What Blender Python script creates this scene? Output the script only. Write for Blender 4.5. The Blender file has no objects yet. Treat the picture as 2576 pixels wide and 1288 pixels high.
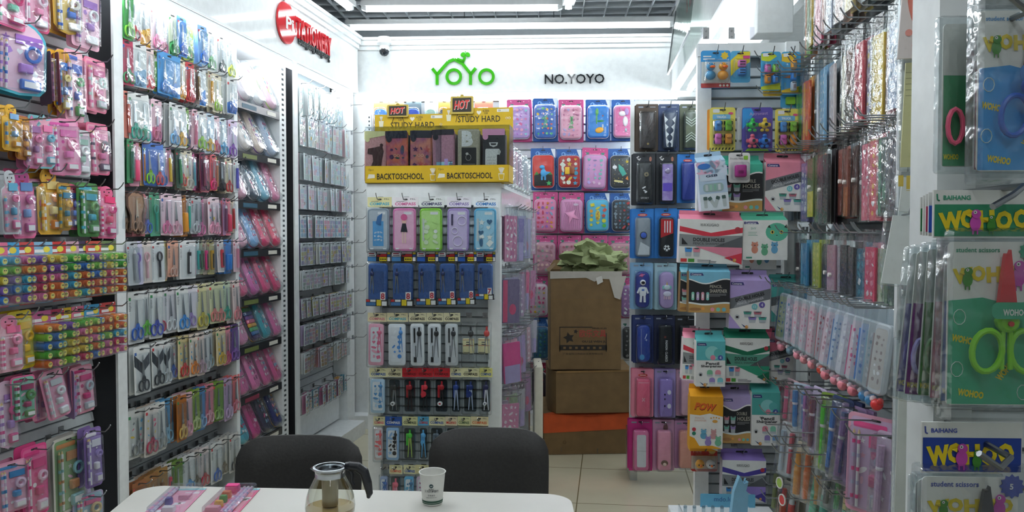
import bpy, math, random
from mathutils import Vector, Matrix

# ---------------------------------------------------------------- camera, world, exposure
SC = bpy.context.scene
COL = SC.collection
W, H, F = 2576.0, 1288.0, 2000.0
CAM = Vector((0.0, 0.0, 1.37)); CZ = 1.37
PITCH = math.atan(59.0 / F)
cd = bpy.data.cameras.new('camera'); cam = bpy.data.objects.new('camera', cd); COL.objects.link(cam)
cam.location = CAM; cam.rotation_euler = (math.pi / 2 - PITCH, 0, 0)
cd.sensor_width = 36.0; cd.lens = 36.0 * F / W; cd.clip_start = 0.05; cd.clip_end = 60
SC.camera = cam
SC.view_settings.view_transform = 'Standard'; SC.view_settings.look = 'None'
SC.view_settings.gamma = 1.0; SC.view_settings.use_curve_mapping = False
SC.view_settings.exposure = 0.0
wd = bpy.data.worlds.new('world'); SC.world = wd; wd.use_nodes = True
wd.node_tree.nodes['Background'].inputs[0].default_value = (0.8, 0.9, 1.0, 1)
wd.node_tree.nodes['Background'].inputs[1].default_value = 0.15
TUBE_E = 75.0      # emission of the added unseen tubes over table, aisle and viewer
TUBE_FAR = 11.0    # emission of the seen tubes, kept dim so the back fascia does not blow out
LED_E = 42.0       # emission of the strips under the fascias
R = random.Random(11)

# ---------------------------------------------------------------- materials
def lin(c):
    c = c.lstrip('#'); out = []
    for i in (0, 2, 4):
        v = int(c[i:i + 2], 16) / 255.0
        out.append(v / 12.92 if v <= 0.04045 else ((v + 0.055) / 1.055) ** 2.4)
    return (out[0], out[1], out[2], 1.0)

_M = {}
def M(col, kind='plastic'):
    k = (col, kind)
    if k in _M: return _M[k]
    m = bpy.data.materials.new(kind + '_' + col); m.use_nodes = True
    nt = m.node_tree; N = nt.nodes; Lk = nt.links
    b = N['Principled BSDF']; c = lin(col)
    b.inputs['Base Color'].default_value = c
    m.diffuse_color = c
    if kind == 'glow':
        b.inputs['Emission Color'].default_value = c
        b.inputs['Emission Strength'].default_value = TUBE_E
    elif kind == 'glowfar':
        b.inputs['Emission Color'].default_value = c
        b.inputs['Emission Strength'].default_value = TUBE_FAR
    elif kind == 'led':
        b.inputs['Emission Color'].default_value = c
        b.inputs['Emission Strength'].default_value = LED_E
    elif kind in ('clear', 'glass', 'bag'):
        N.remove(b)
        out = N['Material Output']
        tr = N.new('ShaderNodeBsdfTransparent'); gl = N.new('ShaderNodeBsdfGlossy'); mx = N.new('ShaderNodeMixShader')
        tr.inputs[0].default_value = c
        gl.inputs['Roughness'].default_value = {'clear': .12, 'glass': .03, 'bag': .18}[kind]
        lw = N.new('ShaderNodeLayerWeight'); lw.inputs[0].default_value = .35
        mr = N.new('ShaderNodeMapRange'); mr.inputs[3].default_value = {'clear': .045, 'glass': .05, 'bag': .07}[kind]
        mr.inputs[4].default_value = {'clear': .5, 'glass': .75, 'bag': .6}[kind]
        Lk.new(lw.outputs['Facing'], mr.inputs[0]); Lk.new(mr.outputs[0], mx.inputs[0])
        Lk.new(tr.outputs[0], mx.inputs[1]); Lk.new(gl.outputs[0], mx.inputs[2]); Lk.new(mx.outputs[0], out.inputs[0])
        if kind != 'glass':
            tc = N.new('ShaderNodeTexCoord'); no = N.new('ShaderNodeTexNoise'); bp = N.new('ShaderNodeBump')
            no.inputs['Scale'].default_value = 38 if kind == 'bag' else 22; no.inputs['Detail'].default_value = 2
            bp.inputs['Strength'].default_value = .7 if kind == 'bag' else .35; bp.inputs['Distance'].default_value = .01
            Lk.new(tc.outputs['Object'], no.inputs[0]); Lk.new(no.outputs[0], bp.inputs['Height']); Lk.new(bp.outputs[0], gl.inputs['Normal'])
    else:
        tab = {'plastic': (.32, 0), 'card': (.5, 0), 'metal': (.28, 1), 'matte': (.85, 0), 'gloss': (.08, 0), 'fabric': (.8, 0),
               'paint': (.38, 0), 'tile': (.16, 0), 'marble': (.35, 0), 'board': (.8, 0), 'vinyl': (.55, 0), 'jelly': (.2, 0), 'holo': (.2, .25)}
        r, me = tab[kind]
        b.inputs['Roughness'].default_value = r; b.inputs['Metallic'].default_value = me
        tc = N.new('ShaderNodeTexCoord'); no = N.new('ShaderNodeTexNoise'); mix = N.new('ShaderNodeMix'); mix.data_type = 'RGBA'
        sc, amt = {'board': (14, .16), 'marble': (3, .1), 'tile': (2.5, .1), 'vinyl': (120, .2), 'fabric': (180, .22), 'holo': (25, .75)}.get(kind, (30, .07))
        no.inputs['Scale'].default_value = sc; no.inputs['Detail'].default_value = 4
        Lk.new(tc.outputs['Object'], no.inputs[0])
        mix.inputs[6].default_value = c
        dk = (c[0] * .35 + .12, c[1] * .3 + .04, c[2] * .5 + .16, 1) if kind == 'holo' else (c[0] * (1 - amt), c[1] * (1 - amt), c[2] * (1 - amt), 1)
        mix.inputs[7].default_value = dk
        rp = N.new('ShaderNodeMapRange'); rp.inputs[1].default_value = .35; rp.inputs[2].default_value = .65
        Lk.new(no.outputs[0], rp.inputs[0]); Lk.new(rp.outputs[0], mix.inputs[0])
        src = mix.outputs[2]
        if kind == 'tile':
            br = N.new('ShaderNodeTexBrick'); br.offset = 0; br.inputs['Scale'].default_value = 1
            br.inputs['Brick Width'].default_value = .6; br.inputs['Row Height'].default_value = .6; br.inputs['Mortar Size'].default_value = .003
            br.inputs['Color1'].default_value = (1, 1, 1, 1); br.inputs['Color2'].default_value = (.93, .93, .93, 1); br.inputs['Mortar'].default_value = (.3, .27, .2, 1)
            mp = N.new('ShaderNodeMapping'); mp.inputs['Rotation'].default_value[2] = math.radians(7); mp.inputs['Location'].default_value = (.16, .2, 0)
            Lk.new(tc.outputs['Object'], mp.inputs[0]); Lk.new(mp.outputs[0], br.inputs[0])
            mu = N.new('ShaderNodeMix'); mu.data_type = 'RGBA'; mu.blend_type = 'MULTIPLY'; mu.inputs[0].default_value = 1
            Lk.new(src, mu.inputs[6]); Lk.new(br.outputs[0], mu.inputs[7]); src = mu.outputs[2]
        Lk.new(src, b.inputs['Base Color'])
        if kind in ('vinyl', 'fabric', 'board'):
            bp = N.new('ShaderNodeBump'); bp.inputs['Strength'].default_value = .25; bp.inputs['Distance'].default_value = .002
            Lk.new(no.outputs[0], bp.inputs['Height']); Lk.new(bp.outputs[0], b.inputs['Normal'])
    _M[k] = m
    return m

# ---------------------------------------------------------------- 2D outlines (x right, z up, counter-clockwise from the front)
def rr(w, h, r=.005, cx=0, cz=0, n=3):
    r = min(r, w / 2 - 1e-5, h / 2 - 1e-5); P = []
    for sx, sz, a0 in ((1, -1, -90), (1, 1, 0), (-1, 1, 90), (-1, -1, 180)):
        for i in range(n + 1):
            a = math.radians(a0 + 90 * i / n)
            P.append((cx + sx * (w / 2 - r) + r * math.cos(a), cz + sz * (h / 2 - r) + r * math.sin(a)))
    return P
def rect(x0, x1, z0, z1): return [(x0, z0), (x1, z0), (x1, z1), (x0, z1)]
def ell(w, h, cx=0, cz=0, n=14, a0=0): return [(cx + w / 2 * math.cos(a0 + 2 * math.pi * i / n), cz + h / 2 * math.sin(a0 + 2 * math.pi * i / n)) for i in range(n)]
def star(r, cx=0, cz=0, n=5, q=.45, a0=math.pi / 2): return [(cx + (r if i % 2 == 0 else r * q) * math.cos(a0 + math.pi * i / n), cz + (r if i % 2 == 0 else r * q) * math.sin(a0 + math.pi * i / n)) for i in range(2 * n)]
def heart(s, cx=0, cz=0):
    P = []
    for i in range(16):
        t = -2 * math.pi * i / 16
        P.append((cx + s * .06 * 16 * math.sin(t) ** 3 * .5, cz + s * .03 * (13 * math.cos(t) - 5 * math.cos(2 * t) - 2 * math.cos(3 * t) - math.cos(4 * t))))
    return P
def rot2(P, a, cx=0, cz=0):
    c, s = math.cos(a), math.sin(a)
    return [(cx + (x - cx) * c - (z - cz) * s, cz + (x - cx) * s + (z - cz) * c) for x, z in P]

_T = {}
def text_geo(s, bold):
    k = (s, bold)
    if k in _T: return _T[k]
    cu = bpy.data.curves.new('t', 'FONT'); cu.body = s; cu.resolution_u = 2; cu.offset = bold
    cu.align_x = 'CENTER'
    ob = bpy.data.objects.new('t', cu)
    me = bpy.data.meshes.new_from_object(ob)
    v = [(p.co.x, p.co.y) for p in me.vertices]; f = [tuple(p.vertices) for p in me.polygons]
    bpy.data.objects.remove(ob); bpy.data.curves.remove(cu); bpy.data.meshes.remove(me)
    if not v: v = [(0, 0), (1, 0), (1, 1)]; f = []
    x0 = min(p[0] for p in v); x1 = max(p[0] for p in v); z0 = min(p[1] for p in v); z1 = max(p[1] for p in v)
    v = [(p[0] - (x0 + x1) / 2, p[1] - (z0 + z1) / 2) for p in v]
    _T[k] = (v, f, x1 - x0, z1 - z0)
    return _T[k]

# ---------------------------------------------------------------- mesh builder
class MB:
    def __init__(s): s.v = []; s.f = []; s.m = []; s.mats = []; s.X = None
    def mi(s, m):
        if m not in s.mats: s.mats.append(m)
        return s.mats.index(m)
    def add(s, vs, fs, m):
        o = len(s.v)
        if s.X is not None: vs = [tuple(s.X @ Vector(p)) for p in vs]
        s.v += list(vs); k = s.mi(m)
        for f in fs: s.f.append(tuple(i + o for i in f)); s.m.append(k)
    def box(s, x0, x1, y0, y1, z0, z1, m):
        s.add([(x0, y0, z0), (x1, y0, z0), (x1, y1, z0), (x0, y1, z0), (x0, y0, z1), (x1, y0, z1), (x1, y1, z1), (x0, y1, z1)],
              [(0, 3, 2, 1), (4, 5, 6, 7), (0, 1, 5, 4), (1, 2, 6, 5), (2, 3, 7, 6), (3, 0, 4, 7)], m); return s
    def bbox(s, x0, x1, y0, y1, z0, z1, m, r=.004):   # box with rounded vertical-plane corners and a bevelled front
        w, h = x1 - x0, z1 - z0; cx, cz = (x0 + x1) / 2, (z0 + z1) / 2
        r = min(r, w / 3, h / 3, (y1 - y0) / 2.2)
        s.loft(w, h, r, [(r, y1), (0, y1 - r), (0, y0 + r), (r * .4, y0 + r * .3), (r, y0)], m, cx, cz); return s
    def prism(s, P, y0, y1, m):
        n = len(P)
        vs = [(x, y0, z) for x, z in P] + [(x, y1, z) for x, z in P]
        fs = [tuple(range(n)), tuple(range(2 * n - 1, n - 1, -1))] + [(i, i + n, (i + 1) % n + n, (i + 1) % n) for i in range(n)]
        s.add(vs, fs, m); return s
    def flat(s, P, y, m): s.add([(x, y, z) for x, z in P], [tuple(range(len(P)))], m); return s
    def loft(s, w, h, r, prof, m, cx=0, cz=0, n=3, cap=True):   # rounded-rect sections; prof = (inset, y) from the back to the front
        vs = []; fs = []
        for ins, y in prof: vs += [(x, y, z) for x, z in rr(w - 2 * ins, h - 2 * ins, max(r - ins, .0008), cx, cz, n)]
        k = 4 * (n + 1)
        for j in range(len(prof) - 1):
            for i in range(k):
                a, b = j * k + i, j * k + (i + 1) % k
                fs.append((a, b, b + k, a + k))
        L = (len(prof) - 1) * k
        fs.append(tuple(range(L, L + k)))
        if cap: fs.append(tuple(range(k - 1, -1, -1)))
        s.add(vs, fs, m); return s
    def dome(s, P, y0, y1, m, q=.7, c=None):   # bulged shape over an outline
        n = len(P); cx = sum(p[0] for p in P) / n if c is None else c[0]; cz = sum(p[1] for p in P) / n if c is None else c[1]
        vs = []; fs = []
        for k, (sc, t) in enumerate(((1, 0), (.97, .55), (q + .12, .85), (q * .6, 1))):
            vs += [(cx + (x - cx) * sc, y0 + (y1 - y0) * t, cz + (z - cz) * sc) for x, z in P]
        for j in range(3):
            for i in range(n): a, b = j * n + i, j * n + (i + 1) % n; fs.append((a, b, b + n, a + n))
        fs.append(tuple(range(3 * n, 4 * n)))
        s.add(vs, fs, m); return s
    def tube(s, pts, r, m, n=6, closed=False, r1=None):
        pts = [Vector(p) for p in pts]; K = len(pts); vs = []; fs = []
        ts = []
        for i in range(K):
            t = (pts[(i + 1) % K] - pts[i - 1]) if closed else (pts[min(i + 1, K - 1)] - pts[max(i - 1, 0)])
            ts.append(t.normalized())
        up = min((Vector((0, 1, 0)), Vector((0, 0, 1)), Vector((1, 0, 0))), key=lambda a: max(abs(t.dot(a)) for t in ts))
        for i, p in enumerate(pts):
            t = (pts[(i + 1) % K] - pts[i - 1]) if closed else (pts[min(i + 1, K - 1)] - pts[max(i - 1, 0)])
            t.normalize()
            a = t.cross(up)
            if a.length < 1e-4: a = t.orthogonal()
            a.normalize(); b = t.cross(a).normalized()
            rad = r if r1 is None else r + (r1 - r) * i / (K - 1)
            for j in range(n):
                an = 2 * math.pi * j / n; vs.append(tuple(p + a * math.cos(an) * rad + b * math.sin(an) * rad))
        rng = K if closed else K - 1
        for i in range(rng):
            for j in range(n):
                a, b = i * n + j, i * n + (j + 1) % n; c, d = ((i + 1) % K) * n + (j + 1) % n, ((i + 1) % K) * n + j
                fs.append((a, b, c, d))
        if not closed: fs.append(tuple(range(n - 1, -1, -1))); fs.append(tuple(range((K - 1) * n, K * n)))
        s.add(vs, fs, m); return s
    def cyl(s, p0, p1, r, m, n=10, r1=None): return s.tube([p0, p1], r, m, n, False, r1)
    def lathe(s, prof, m, c=(0, 0), n=28):   # prof = (radius, z)
        vs = []; fs = []
        for r, z in prof:
            for j in range(n): a = 2 * math.pi * j / n; vs.append((c[0] + r * math.cos(a), c[1] + r * math.sin(a), z))
        for i in range(len(prof) - 1):
            for j in range(n): a, b = i * n + j, i * n + (j + 1) % n; fs.append((a, b, b + n, a + n))
        s.add(vs, fs, m); return s
    def ball(s, x, y, z, r, m, sy=1, sz=1, n=10, k=6):
        vs = []; fs = []
        for i in range(k + 1):
            t = math.pi * i / k - math.pi / 2
            for j in range(n): a = 2 * math.pi * j / n; vs.append((x + r * math.cos(t) * math.cos(a), y + sy * r * math.cos(t) * math.sin(a), z + sz * r * math.sin(t)))
        for i in range(k):
            for j in range(n): a, b = i * n + j, i * n + (j + 1) % n; fs.append((a, b, b + n, a + n))
        s.add(vs, fs, m); return s
    def text(s, st, cx, cz, m, w=None, h=None, y=-.0012, rot=0, bold=.0, ext=0, shear=0):
        v, f, tw, th = text_geo(st, bold)
        kx = (w / tw) if w else (h / th); kz = (h / th) if h else kx
        c, sn = math.cos(rot), math.sin(rot); P = []
        for x, z in v:
            x, z = x * kx + shear * z * kz, z * kz
            P.append((cx + x * c - z * sn, cz + x * sn + z * c))
        s.add([(x, y, z) for x, z in P], f, m)
        if ext:
            n = len(P); from collections import Counter
            ed = Counter()
            for ff in f:
                for i in range(len(ff)): ed[tuple(sorted((ff[i], ff[(i + 1) % len(ff)])))] += 1
            s.add([(x, y, z) for x, z in P] + [(x, y + ext, z) for x, z in P], [(a, b, b + n, a + n) for (a, b), q in ed.items() if q == 1], m)
        return s
    def mesh(s, name):
        me = bpy.data.meshes.new(name); me.from_pydata(s.v, [], s.f)
        for m in s.mats: me.materials.append(m)
        me.polygons.foreach_set('material_index', s.m)
        me.polygons.foreach_set('use_smooth', [True] * len(s.f))
        me.update(); me.set_sharp_from_angle(angle=math.radians(38))
        return me

# ---------------------------------------------------------------- objects
def link(name, data, parent=None):
    o = bpy.data.objects.new(name, data); COL.objects.link(o)
    if parent is not None: o.parent = parent
    return o
def tag(o, label, cat, group=None):
    o['label'] = label; o['category'] = cat
    if group: o['group'] = group
    return o
def struct(name, mb): o = link(name, mb.mesh(name)); o['kind'] = 'structure'; return o
def part(name, mb, label=None, subs=()): return (name, mb.mesh(name), label, list(subs))
_C = {}
def cached(fn):
    def g(*a):
        k = (fn.__name__,) + a
        if k not in _C: _C[k] = fn(*a)
        return _C[k]
    return g
def inst(name, spec, mat, label, cat, group=None):
    """spec: a mesh, or a list of parts (name, mesh, label, sub-parts)."""
    if isinstance(spec, list):
        r = link(name, None); r.empty_display_size = .02
        for pn, me, lb, subs in spec:
            p = link(pn, me, r)
            if lb: p['label'] = lb
            for sn, sm, sl, _ in subs:
                q = link(sn, sm, p)
                if sl: q['label'] = sl
    else: r = link(name, spec)
    r.matrix_world = mat
    return tag(r, label, cat, group)

# ---------------------------------------------------------------- wall frames
def ray(px, py):
    c, s = math.cos(PITCH), math.sin(PITCH)
    a = (px - W / 2) / F; b = -(py - H / 2) / F
    return Vector((a, c + b * s, -s + b * c))
class Fr:
    """vertical plane; X runs to the right for someone facing it, off = distance out from it towards that person"""
    def __init__(s, ox, oy, dx, dy):
        s.o = Vector((ox, oy, 0)); s.X = Vector((dx, dy, 0)).normalized(); s.Y = Vector((-s.X.y, s.X.x, 0))
        s.a = math.atan2(s.X.y, s.X.x)
    def pt(s, u, off, z): p = s.o + s.X * u - s.Y * off; p.z = z; return p
    def hit(s, px, py, off=0):
        d = ray(px, py); o = s.o - s.Y * off
        t = (o - CAM).dot(s.Y) / d.dot(s.Y); p = CAM + d * t
        return (p - o).dot(s.X), p.z
    def mat(s, u, off, z, tilt=0, lean=0, yaw=0):
        return Matrix.Translation(s.pt(u, off, z)) @ Matrix.Rotation(s.a + yaw, 4, 'Z') @ Matrix.Rotation(lean, 4, 'X') @ Matrix.Rotation(tilt, 4, 'Y')
def at_z(px, py, z):
    d = ray(px, py); t = (z - CAM.z) / d.z; return CAM + d * t

LW = Fr(-1.99, 0, .161, 1)             # front plane of the left-hand wall of goods
BW = Fr(0, 5.60, 1, -.05)              # back wall of the aisle
RW = Fr(.81, 0, -.096, -1)             # front plane of the right-hand wall of goods
GF = Fr(-.054, 3.60, 1, -.12)          # front of the free-standing gondola
GS = Fr(-.054, 3.60, .12, 1)           # its right side
SP = Fr(.70, 3.10, 1, -.05)            # slat panel with the sharpener boxes
CP = Fr(.65, 4.30, 1, -.05)            # slat panel with the long pencil cases
NP = Fr(.55, 0.86, 1, -.04)            # the nearest panel at the right edge

ORD = ['zeroth', 'first', 'second', 'third', 'fourth', 'fifth', 'sixth', 'seventh', 'eighth', 'ninth', 'tenth', 'eleventh', 'twelfth',
       'thirteenth', 'fourteenth', 'fifteenth', 'sixteenth', 'seventeenth', 'eighteenth', 'nineteenth', 'twentieth']
WHITE = M('eef2f2', 'paint')
# ---------------------------------------------------------------- lamps: the seen tubes, then battens added out of view
ZT = 2.75
def tube_lamp(fr_mat, length, label, housing=True, group=None, kind='glowfar'):
    parts = []
    if housing:
        hb = MB(); hb.box(-length / 2 - .03, length / 2 + .03, -.035, .035, .018, .05, M('c9cccc', 'paint'))
        hb.prism([(-length / 2 - .03, .0), (-length / 2, -.012), (-length / 2, .03), (-length / 2 - .03, .03)], -.02, .02, M('d5d8d8', 'paint'))
        hb.prism([(length / 2, -.012), (length / 2 + .03, 0), (length / 2 + .03, .03), (length / 2, .03)], -.02, .02, M('d5d8d8', 'paint'))
        parts.append(part('housing', hb))
    tb = MB(); tb.cyl((-length / 2, 0, 0), (length / 2, 0, 0), .014, M('f4fbff', kind), 10)
    parts.append(part('tube', tb))
    for q in (-.3, .3):
        wr = MB(); wr.cyl((q, 0, .04), (q, 0, .55), .003, M('888c90', 'metal'), 4); parts.append(part('hanger_wire', wr))
    return inst('tube_light', parts, fr_mat, label, 'light', group)
def T(x, y, z, rz=0): return Matrix.Translation((x, y, z)) @ Matrix.Rotation(rz, 4, 'Z')
tube_lamp(T(-.02, 5.38, ZT, -.035), 2.14, 'long bare fluorescent tube just in front of the back fascia')
tube_lamp(T(-.315, 5.03, ZT + .02, -.02), 1.2, 'fluorescent batten with grey housing hanging in front of the longer tube')
tube_lamp(T(.365, 4.32, ZT, math.pi / 2 + .03), 1.2, 'fluorescent batten seen end on above the green sign')
tube_lamp(T(-1.10, 4.35, ZT, math.pi / 2 - .16), 1.2, 'fluorescent batten near the left fascia at the top edge')
for x, y, a_, wd in ((-1.0, 2.3, 90, 'over the left end of the table'), (.35, 2.1, 90, 'over the right end of the table'), (-.3, 3.0, 0, 'across the aisle in front of the gondola'), (-.2, .4, 90, 'above the viewer'), (.4, -1.0, 90, 'behind the viewer')):  # unseen battens added to brighten the goods, table and gondola front
    tube_lamp(T(x, y, ZT, math.radians(a_)), 1.2, 'added fluorescent batten out of view, ' + wd, True, 'added battens outside the view', 'glow')

# ---------------------------------------------------------------- shell
b = MB(); b.box(-4, 4, -2.5, 6.6, -.1, 0, M('d3ccb2', 'tile')); struct('floor', b)
b = MB(); b.box(-4, 4, -2.5, 6.6, 3.3, 3.4, M('27313a', 'matte')); struct('ceiling', b)
def fwall(name, fr, u0, u1, o0, o1, z0, z1, m):
    b = MB(); b.X = fr.mat(0, 0, 0); b.box(u0, u1, -o1, -o0, z0, z1, m); return struct(name, b)
fwall('wall_left', LW, -2.5, 6.6, -.62, -.55, 0, 3.3, M('2b2c33', 'matte'))
fwall('wall_back', BW, -2.2, 3.0, -.30, -.22, 0, 3.3, M('b9c0c4', 'paint'))
fwall('wall_right', RW, -6.6, 2.4, -.80, -.72, 0, 3.3, M('c4c8c8', 'paint'))
b = MB(); b.box(-4, 4, -2.5, -2.42, 0, 3.3, M('c8c4bc', 'paint')); struct('wall_rear', b)

uL = lambda px: LW.hit(px, 600)[0]
uB = lambda px, off=0: BW.hit(px, 600, off)[0]
ZF0, ZF1 = CZ + .985, CZ + 1.36
GL = M('eff3f3', 'gloss')
# fascias (glossy white boards with a stepped cornice)
def fascia(name, fr, u0, u1, off, z0, z1, depth=.5, cor=True):
    b = MB(); b.X = fr.mat(0, 0, 0)
    b.box(u0, u1, -off, -off + .03, z0, z1, GL)
    b.box(u0, u1, -off + .03, -off + depth, z1 - .02, z1, WHITE)
    if cor:
        b.box(u0, u1, -off - .012, -off, z1 - .085, z1, GL); b.box(u0, u1, -off - .024, -off - .012, z1 - .055, z1, GL); b.box(u0, u1, -off - .036, -off - .024, z1 - .02, z1, GL)
    b.box(u0, u1, -off - .004, -off + .05, z0 - .012, z0, WHITE)
    return struct(name, b)
CORNER = uL(893)
fascia('trim_1', LW, 1.5, CORNER + .02, 0.02, ZF0, ZF1)
fascia('trim_2', BW, uB(893) - .03, uB(1700) + .3, .04, ZF0, ZF1)
fascia('trim_3', RW, -5.5, -3.25, .24, ZF0, ZF1 + .25, .35, False)
# LED strips below the fascias
def led(fr, u0, u1, off, z, label, r=.012):
    b = MB(); b.box(-(u1 - u0) / 2, (u1 - u0) / 2, -.014, .014, 0, .02, WHITE)
    t = MB(); t.cyl((-(u1 - u0) / 2, 0, -.008), ((u1 - u0) / 2, 0, -.008), r, M('f2faff', 'led'), 8)
    return inst('led_strip', [part('rail', b), part('diffuser', t)], fr.mat((u0 + u1) / 2, off, z), label, 'light')
led(LW, 2.95, uL(735), .005, ZF0 - .035, 'white strip light under the left fascia over the scissors', .016)
led(LW, uL(742), CORNER - .1, .005, ZF0 - .035, 'white strip light under the left fascia over the sticker packs', .016)
led(BW, uB(912), uB(1700), .02, ZF0 - .035, 'long white strip light under the back fascia', .02)
led(RW, -5.3, -3.3, .14, ZF0 - .03, 'white strip light sloping away under the right fascia', .02)

# ceiling grid
b = MB(); gm = M('c2c8cc', 'paint')
for i in range(26):
    x = -1.95 + i * .15; b.box(x - .003, x + .003, -1.0, 1.1, .0, .022, gm)
for j in range(14):
    y = -1.0 + j * .15; b.box(-1.95, 1.8, y - .003, y + .003, .0, .022, gm)
g = inst('ceiling_grid', b.mesh('ceiling_grid'), T(.0, 4.85, 2.86, -.05), 'open metal grid of square cells below the dark ceiling', 'ceiling grid')
b = MB(); dm = M('3b4a55', 'matte')
for k in range(3):
    b = MB(); b.box(-.15, .15, -1, 1.0, 0, .2, dm)
    inst('air_duct', b.mesh('air_duct'), T(-1.45 + k * 1.1, 4.4, 3.06, .02), ['left', 'middle', 'right'][k] + ' dark blue-grey duct running above the ceiling grid', 'duct')

# ---------------------------------------------------------------- slat panels and units
def slats(mb, x0, x1, y, z0, z1, step=.042, col='ccd3d6'):
    mb.box(x0, x1, y + .012, y + .022, z0, z1, M('6f777c', 'paint'))
    z = z0
    m = M(col, 'paint')
    while z + step < z1 + 1e-4:
        mb.add([(x0, y, z + .004), (x1, y, z + .004), (x1, y + .007, z + step - .006), (x0, y + .007, z + step - .006), (x0, y + .012, z + .001), (x1, y + .012, z + .001), (x1, y + .012, z + step - .004), (x0, y + .012, z + step - .004)],
               [(0, 1, 2, 3), (4, 5, 1, 0), (3, 2, 6, 7), (0, 3, 7, 4), (1, 5, 6, 2)], m)
        z += step
def slotted_post(mb, x0, x1, y0, y1, z0, z1):
    mb.box(x0, x1, y0, y1, z0, z1, WHITE)
    z = z0 + .03
    while z < z1 - .03:
        mb.box(x0 + (x1 - x0) * .35, x0 + (x1 - x0) * .65, y0 - .0008, y0, z, z + .012, M('4b5054', 'matte')); z += .028
def one(name, fn, *a):
    b = MB(); fn(b, *a); return part(name, b)
def bx(*a): b = MB(); b.box(*a); return b

D = -.10  # how far behind the front plane of goods the slats stand
# unit A: stationery sets
u0, u1 = 1.45, LW.hit(236, 600, -.12)[0]
w = u1 - u0
inst('display_unit', [one('slat_panel', slats, 0, w, -D, .1, ZF0 + .1), one('slotted_post', slotted_post, w, w + .05, -D, .2, 0, ZF0),
     part('base_box', bx(0, w, -.02, .35, 0, .1, WHITE)), part('back_board', bx(0, w + .02, .2, .22, 0, ZF0, M('3a3d42', 'paint')))],
     LW.mat(u0, 0, 0), 'white slatted wall unit of pink stationery sets at the left edge', 'shelving')
# unit B: scissors + pencil case shelves
u0, uS, uC, u1 = uL(290), uL(592), uL(600), uL(722)
sh = [part('side_post', bx(0, .055, -.004, .006, 0, ZF0, WHITE)), part('gap_shade_board', bx(.0, .055, .006, .35, 0, ZF0, M('1d1e22', 'paint'))), one('slat_panel', slats, .05, uS - u0, -D, .06, ZF0),  # near-black side board: the shade of the gap put into its colour
      part('divider_panel', bx(uS - u0, uC - u0, -.0, .35, 0, ZF0 - .02, WHITE)),
      one('slotted_post', slotted_post, uL(706) - u0, u1 - u0, .0, .35, 0, ZF0 - .02),
      part('back_board', bx(uC - u0, uL(706) - u0, .33, .35, 0, ZF0, M('dfe4e6', 'paint'))),
      part('base_box', bx(.058, uS - u0, .02, .35, 0, .06, WHITE)),
      part('top_panel', bx(0, u1 - u0, .0, .35, ZF0 - .03, ZF0 - .012, WHITE))]
SHZ = []
for y in (252, 380, 506, 631, 757, 880, 1008, 1135):
    z = LW.hit(600, y)[1]; SHZ.append(z)
    b = MB(); b.box(uC - u0, uL(706) - u0, .01, .33, z - .014, z, M('d8dde0', 'paint'))
    b.box(uC - u0, uL(706) - u0, .0, .01, z - .035, z + .004, M('1d1e22', 'plastic'))
    b.box(uC - u0 + .32, uC - u0 + .42, -.001, 0, z - .026, z - .006, M('e8e4d8', 'card'))
    b.box(uC - u0 + .05, uC - u0 + .2, -.001, 0, z - .028, z - .006, M(R.choice(['8a3048', '2d5a70', '6f7a40']), 'card'))
    sh.append(part('shelf', b))
inst('display_unit', sh, LW.mat(u0, 0, 0), 'white wall unit with scissors on slats and black-edged pencil case shelves', 'shelving')
# unit C: sticker packs
u0, u1 = uL(741), CORNER - .02
w = u1 - u0; w2 = uL(872) - u0
inst('display_unit', [part('side_post', bx(0, .05, -.004, .006, 0, ZF0 - .02, WHITE)), part('gap_shade_board', bx(.0, .05, .006, .35, 0, ZF0 - .02, M('1d1e22', 'paint'))), one('slat_panel', slats, .05, w2, -D, .26, ZF0, .05, 'dde3e6'),  # side board coloured near-black to stand for the shaded gap
     part('corner_post', bx(w2, w, 0, .1, 0, ZF0 - .02, WHITE)), part('kick_board', bx(.07, w2, .06, .12, .1, .26, WHITE)),
     part('plinth', bx(0, w - .13, -.12, .3, 0, .09, WHITE))],
     LW.mat(u0, 0, 0), 'white wall unit of small sticker packs next to the corner', 'shelving')
# gap between units: dark padded goods
for i, (px, z, c) in enumerate(((731, 1.75, '7a1f3c'), (731, 1.15, '8c2a48'), (731, .75, '2a63a8'), (274, 1.5, '3a1626'), (274, .7, '3d1b4d'))):
    b = MB(); b.bbox(-.025, .025, 0, .12, -.18, .0, M(c, 'fabric'), .01)
    inst('pencil_case', b.mesh('pencil_case'), LW.mat(uL(px), -.2, z), ['dark red', 'crimson', 'blue', 'maroon', 'violet'][i] + ' pouch in the black gap ' + ('right of the pencil case shelves' if px > 700 else 'left of the scissors wall') + [', uppermost', ', middle', ', lowest', ', upper', ', lower'][i], 'pouch')

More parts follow.
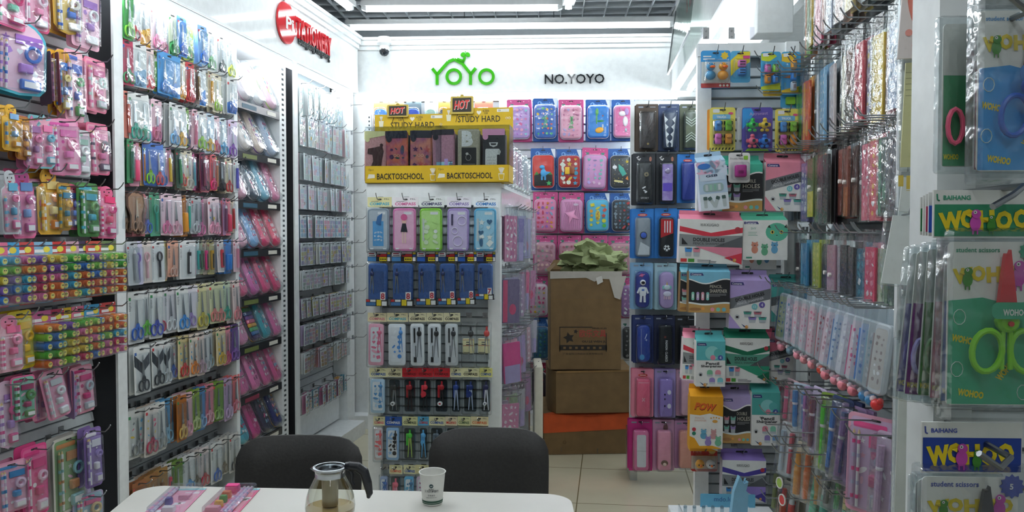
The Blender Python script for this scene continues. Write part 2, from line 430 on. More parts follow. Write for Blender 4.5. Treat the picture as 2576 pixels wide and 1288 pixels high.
# back wall unit
z240 = BW.hit(1400, 246)[1]
b0, b1, b2, b3 = uB(893), uB(938), uB(1256), BW.hit(1760, 600)[0]
bk = [part('corner_board', bx(0, b1 - b0, -.02, .2, 0, ZF0, WHITE)),
      one('slotted_post', slotted_post, b1 - b0 - .03, b1 - b0, -.03, .0, .1, ZF0 - .15),
      part('recess_board', bx(b1 - b0, b2 - b0, .12, .2, .1, ZF0 - .05, M('565c60', 'paint'))),
      part('header_board', bx(b1 - b0, b3 - b0, -.0, .2, z240, ZF0, WHITE)),
      part('divider_panel', bx(b2 - b0, b2 - b0 + .05, -.01, .2, .1, z240, WHITE)),
      one('slat_panel', slats, b2 - b0 + .05, b3 - b0, -D, .1, z240, .06, 'e2e8ea'),
      part('plinth', bx(-.0, b1 - b0 + .03, -.14, .2, 0, .09, WHITE)), part('plinth', bx(b1 - b0 + .03, b3 - b0, 0, .2, 0, .09, WHITE))]
inst('display_unit', bk, BW.mat(b0, 0, 0), 'white back wall unit with slats behind the moulded pencil cases', 'shelving')

# panel with the long pencil cases
x0 = CP.hit(1590, 600)[0]; x1 = CP.hit(1765, 600)[0]
zt = CP.hit(1600, 246)[1]
inst('display_unit', [part('back_board', bx(0, x1 - x0 + .3, .11, .125, .25, zt, WHITE)), one('slat_panel', slats, .03, x1 - x0 + .3, .10 - .012, .25, zt - .1, .05, 'c4cbce'),
     part('foot', bx(0, .04, .06, .3, 0, .25, M('c8ccce', 'metal'))), part('foot', bx(.4, .44, .06, .3, 0, .25, M('c8ccce', 'metal')))],
     CP.mat(x0, 0, 0), 'white slatted panel holding the long dark pencil cases beside the cartons', 'shelving')

# panel with the sharpener boxes
x0 = SP.hit(1762, 600)[0]; x1 = SP.hit(1998, 600)[0]; zt = SP.hit(1800, 97)[1]; w = x1 - x0
b = MB(); b.box(.0, .055, .085, .12, .0, zt, WHITE); b2_ = MB(); b2_.box(w - .02, w + .03, .06, .12, 0, zt, WHITE)
br = MB(); br.box(.0, w, .08, .12, zt - .05, zt, WHITE)
inst('display_unit', [part('side_post', b), part('side_post', b2_), part('top_rail', br), one('slat_panel', slats, .055, w, -D, .1, zt - .05, .042, 'c6ced2'),
     part('plinth', bx(0, w, .0, .3, 0, .1, WHITE))], SP.mat(x0, 0, 0), 'white slatted end panel carrying the sharpener boxes', 'shelving')
# acrylic bracket + light box above it
def plate(l, r, t, bt, off, mt):
    a = SP.hit(l, t, off); c = SP.hit(r, bt, off); return a[0], c[0], c[1], a[1]
a = plate(1764, 1898, 70, 97, -.09, None)
b = MB(); b.box(a[0], a[1], .09, .094, a[2], a[3], M('f6f6fa', 'clear'))
k = MB()
for px in (1776, 1840):
    cx = SP.hit(px, 84, -.09)[0]
    for dz in (.006, .03): k.cyl((cx, .082, a[2] + dz), (cx, .09, a[2] + dz), .004, M('b0b0b0', 'metal'), 8)
    k.box(cx - .012, cx + .012, .086, .09, a[2], a[3] + .0, M('d8d8d8', 'metal'))
inst('acrylic_bracket', [part('clear_plate', b), part('screw_plate', k)], SP.mat(0, 0, 0), 'clear acrylic strip with screws on top of the sharpener panel', 'bracket')
a = plate(1905, 1996, -60, 82, -.14, None)
b = MB(); b.bbox(a[0], a[1], .14, .26, a[2], a[3], WHITE, .004)
inst('sign_box', b.mesh('sign_box'), SP.mat(0, 0, 0), 'plain white box sign above the sharpener panel', 'sign')
# soffit beam behind
b = MB(); b.X = RW.mat(0, 0, 0); b.box(-5.4, -3.2, -.2, .68, ZF0 + .2, ZF0 + .23, WHITE); b.box(-5.4, -3.2, .06, .1, ZF0 - .02, ZF0 + .2, WHITE)
struct('trim_4', b)
# clear sheet and striped edge on the right fascia
b = MB(); b.box(-.55, .55, 0, .003, 0, .40, M('e4ebe8', 'clear')); b2 = MB(); b2.box(-.55, .55, -.004, .006, -.01, 0, M('9a9ea0', 'metal')); b2.box(-.555, -.55, -.004, .006, 0, .4, M('9a9ea0', 'metal'))
inst('acrylic_sheet', [part('sheet', b), part('edge_strip', b2)], RW.mat(-4.6, .30, ZF0 + .04, 0, -.12), 'clear acrylic sheet hanging beside the right fascia', 'panel')
b = MB()
for x, c in ((.0, 'd8605c'), (.06, '5fb7a8'), (.12, 'cf5458'), (.17, 'b84a58')): b.box(x, x + .045, -.002, 0, 0, .32, M(c, 'card'))
inst('striped_poster', b.mesh('striped_poster'), RW.mat(-4.62, .245, ZF0 + .28), 'strip of red and teal stripes on the right fascia', 'poster')

# right-hand run
w = 1.15
inst('display_unit', [one('slat_panel', slats, 0, w, -D + .02, .06, 2.55, .042, 'b9c1c5'), one('slotted_post', slotted_post, -.03, .02, .05, .10, 0, 2.6),
     part('side_post', bx(w, w + .04, -.02, .2, 0, 2.6, WHITE)), part('back_board', bx(-.02, w, .15, .2, 0, 2.6, M('9da4a8', 'paint'))), part('base_box', bx(-.02, w, .0, .15, 0, .06, WHITE))],
     RW.mat(-3.09, 0, 0), 'long white slatted unit of bags and rulers along the right side', 'shelving')

# gondola
GH = CZ + .225; gw = .62; gl = 1.42
gd = [part('top_slab', bx(-gw, 0, 0, gl, GH - .02, GH, WHITE)), part('header_board', bx(-gw, 0, 0, .02, GH - .10, GH - .02, WHITE)),
      part('side_post', bx(-gw, -gw + .06, 0, .06, 0, GH - .1, WHITE)), part('side_post', bx(-.055, 0, 0, .06, 0, GH - .1, WHITE)),
      part('side_post', bx(-.055, 0, gl - .10, gl, 0, GH - .02, WHITE)), part('side_post', bx(-gw, -gw + .06, gl - .06, gl, 0, GH - .02, WHITE)),
      one('slat_panel', slats, -gw + .06, -.055, .03, .1, GH - .1, .042, 'c2cacd'), part('plinth', bx(-gw, 0, .0, gl, 0, .09, WHITE)),
      part('core_board', bx(-gw / 2 - .01, -gw / 2 + .10, .06, gl - .02, .09, GH - .02, M('a9b0b6', 'paint'))),
      part('side_header', bx(-.02, .004, .02, gl, GH - .15, GH - .02, GL)), part('inner_divider', bx(-.25, -.24, .06, gl - .1, .09, GH - .15, M('9aa1a8', 'paint')))]
inst('gondola_shelf', gd, GF.mat(0, 0, 0), 'white free-standing gondola with compass sets, in the middle of the aisle', 'shelving')

# near panel at the right edge
x0 = NP.hit(2325, 600, -.12)[0]
inst('display_unit', [part('side_post', bx(0, .045, .09, .16, 0, 2.4, WHITE)), one('slat_panel', slats, .045, .6, .12, .1, 2.4, .05, 'd5dadb'),
     part('back_board', bx(.045, .6, .142, .16, 0, 2.4, WHITE))], NP.mat(x0, 0, 0), 'nearest white slatted panel, at the right edge, with student scissors', 'shelving')
# ---------------------------------------------------------------- goods: every function returns a list of parts, origin = hanging point at the top centre
CLR = M('f4f8fa', 'clear'); BAG = M('f6fafb', 'bag'); STEEL = M('c3c8cc', 'metal'); DARK = M('1c1d21', 'plastic')
DG = M('4a4d52', 'card')
def slot(mb, y=-.0008, cx=0, cz=-.012, w=.026, c='2a2b2e'): mb.flat(rr(w, .006, .003, cx, cz), y, M(c, 'card'))
def decor(mb, w, h, cols, n, seed, y, cx=0, cz=0, raised=.0, s0=.008, s1=.02, kind='plastic'):
    q = random.Random(seed); pts = []
    nx = max(1, int(round(math.sqrt(n * w / h)))); nz = max(1, int(math.ceil(n / nx)))
    for i in range(nx):
        for j in range(nz):
            x = cx - w / 2 + (i + .5) * w / nx + q.uniform(-.15, .15) * w / nx; z = cz - h / 2 + (j + .5) * h / nz + q.uniform(-.15, .15) * h / nz
            s = q.uniform(s0, s1); m = M(q.choice(cols), kind); t = q.random()
            P = star(s * .6, x, z) if t < .2 else heart(s * 1.1, x, z) if t < .35 else ell(s, s, x, z, 10) if t < .55 else rot2(ell(s * 1.5, s * .6, x, z, 10), q.uniform(0, 3), x, z) if t < .8 else rot2(rr(s, s * .8, .002, x, z), q.uniform(0, 3), x, z)
            if raised: mb.prism(P, y - raised, y, m)
            else: mb.flat(P, y, m)
def lines(mb, x0, x1, z, n, dz, m, y=-.0008, seed=0, t=.0016):
    q = random.Random(seed)
    for i in range(n): mb.flat(rect(x0, x0 + (x1 - x0) * q.uniform(.6, 1), z - i * dz - t, z - i * dz), y, m)
def blister(w, h, d, cz, cx=0, mat=None, r=.01):
    b = MB(); b.loft(w, h, r, [(0, -.001), (.001, -d * .6), (.003, -d * .92), (.007, -d)], mat or CLR, cx, cz, 3, False); return b

# --- scissors
def scissor_shapes(L, hc, bc, cx, ztip, op=.05, up=True, loop=1.0):
    """pair of scissors, tip at ztip pointing up, handles below"""
    bl = MB(); hd = MB(); hm = M(hc, 'plastic'); bm = M(bc, 'metal') if bc == 'c3c8cc' else M(bc, 'plastic')
    zp = ztip - L * .56
    for sgn in (-1, 1):
        P = [(cx - .002, zp - .012), (cx + .006, zp - .006), (cx + .006, zp + .006), (cx + .0015, ztip), (cx - .0015, ztip - .006)]
        P = rot2(P, sgn * op * .6, cx, zp)
        if sgn < 0: P = [(2 * cx - x, z) for x, z in P][::-1]; P = rot2(P, 0, cx, zp)
        bl.prism(P, -.006 - .0012 * (sgn > 0), -.005, bm)
    bl.cyl((cx, -.009, zp), (cx, -.005, zp), .0035, M('8d9296', 'metal'), 8)
    rw, rh = L * .105 * loop, L * .155
    for sgn in (-1, 1):
        ccx, ccz = cx + sgn * rw * 1.02, zp - L * .27
        pts = [(ccx + rw * .86 * math.cos(a), -.007, ccz + rh * .9 * math.sin(a)) for a in [2 * math.pi * i / 12 for i in range(12)]]
        hd.tube(pts, L * .024, hm, 5, True)
        hd.prism([(cx + sgn * .001 - .004, zp - .002), (cx + sgn * rw * .5 - .005, ccz + rh * .72), (cx + sgn * rw * .5 + .005, ccz + rh * .72), (cx + sgn * .001 + .004, zp - .002)], -.010, -.005, hm)
    return bl, hd
@cached
def scissors_pack(card, hc, w=.09, h=.2, style=0, bc='c3c8cc', n=1, seed=0):
    q = random.Random(seed * 7 + len(card) + int(w * 1000))
    c = MB(); c.prism(rr(w, h, .006, 0, -h / 2), 0, .0014, M(card, 'card')); slot(c)
    acc = M(q.choice(['c8343a', 'd8484a', '3a66b0', '3f8f58']), 'card')
    c.flat(rect(-w / 2 + .005, -w / 2 + .017, -.034, -.022), -.0006, acc)
    if style == 0: lines(c, -w / 2 + .006, -w / 2 + .02, -.042, 6, .006, M('6a6d72', 'card'), -.0006, seed, .0022)
    elif style == 1: c.flat([(-w / 2 + .003, -h + .003), (w / 2 - .003, -h + .003), (w / 2 - .003, -h * .55), (-w / 2 + .003, -h * .7)], -.0004, M(hc, 'card'))
    elif style == 2: decor(c, w * .9, h * .7, [hc, 'f0d060', 'e86a8a', '6ab4e0', 'ffffff'], 9, seed, -.0004, 0, -h * .55, 0, .008, .016, 'card')
    elif style == 3:
        m = M('3a4048', 'card')
        c.flat([(-w / 2 + .002, -.03), (0, -.065), (w / 2 - .002, -.03), (w / 2 - .002, -.075), (0, -.11), (-w / 2 + .002, -.075)], -.0004, m)
    lines(c, -w / 2 + .006, w / 2 - .02, -h + .016, 2, .005, M('7b7e83', 'card'), -.0006, seed + 3)
    L = h * .78
    xs = [0] if n == 1 else [-w * .22, w * .22]
    bl, hd = MB(), MB()
    for i, x in enumerate(xs):
        a, d_ = scissor_shapes(L, hc if i == 0 or style != 9 else 'd8484a', bc, x, -.034 - .004 * i, .05, True, 1.0 if n == 1 else .8)
        for t, s_ in ((bl, a), (hd, d_)):
            o = len(t.v); t.v += s_.v; t.f += [tuple(k + o for k in f) for f in s_.f]; t.m += [t.mi(s_.mats[k]) for k in s_.m]
    return [part('card', c), part('scissors', bl, None, [part('handle', hd)]), part('blister', blister(w * .8, h * .82, .014, -h * .55))]
@cached
def tool_pack(card, tc, w=.055, h=.2, kind='pen', seed=0):   # cutters, pens, combs on a card
    q = random.Random(seed)
    c = MB(); c.prism(rr(w, h, .005, 0, -h / 2), 0, .0014, M(card, 'card')); slot(c, w=.018)
    c.flat(rect(-w / 2 + .004, -w / 2 + .013, -.03, -.021), -.0006, M('cf4a4e', 'card')); lines(c, -w / 2 + .004, -w / 2 + .012, -.038, 8, .006, M('6a6d72', 'card'), -.0006, seed, .0022)
    t = MB(); m = M(tc, 'plastic')
    if kind == 'pen':
        t.cyl((.004, -.008, -h + .02), (.004, -.008, -h * .28), .0065, m, 8); t.cyl((.004, -.008, -h * .28), (.004, -.008, -h * .2), .0065, M('e8e8ea', 'plastic'), 8, .003)
    elif kind == 'cutter':
        t.bbox(-.004, .013, -.012, -.001, -h + .022, -h * .3, m, .003); t.flat(rect(0, .009, -h + .03, -h * .4), -.0125, M('2a2a2e' if tc != '2a2a2e' else 'f0f0f0', 'plastic')); t.prism([(.0, -h * .3), (.008, -h * .3), (.008, -h * .22)], -.006, -.005, STEEL)
    elif kind == 'round':
        t.tube([(.0 + .012 * math.cos(a), -.008, -h * .38 + .018 * math.sin(a)) for a in [2 * math.pi * i / 12 for i in range(12)]], .004, m, 5, True); t.cyl((0, -.008, -h * .48), (0, -.008, -h + .02), .005, m, 8)
    elif kind == 'block':
        t.bbox(-w * .3, w * .3, -.016, -.001, -h * .9, -h * .42, m, .004)
    return [part('card', c), part('tool', t), part('blister', blister(w * .86, h * .84, .016, -h * .54))]
@cached
def shape_pack(card, tc, w=.1, h=.2, seed=0):   # rounded picture cards shaped like big scissors
    c = MB(); m = M(card, 'card')
    P = [(-w * .3, -h), (-w * .1, -h * .98), (-w * .08, -h * .6), (w * .02, -h * .58), (w * .1, -h * .98), (w * .32, -h), (w * .3, -h * .6), (w * .42, -h * .35), (w * .35, -h * .08), (w * .1, 0), (-w * .2, 0), (-w * .42, -h * .12), (-w * .42, -h * .36), (-w * .25, -h * .6)]
    c.prism(P, 0, .003, m); c.flat([(x * .82, -h / 2 + (z + h / 2) * .9) for x, z in P], -.0006, M(tc, 'card'))
    bl, hd = scissor_shapes(h * .8, tc, 'd9c9b4', 0, -.03)
    return [part('card', c), part('scissors', bl, None, [part('handle', hd)]), part('blister', blister(w * .6, h * .8, .014, -h * .52))]
@cached
def spare_card(card, w, h, r=.006):
    c = MB(); c.prism(rr(w, h, r, 0, -h / 2), 0, .0014, M(card, 'card')); c.loft(w * .8, h * .82, .01, [(0, -.001), (.001, -.006), (.003, -.009)], CLR, 0, -h * .55, 2, False)
    return c.mesh('spare')
@cached
def hook_mesh(back=.12, front=.04, tipz=.02):
    b = MB(); b.tube([(0, back, -.002), (0, -front, 0), (0, -front - .014, tipz * .5), (0, -front - .022, tipz)], .0022, M('9a9da0', 'metal'), 5)
    b.box(-.012, .012, back - .004, back, -.012, .012, M('a8abae', 'metal')); return b.mesh('hook')
_HC = [0]
HOOKS = []
def hook(fr, u, off, z, label, front=.04, back=.12, tip=.02, group=None):
    m = fr.mat(u, off, z); p = m.translation - CAM
    big = (front + .5 * tip) / p.y ** 2 * (1.0 if front > .045 else .7); px = W / 2 + F * p.x / p.y; py = H / 2 - F * p.z / p.y
    if px < -20 or px > W + 20 or py < -60 or py > H + 60: return
    HOOKS.append((big, round(back, 3), front, tip, m, label, group))

# --- stationery sets
def outline(kind, w, h):
    if kind == 'rect': return rr(w, h, .012, 0, -h / 2)
    if kind == 'arch': return [(w / 2 * math.cos(a), -w * .42 + w * .42 * math.sin(a)) for a in [math.pi * i / 10 for i in range(11)]] + [(-w / 2, -h + .03), (-w / 2 + .02, -h + .008), (0, -h), (w / 2 - .02, -h + .008), (w / 2, -h + .03)]
    if kind == 'pine': return [(-w / 2, -h * .93), (-w * .3, -h), (w * .3, -h), (w / 2, -h * .93), (w / 2, -h * .25), (w * .2, -h * .16), (w * .42, -h * .06), (w * .14, -h * .09), (0, 0), (-w * .14, -h * .09), (-w * .42, -h * .06), (-w * .2, -h * .16), (-w / 2, -h * .25)]
    if kind == 'face':
        P = [(-w / 2, -h * .95), (-w * .4, -h), (w * .4, -h), (w / 2, -h * .95), (w / 2, -h * .3), (w * .3, -h * .25)]
        return P + [(w * .34 * math.cos(a), -h * .14 + h * .14 * math.sin(a)) for a in [math.radians(-30 + 24 * i) for i in range(11)]] + [(-w * .3, -h * .25), (-w / 2, -h * .3)]
@cached
def stationery_set(kind, card, w, h, c1, c2, c3, seed=0):
    q = random.Random(seed)
    P = outline(kind, w, h); c = MB(); c.prism(P, 0, .002, M(card, 'card'))
    cx, cz = 0, -h / 2
    c.flat([(x * .9, cz + (z - cz) * .93) for x, z in P], -.0005, M(c1, 'card'))
    decor(c, w * .75, h * .7, [card, 'ffffff', c2, c3, 'f8c8dc'], 14, seed, -.001, 0, -h * .55, 0, w * .08, w * .16, 'card')
    top = h * (.06 if kind == 'rect' else .3 if kind in ('pine', 'face') else .2)
    if kind == 'face':
        c.flat(ell(w * .6, h * .24, 0, -h * .14), -.0012, M(c3 if q.random() < .4 else card, 'card'))
        for s in (-1, 1): c.flat(ell(w * .07, h * .03, s * w * .12, -h * .12, 8), -.0018, DARK)
        c.flat([(-w * .12, -h * .17), (0, -h * .2), (w * .12, -h * .17)], -.0018, M('b02030', 'card'))
    elif kind == 'rect': slot(c); c.flat(rr(w * .6, h * .06, .004, -w * .1, -h * .11), -.0012, M(c2, 'card'))
    it = MB(); zt = -top - h * .06; zb = -h + h * .06
    pens = []
    for k in range(2 if w > .07 else 1):
        pn = MB(); x = -w * .36 + k * w * .09
        pn.cyl((x, -.007, zb), (x, -.007, zt - h * .08), .0042, M([c1, 'f4f0f2'][k % 2], 'plastic'), 6)
        pn.cyl((x, -.007, zt - h * .08), (x, -.007, zt - h * .04), .0042, M('e8c890', 'matte'), 6, .001)
        for j in range(5):
            zz = zb + (zt - zb) * (.1 + .17 * j); pn.cyl((x, -.007, zz), (x, -.007, zz + .01), .0046, M([c2, c3][j % 2], 'plastic'), 6)
        pens.append(part('pencil', pn))
    er = MB(); er.bbox(-w * .02, w * .36, -.016, -.001, zb + h * .02, zb + h * .16, M(c3, 'plastic'), .004); er.flat(rect(w * .03, w * .31, zb + h * .05, zb + h * .13), -.0165, M('f6f2f4', 'card'))
    sh_ = MB(); sh_.bbox(-w * .05, w * .2, -.018, -.001, zb + h * .24, zb + h * .36, M(c2, 'plastic'), .004)
    tp = MB(); tp.tube([(w * .2 + w * .13 * math.cos(a), -.012, zb + h * .5 + w * .13 * math.sin(a)) for a in [2 * math.pi * i / 12 for i in range(12)]], .006, M(c3, 'jelly'), 5, True)
    rl = MB(); rl.box(-w * .1, w * .4, -.005, -.002, zb + h * .62, zb + h * .74, M(c2, 'jelly'))
    bh = (zt - zb)
    return [part('card', c)] + pens + [part('eraser', er), part('sharpener', sh_), part('tape_roll', tp), part('ruler', rl), part('blister', blister(w * .88, bh, .02, (zt + zb) / 2))]
@cached
def stamper_pack(seed, head, w=.095, h=.25):
    q = random.Random(seed)
    c = MB(); c.prism(rr(w, h, .004, 0, -h / 2), 0, .0014, M(head, 'card')); slot(c)
    c.flat(rect(-w / 2 + .002, w / 2 - .002, -h + .003, -h * .2), -.0005, M('e9e6ee', 'card'))
    c.flat(ell(.03, .02, w * .2, -.025), -.0006, M('f4e050', 'card')); c.flat(rr(.04, .01, .002, -w * .15, -.03), -.0006, M('f8f8f8', 'card'))
    ps = [part('card', c)]
    cols = ['e8742c', 'e2c52e', '58b83c', '3a7ed0', 'd8406e', '8a58b8', 'e87cae', '46b4d8', '8ed04a', 'f08a34']
    q.shuffle(cols)
    for j in range(5):
        for i in range(2):
            s = MB(); x = (-.5 + i) * w * .5; z = -h * .28 - j * h * .148; r = h * .066
            m = M(cols[(j * 1 + (i == 1 and q.random() < .3)) % 10], 'plastic')
            s.cyl((x, 0, z), (x, -.045, z), r, m, 12); s.cyl((x, -.045, z), (x, -.056, z), r * .86, m, 12)
            s.flat(ell(r * 1.3, r * 1.3, x, z, 12), -.0566, M('f2e27a', 'card')); s.flat(ell(r * .3, r * .4, x - r * .2, z + r * .15, 6), -.0570, DARK); s.flat(ell(r * .3, r * .4, x + r * .25, z + r * .15, 6), -.0570, DARK)
            ps.append(part('stamper', s))
    ps.append(part('blister', blister(w * .96, h * .78, .06, -h * .58, 0, CLR, .012)))
    return ps

# --- soft pencil case in a bag, standing on its end (origin at the bottom centre)
@cached
def pencil_case(c1, c2, w=.1, h=.24, seed=0, stripes=0):
    q = random.Random(seed)
    b = MB(); m = M(c1, 'plastic')
    d = .055
    if stripes:
        cs = ['4a3a6a', '2f6fae', '48a868', 'e6a83a', 'e2618a', '7c4aa0', '3a66b0', '4ab06a', 'e6b040', 'e2618a']
        b.loft(w, h, w * .42, [(.006, 0), (0, -.008), (0, -d + .014)], M('4a3a6a', 'plastic'), 0, h / 2)
        for i, c in enumerate(cs):
            z0 = h * .03 + i * h * .094
            hw = w / 2 if .2 < (z0 + h * .05) / h < .8 else w * .42
            b.bbox(-hw + .004, hw - .004, -d - .001, -d + .016, z0, z0 + h * .092, M(c, 'fabric'), .006)
    else:
        b.loft(w, h, w * .42, [(.008, 0), (0, -.010), (0, -d + .02), (.004, -d + .008), (.014, -d)], m, 0, h / 2, 5)
        decor(b, w * .55, h * .62, [c2, 'f8f4f6', c2, 'e05a90', '7fc4e0'], 9, seed, -d, 0, h / 2, .003, .012, .022)
    z = MB(); z.loft(w + .003, h + .003, w * .43, [(0, -d * .42), (0, -d * .52)], M('f2e8ee' if seed % 2 else c2, 'plastic'), 0, h / 2, 5, True)
    bag = MB(); bag.loft(w + .022, h + .016, w * .4, [(.012, .004), (0, -.01), (0, -d + .004), (.012, -d - .01)], BAG, 0, h / 2 + .002, 5)
    return [part('case', b), part('zip', z), part('bag', bag)]

# --- small sticker pack
@cached
def sticker_pack(c1, c2, c3, w=.085, h=.155, seed=0):
    q = random.Random(seed)
    c = MB(); c.prism(rr(w, h, .003, 0, -h / 2), 0, .003, M('f2f6f8', 'card'))
    for i in range(2):
        for j in range(4):
            x0 = -w / 2 + .004 + i * (w / 2 - .002); z0 = -h + .005 + j * (h - .03) / 4
            c.flat(rr(w / 2 - .007, (h - .03) / 4 - .004, .004, x0 + w / 4 - .0035, z0 + (h - .03) / 8 - .001), -.0006, M(q.choice([c1, c2, c3, c1]), 'card'))
    for k in range(3):
        x = q.uniform(-w * .3, w * .3); z = q.uniform(-h * .85, -h * .3); c.flat(ell(.022, .024, x, z, 10), -.0010, M(q.choice(['f4e6c8', 'f6c8d8', 'f2d060', 'f8f8f8']), 'card'))
        c.flat(ell(.003, .004, x - .004, z + .002, 6), -.0013, DARK); c.flat(ell(.003, .004, x + .004, z + .002, 6), -.0013, DARK)
    slot(c)
    s = MB(); s.loft(w + .008, h + .008, .003, [(0, .003), (0, -.002), (.002, -.005)], BAG, 0, -h / 2, 2, False)
    return [part('sheet', c), part('sleeve', s)]
@cached
def thin_spare(c1, w, h, d=.004):
    c = MB(); c.prism(rr(w, h, .003, 0, -h / 2), 0, d, M(c1, 'card')); return c.mesh('spare')

# --- compass packs
def head_card(w, h, col, txt, tcol, logo='PRL', z=0, tri=True):
    c = MB(); c.box(-w / 2, w / 2, -.0016, .0016, z - h, z, M(col, 'card'))
    if txt: c.text(txt, 0, z - h * .68, M(tcol, 'card'), w * .82, h * .3, -.0022, bold=.03)
    if logo: c.text(logo, w * .3, z - h * .2, M('5b5e60', 'card'), w * .22, h * .14, -.0022)
    c.flat(rr(w * .3, h * .03, .0004, -w * .2, z - h * .42), -.0022, M('55585c', 'card'))
    slot(c, -.0024, 0, z - h * .22, w * .18)
    return c
def compass_shape(mb, x, z, L, c1, c2='c3c8cc'):
    m = M(c1, 'plastic')
    mb.cyl((x, -.016, z), (x, -.016, z - L * .12), L * .03, m, 8); mb.ball(x, -.016, z - L * .2, L * .085, m, .6, 1.2, 8, 5)
    for s in (-1, 1): mb.tube([(x + s * L * .02, -.016, z - L * .25), (x + s * L * .07, -.016, z - L * .95)], L * .028, M(c2, 'metal') if c2 == 'c3c8cc' else M(c2, 'plastic'), 5, False, L * .012)
@cached
def compass_case_pack(col, hcol, tcol, w=.115, hh=.04, ch=.2, seed=0, dark=0):
    """large clear geometry case behind a header card"""
    q = random.Random(seed)
    hd = head_card(w + .012, hh, hcol, 'COMPASS', tcol)
    cs = MB(); z0 = -hh - .006; cz = z0 - ch / 2
    cs.loft(w, ch, .016, [(.004, 0), (0, -.006), (0, -.014)], M(col, 'jelly'), 0, cz)
    cs.loft(w, ch, .016, [(0, -.0145), (0, -.02), (.004, -.024), (.006, -.024)], M(col, 'jelly'), 0, cz, 3)
    k = MB(); y = -.0246; li = M({'e88abf': 'f7c2de', '8fd14a': 'c4ec94', 'b59ad8': 'd8c8ee', '5fb2dc': 'a8daf0', '9aa6b4': 'c2ccd6'}.get(col, 'd8e0ea'), 'card')
    k.prism(rr(w * .84, ch * .9, .01, 0, cz), y - .0006, y, li)
    k.flat(rr(w * .35, .012, .003, w * .16, z0 - .022), y - .0012, M('f2f4f6', 'card'))
    if seed == 2:
        k.prism(rr(.02, .022, .004, 0, cz + .04), y - .003, y - .0006, M('f2c8b8', 'plastic')); k.prism([(-.016, cz - .01), (.016, cz - .01), (.008, cz + .028), (-.008, cz + .028)], y - .003, y - .0006, M('2b2f3c', 'plastic'))
        for s in (-.006, .006): k.prism(rect(s - .003, s + .003, cz - .06, cz - .01), y - .003, y - .0006, M('f6d6ca', 'plastic'))
        k.prism(ell(.03, .03, 0, cz + .056), y - .0035, y - .003, M('e86aa2', 'plastic'))
    elif seed == 4:
        for (x, z, r_) in ((.018, cz + .04, .02), (-.014, cz - .005, .014), (.0, cz - .05, .022)): k.tube([(x + r_ * math.cos(a), y - .002, z + r_ * math.sin(a)) for a in [2 * math.pi * i / 14 for i in range(14)]], .0022, M('e8dff4', 'plastic'), 4, True); k.flat(ell(r_ * 1.2, r_ * 1.2, x, z), y - .001, M('cdbce8', 'card'))
        k.prism(rect(-.03, -.022, cz + .02, cz + .07), y - .004, y - .0006, M('4b4468', 'plastic'))
    elif seed == 1:
        k.flat(rect(-w * .25, w * .25, cz - ch * .38, cz + ch * .2), y - .0012, M('5aa7e0', 'card')); decor(k, w * .4, .05, ['e8eef4', 'c8d8e8'], 8, 3, y - .0018, 0, cz - .03, 0, .008, .012); k.prism([(-.01, cz + .03), (.012, cz + .02), (.02, cz + .075), (-.002, cz + .06)], y - .004, y - .0006, M('3f78b4', 'plastic'))
    else:
        decor(k, w * .7, ch * .6, ['f2f6f4', li.name.split('_')[1], 'dff0d0' if seed == 3 else '3d6f96'], 9, seed, y - .0012, 0, cz - .01, .002, .016, .03)
        k.prism(rect(-w * .36, -w * .28, cz - .05, cz + .05), y - .003, y - .0006, M('d8dcde', 'jelly'))
    for s_ in (-.3, .3): k.flat(rr(.016, .006, .002, w * s_, cz - ch * .44), y - .0014, M('f4f6f8', 'card'))
    bg = MB(); bg.loft(w + .014, ch + .018, .006, [(0, .002), (0, -.02), (.006, -.029)], BAG, 0, cz, 2, False)
    return [part('header_card', hd), part('case', cs), part('contents', k), part('bag', bg)]
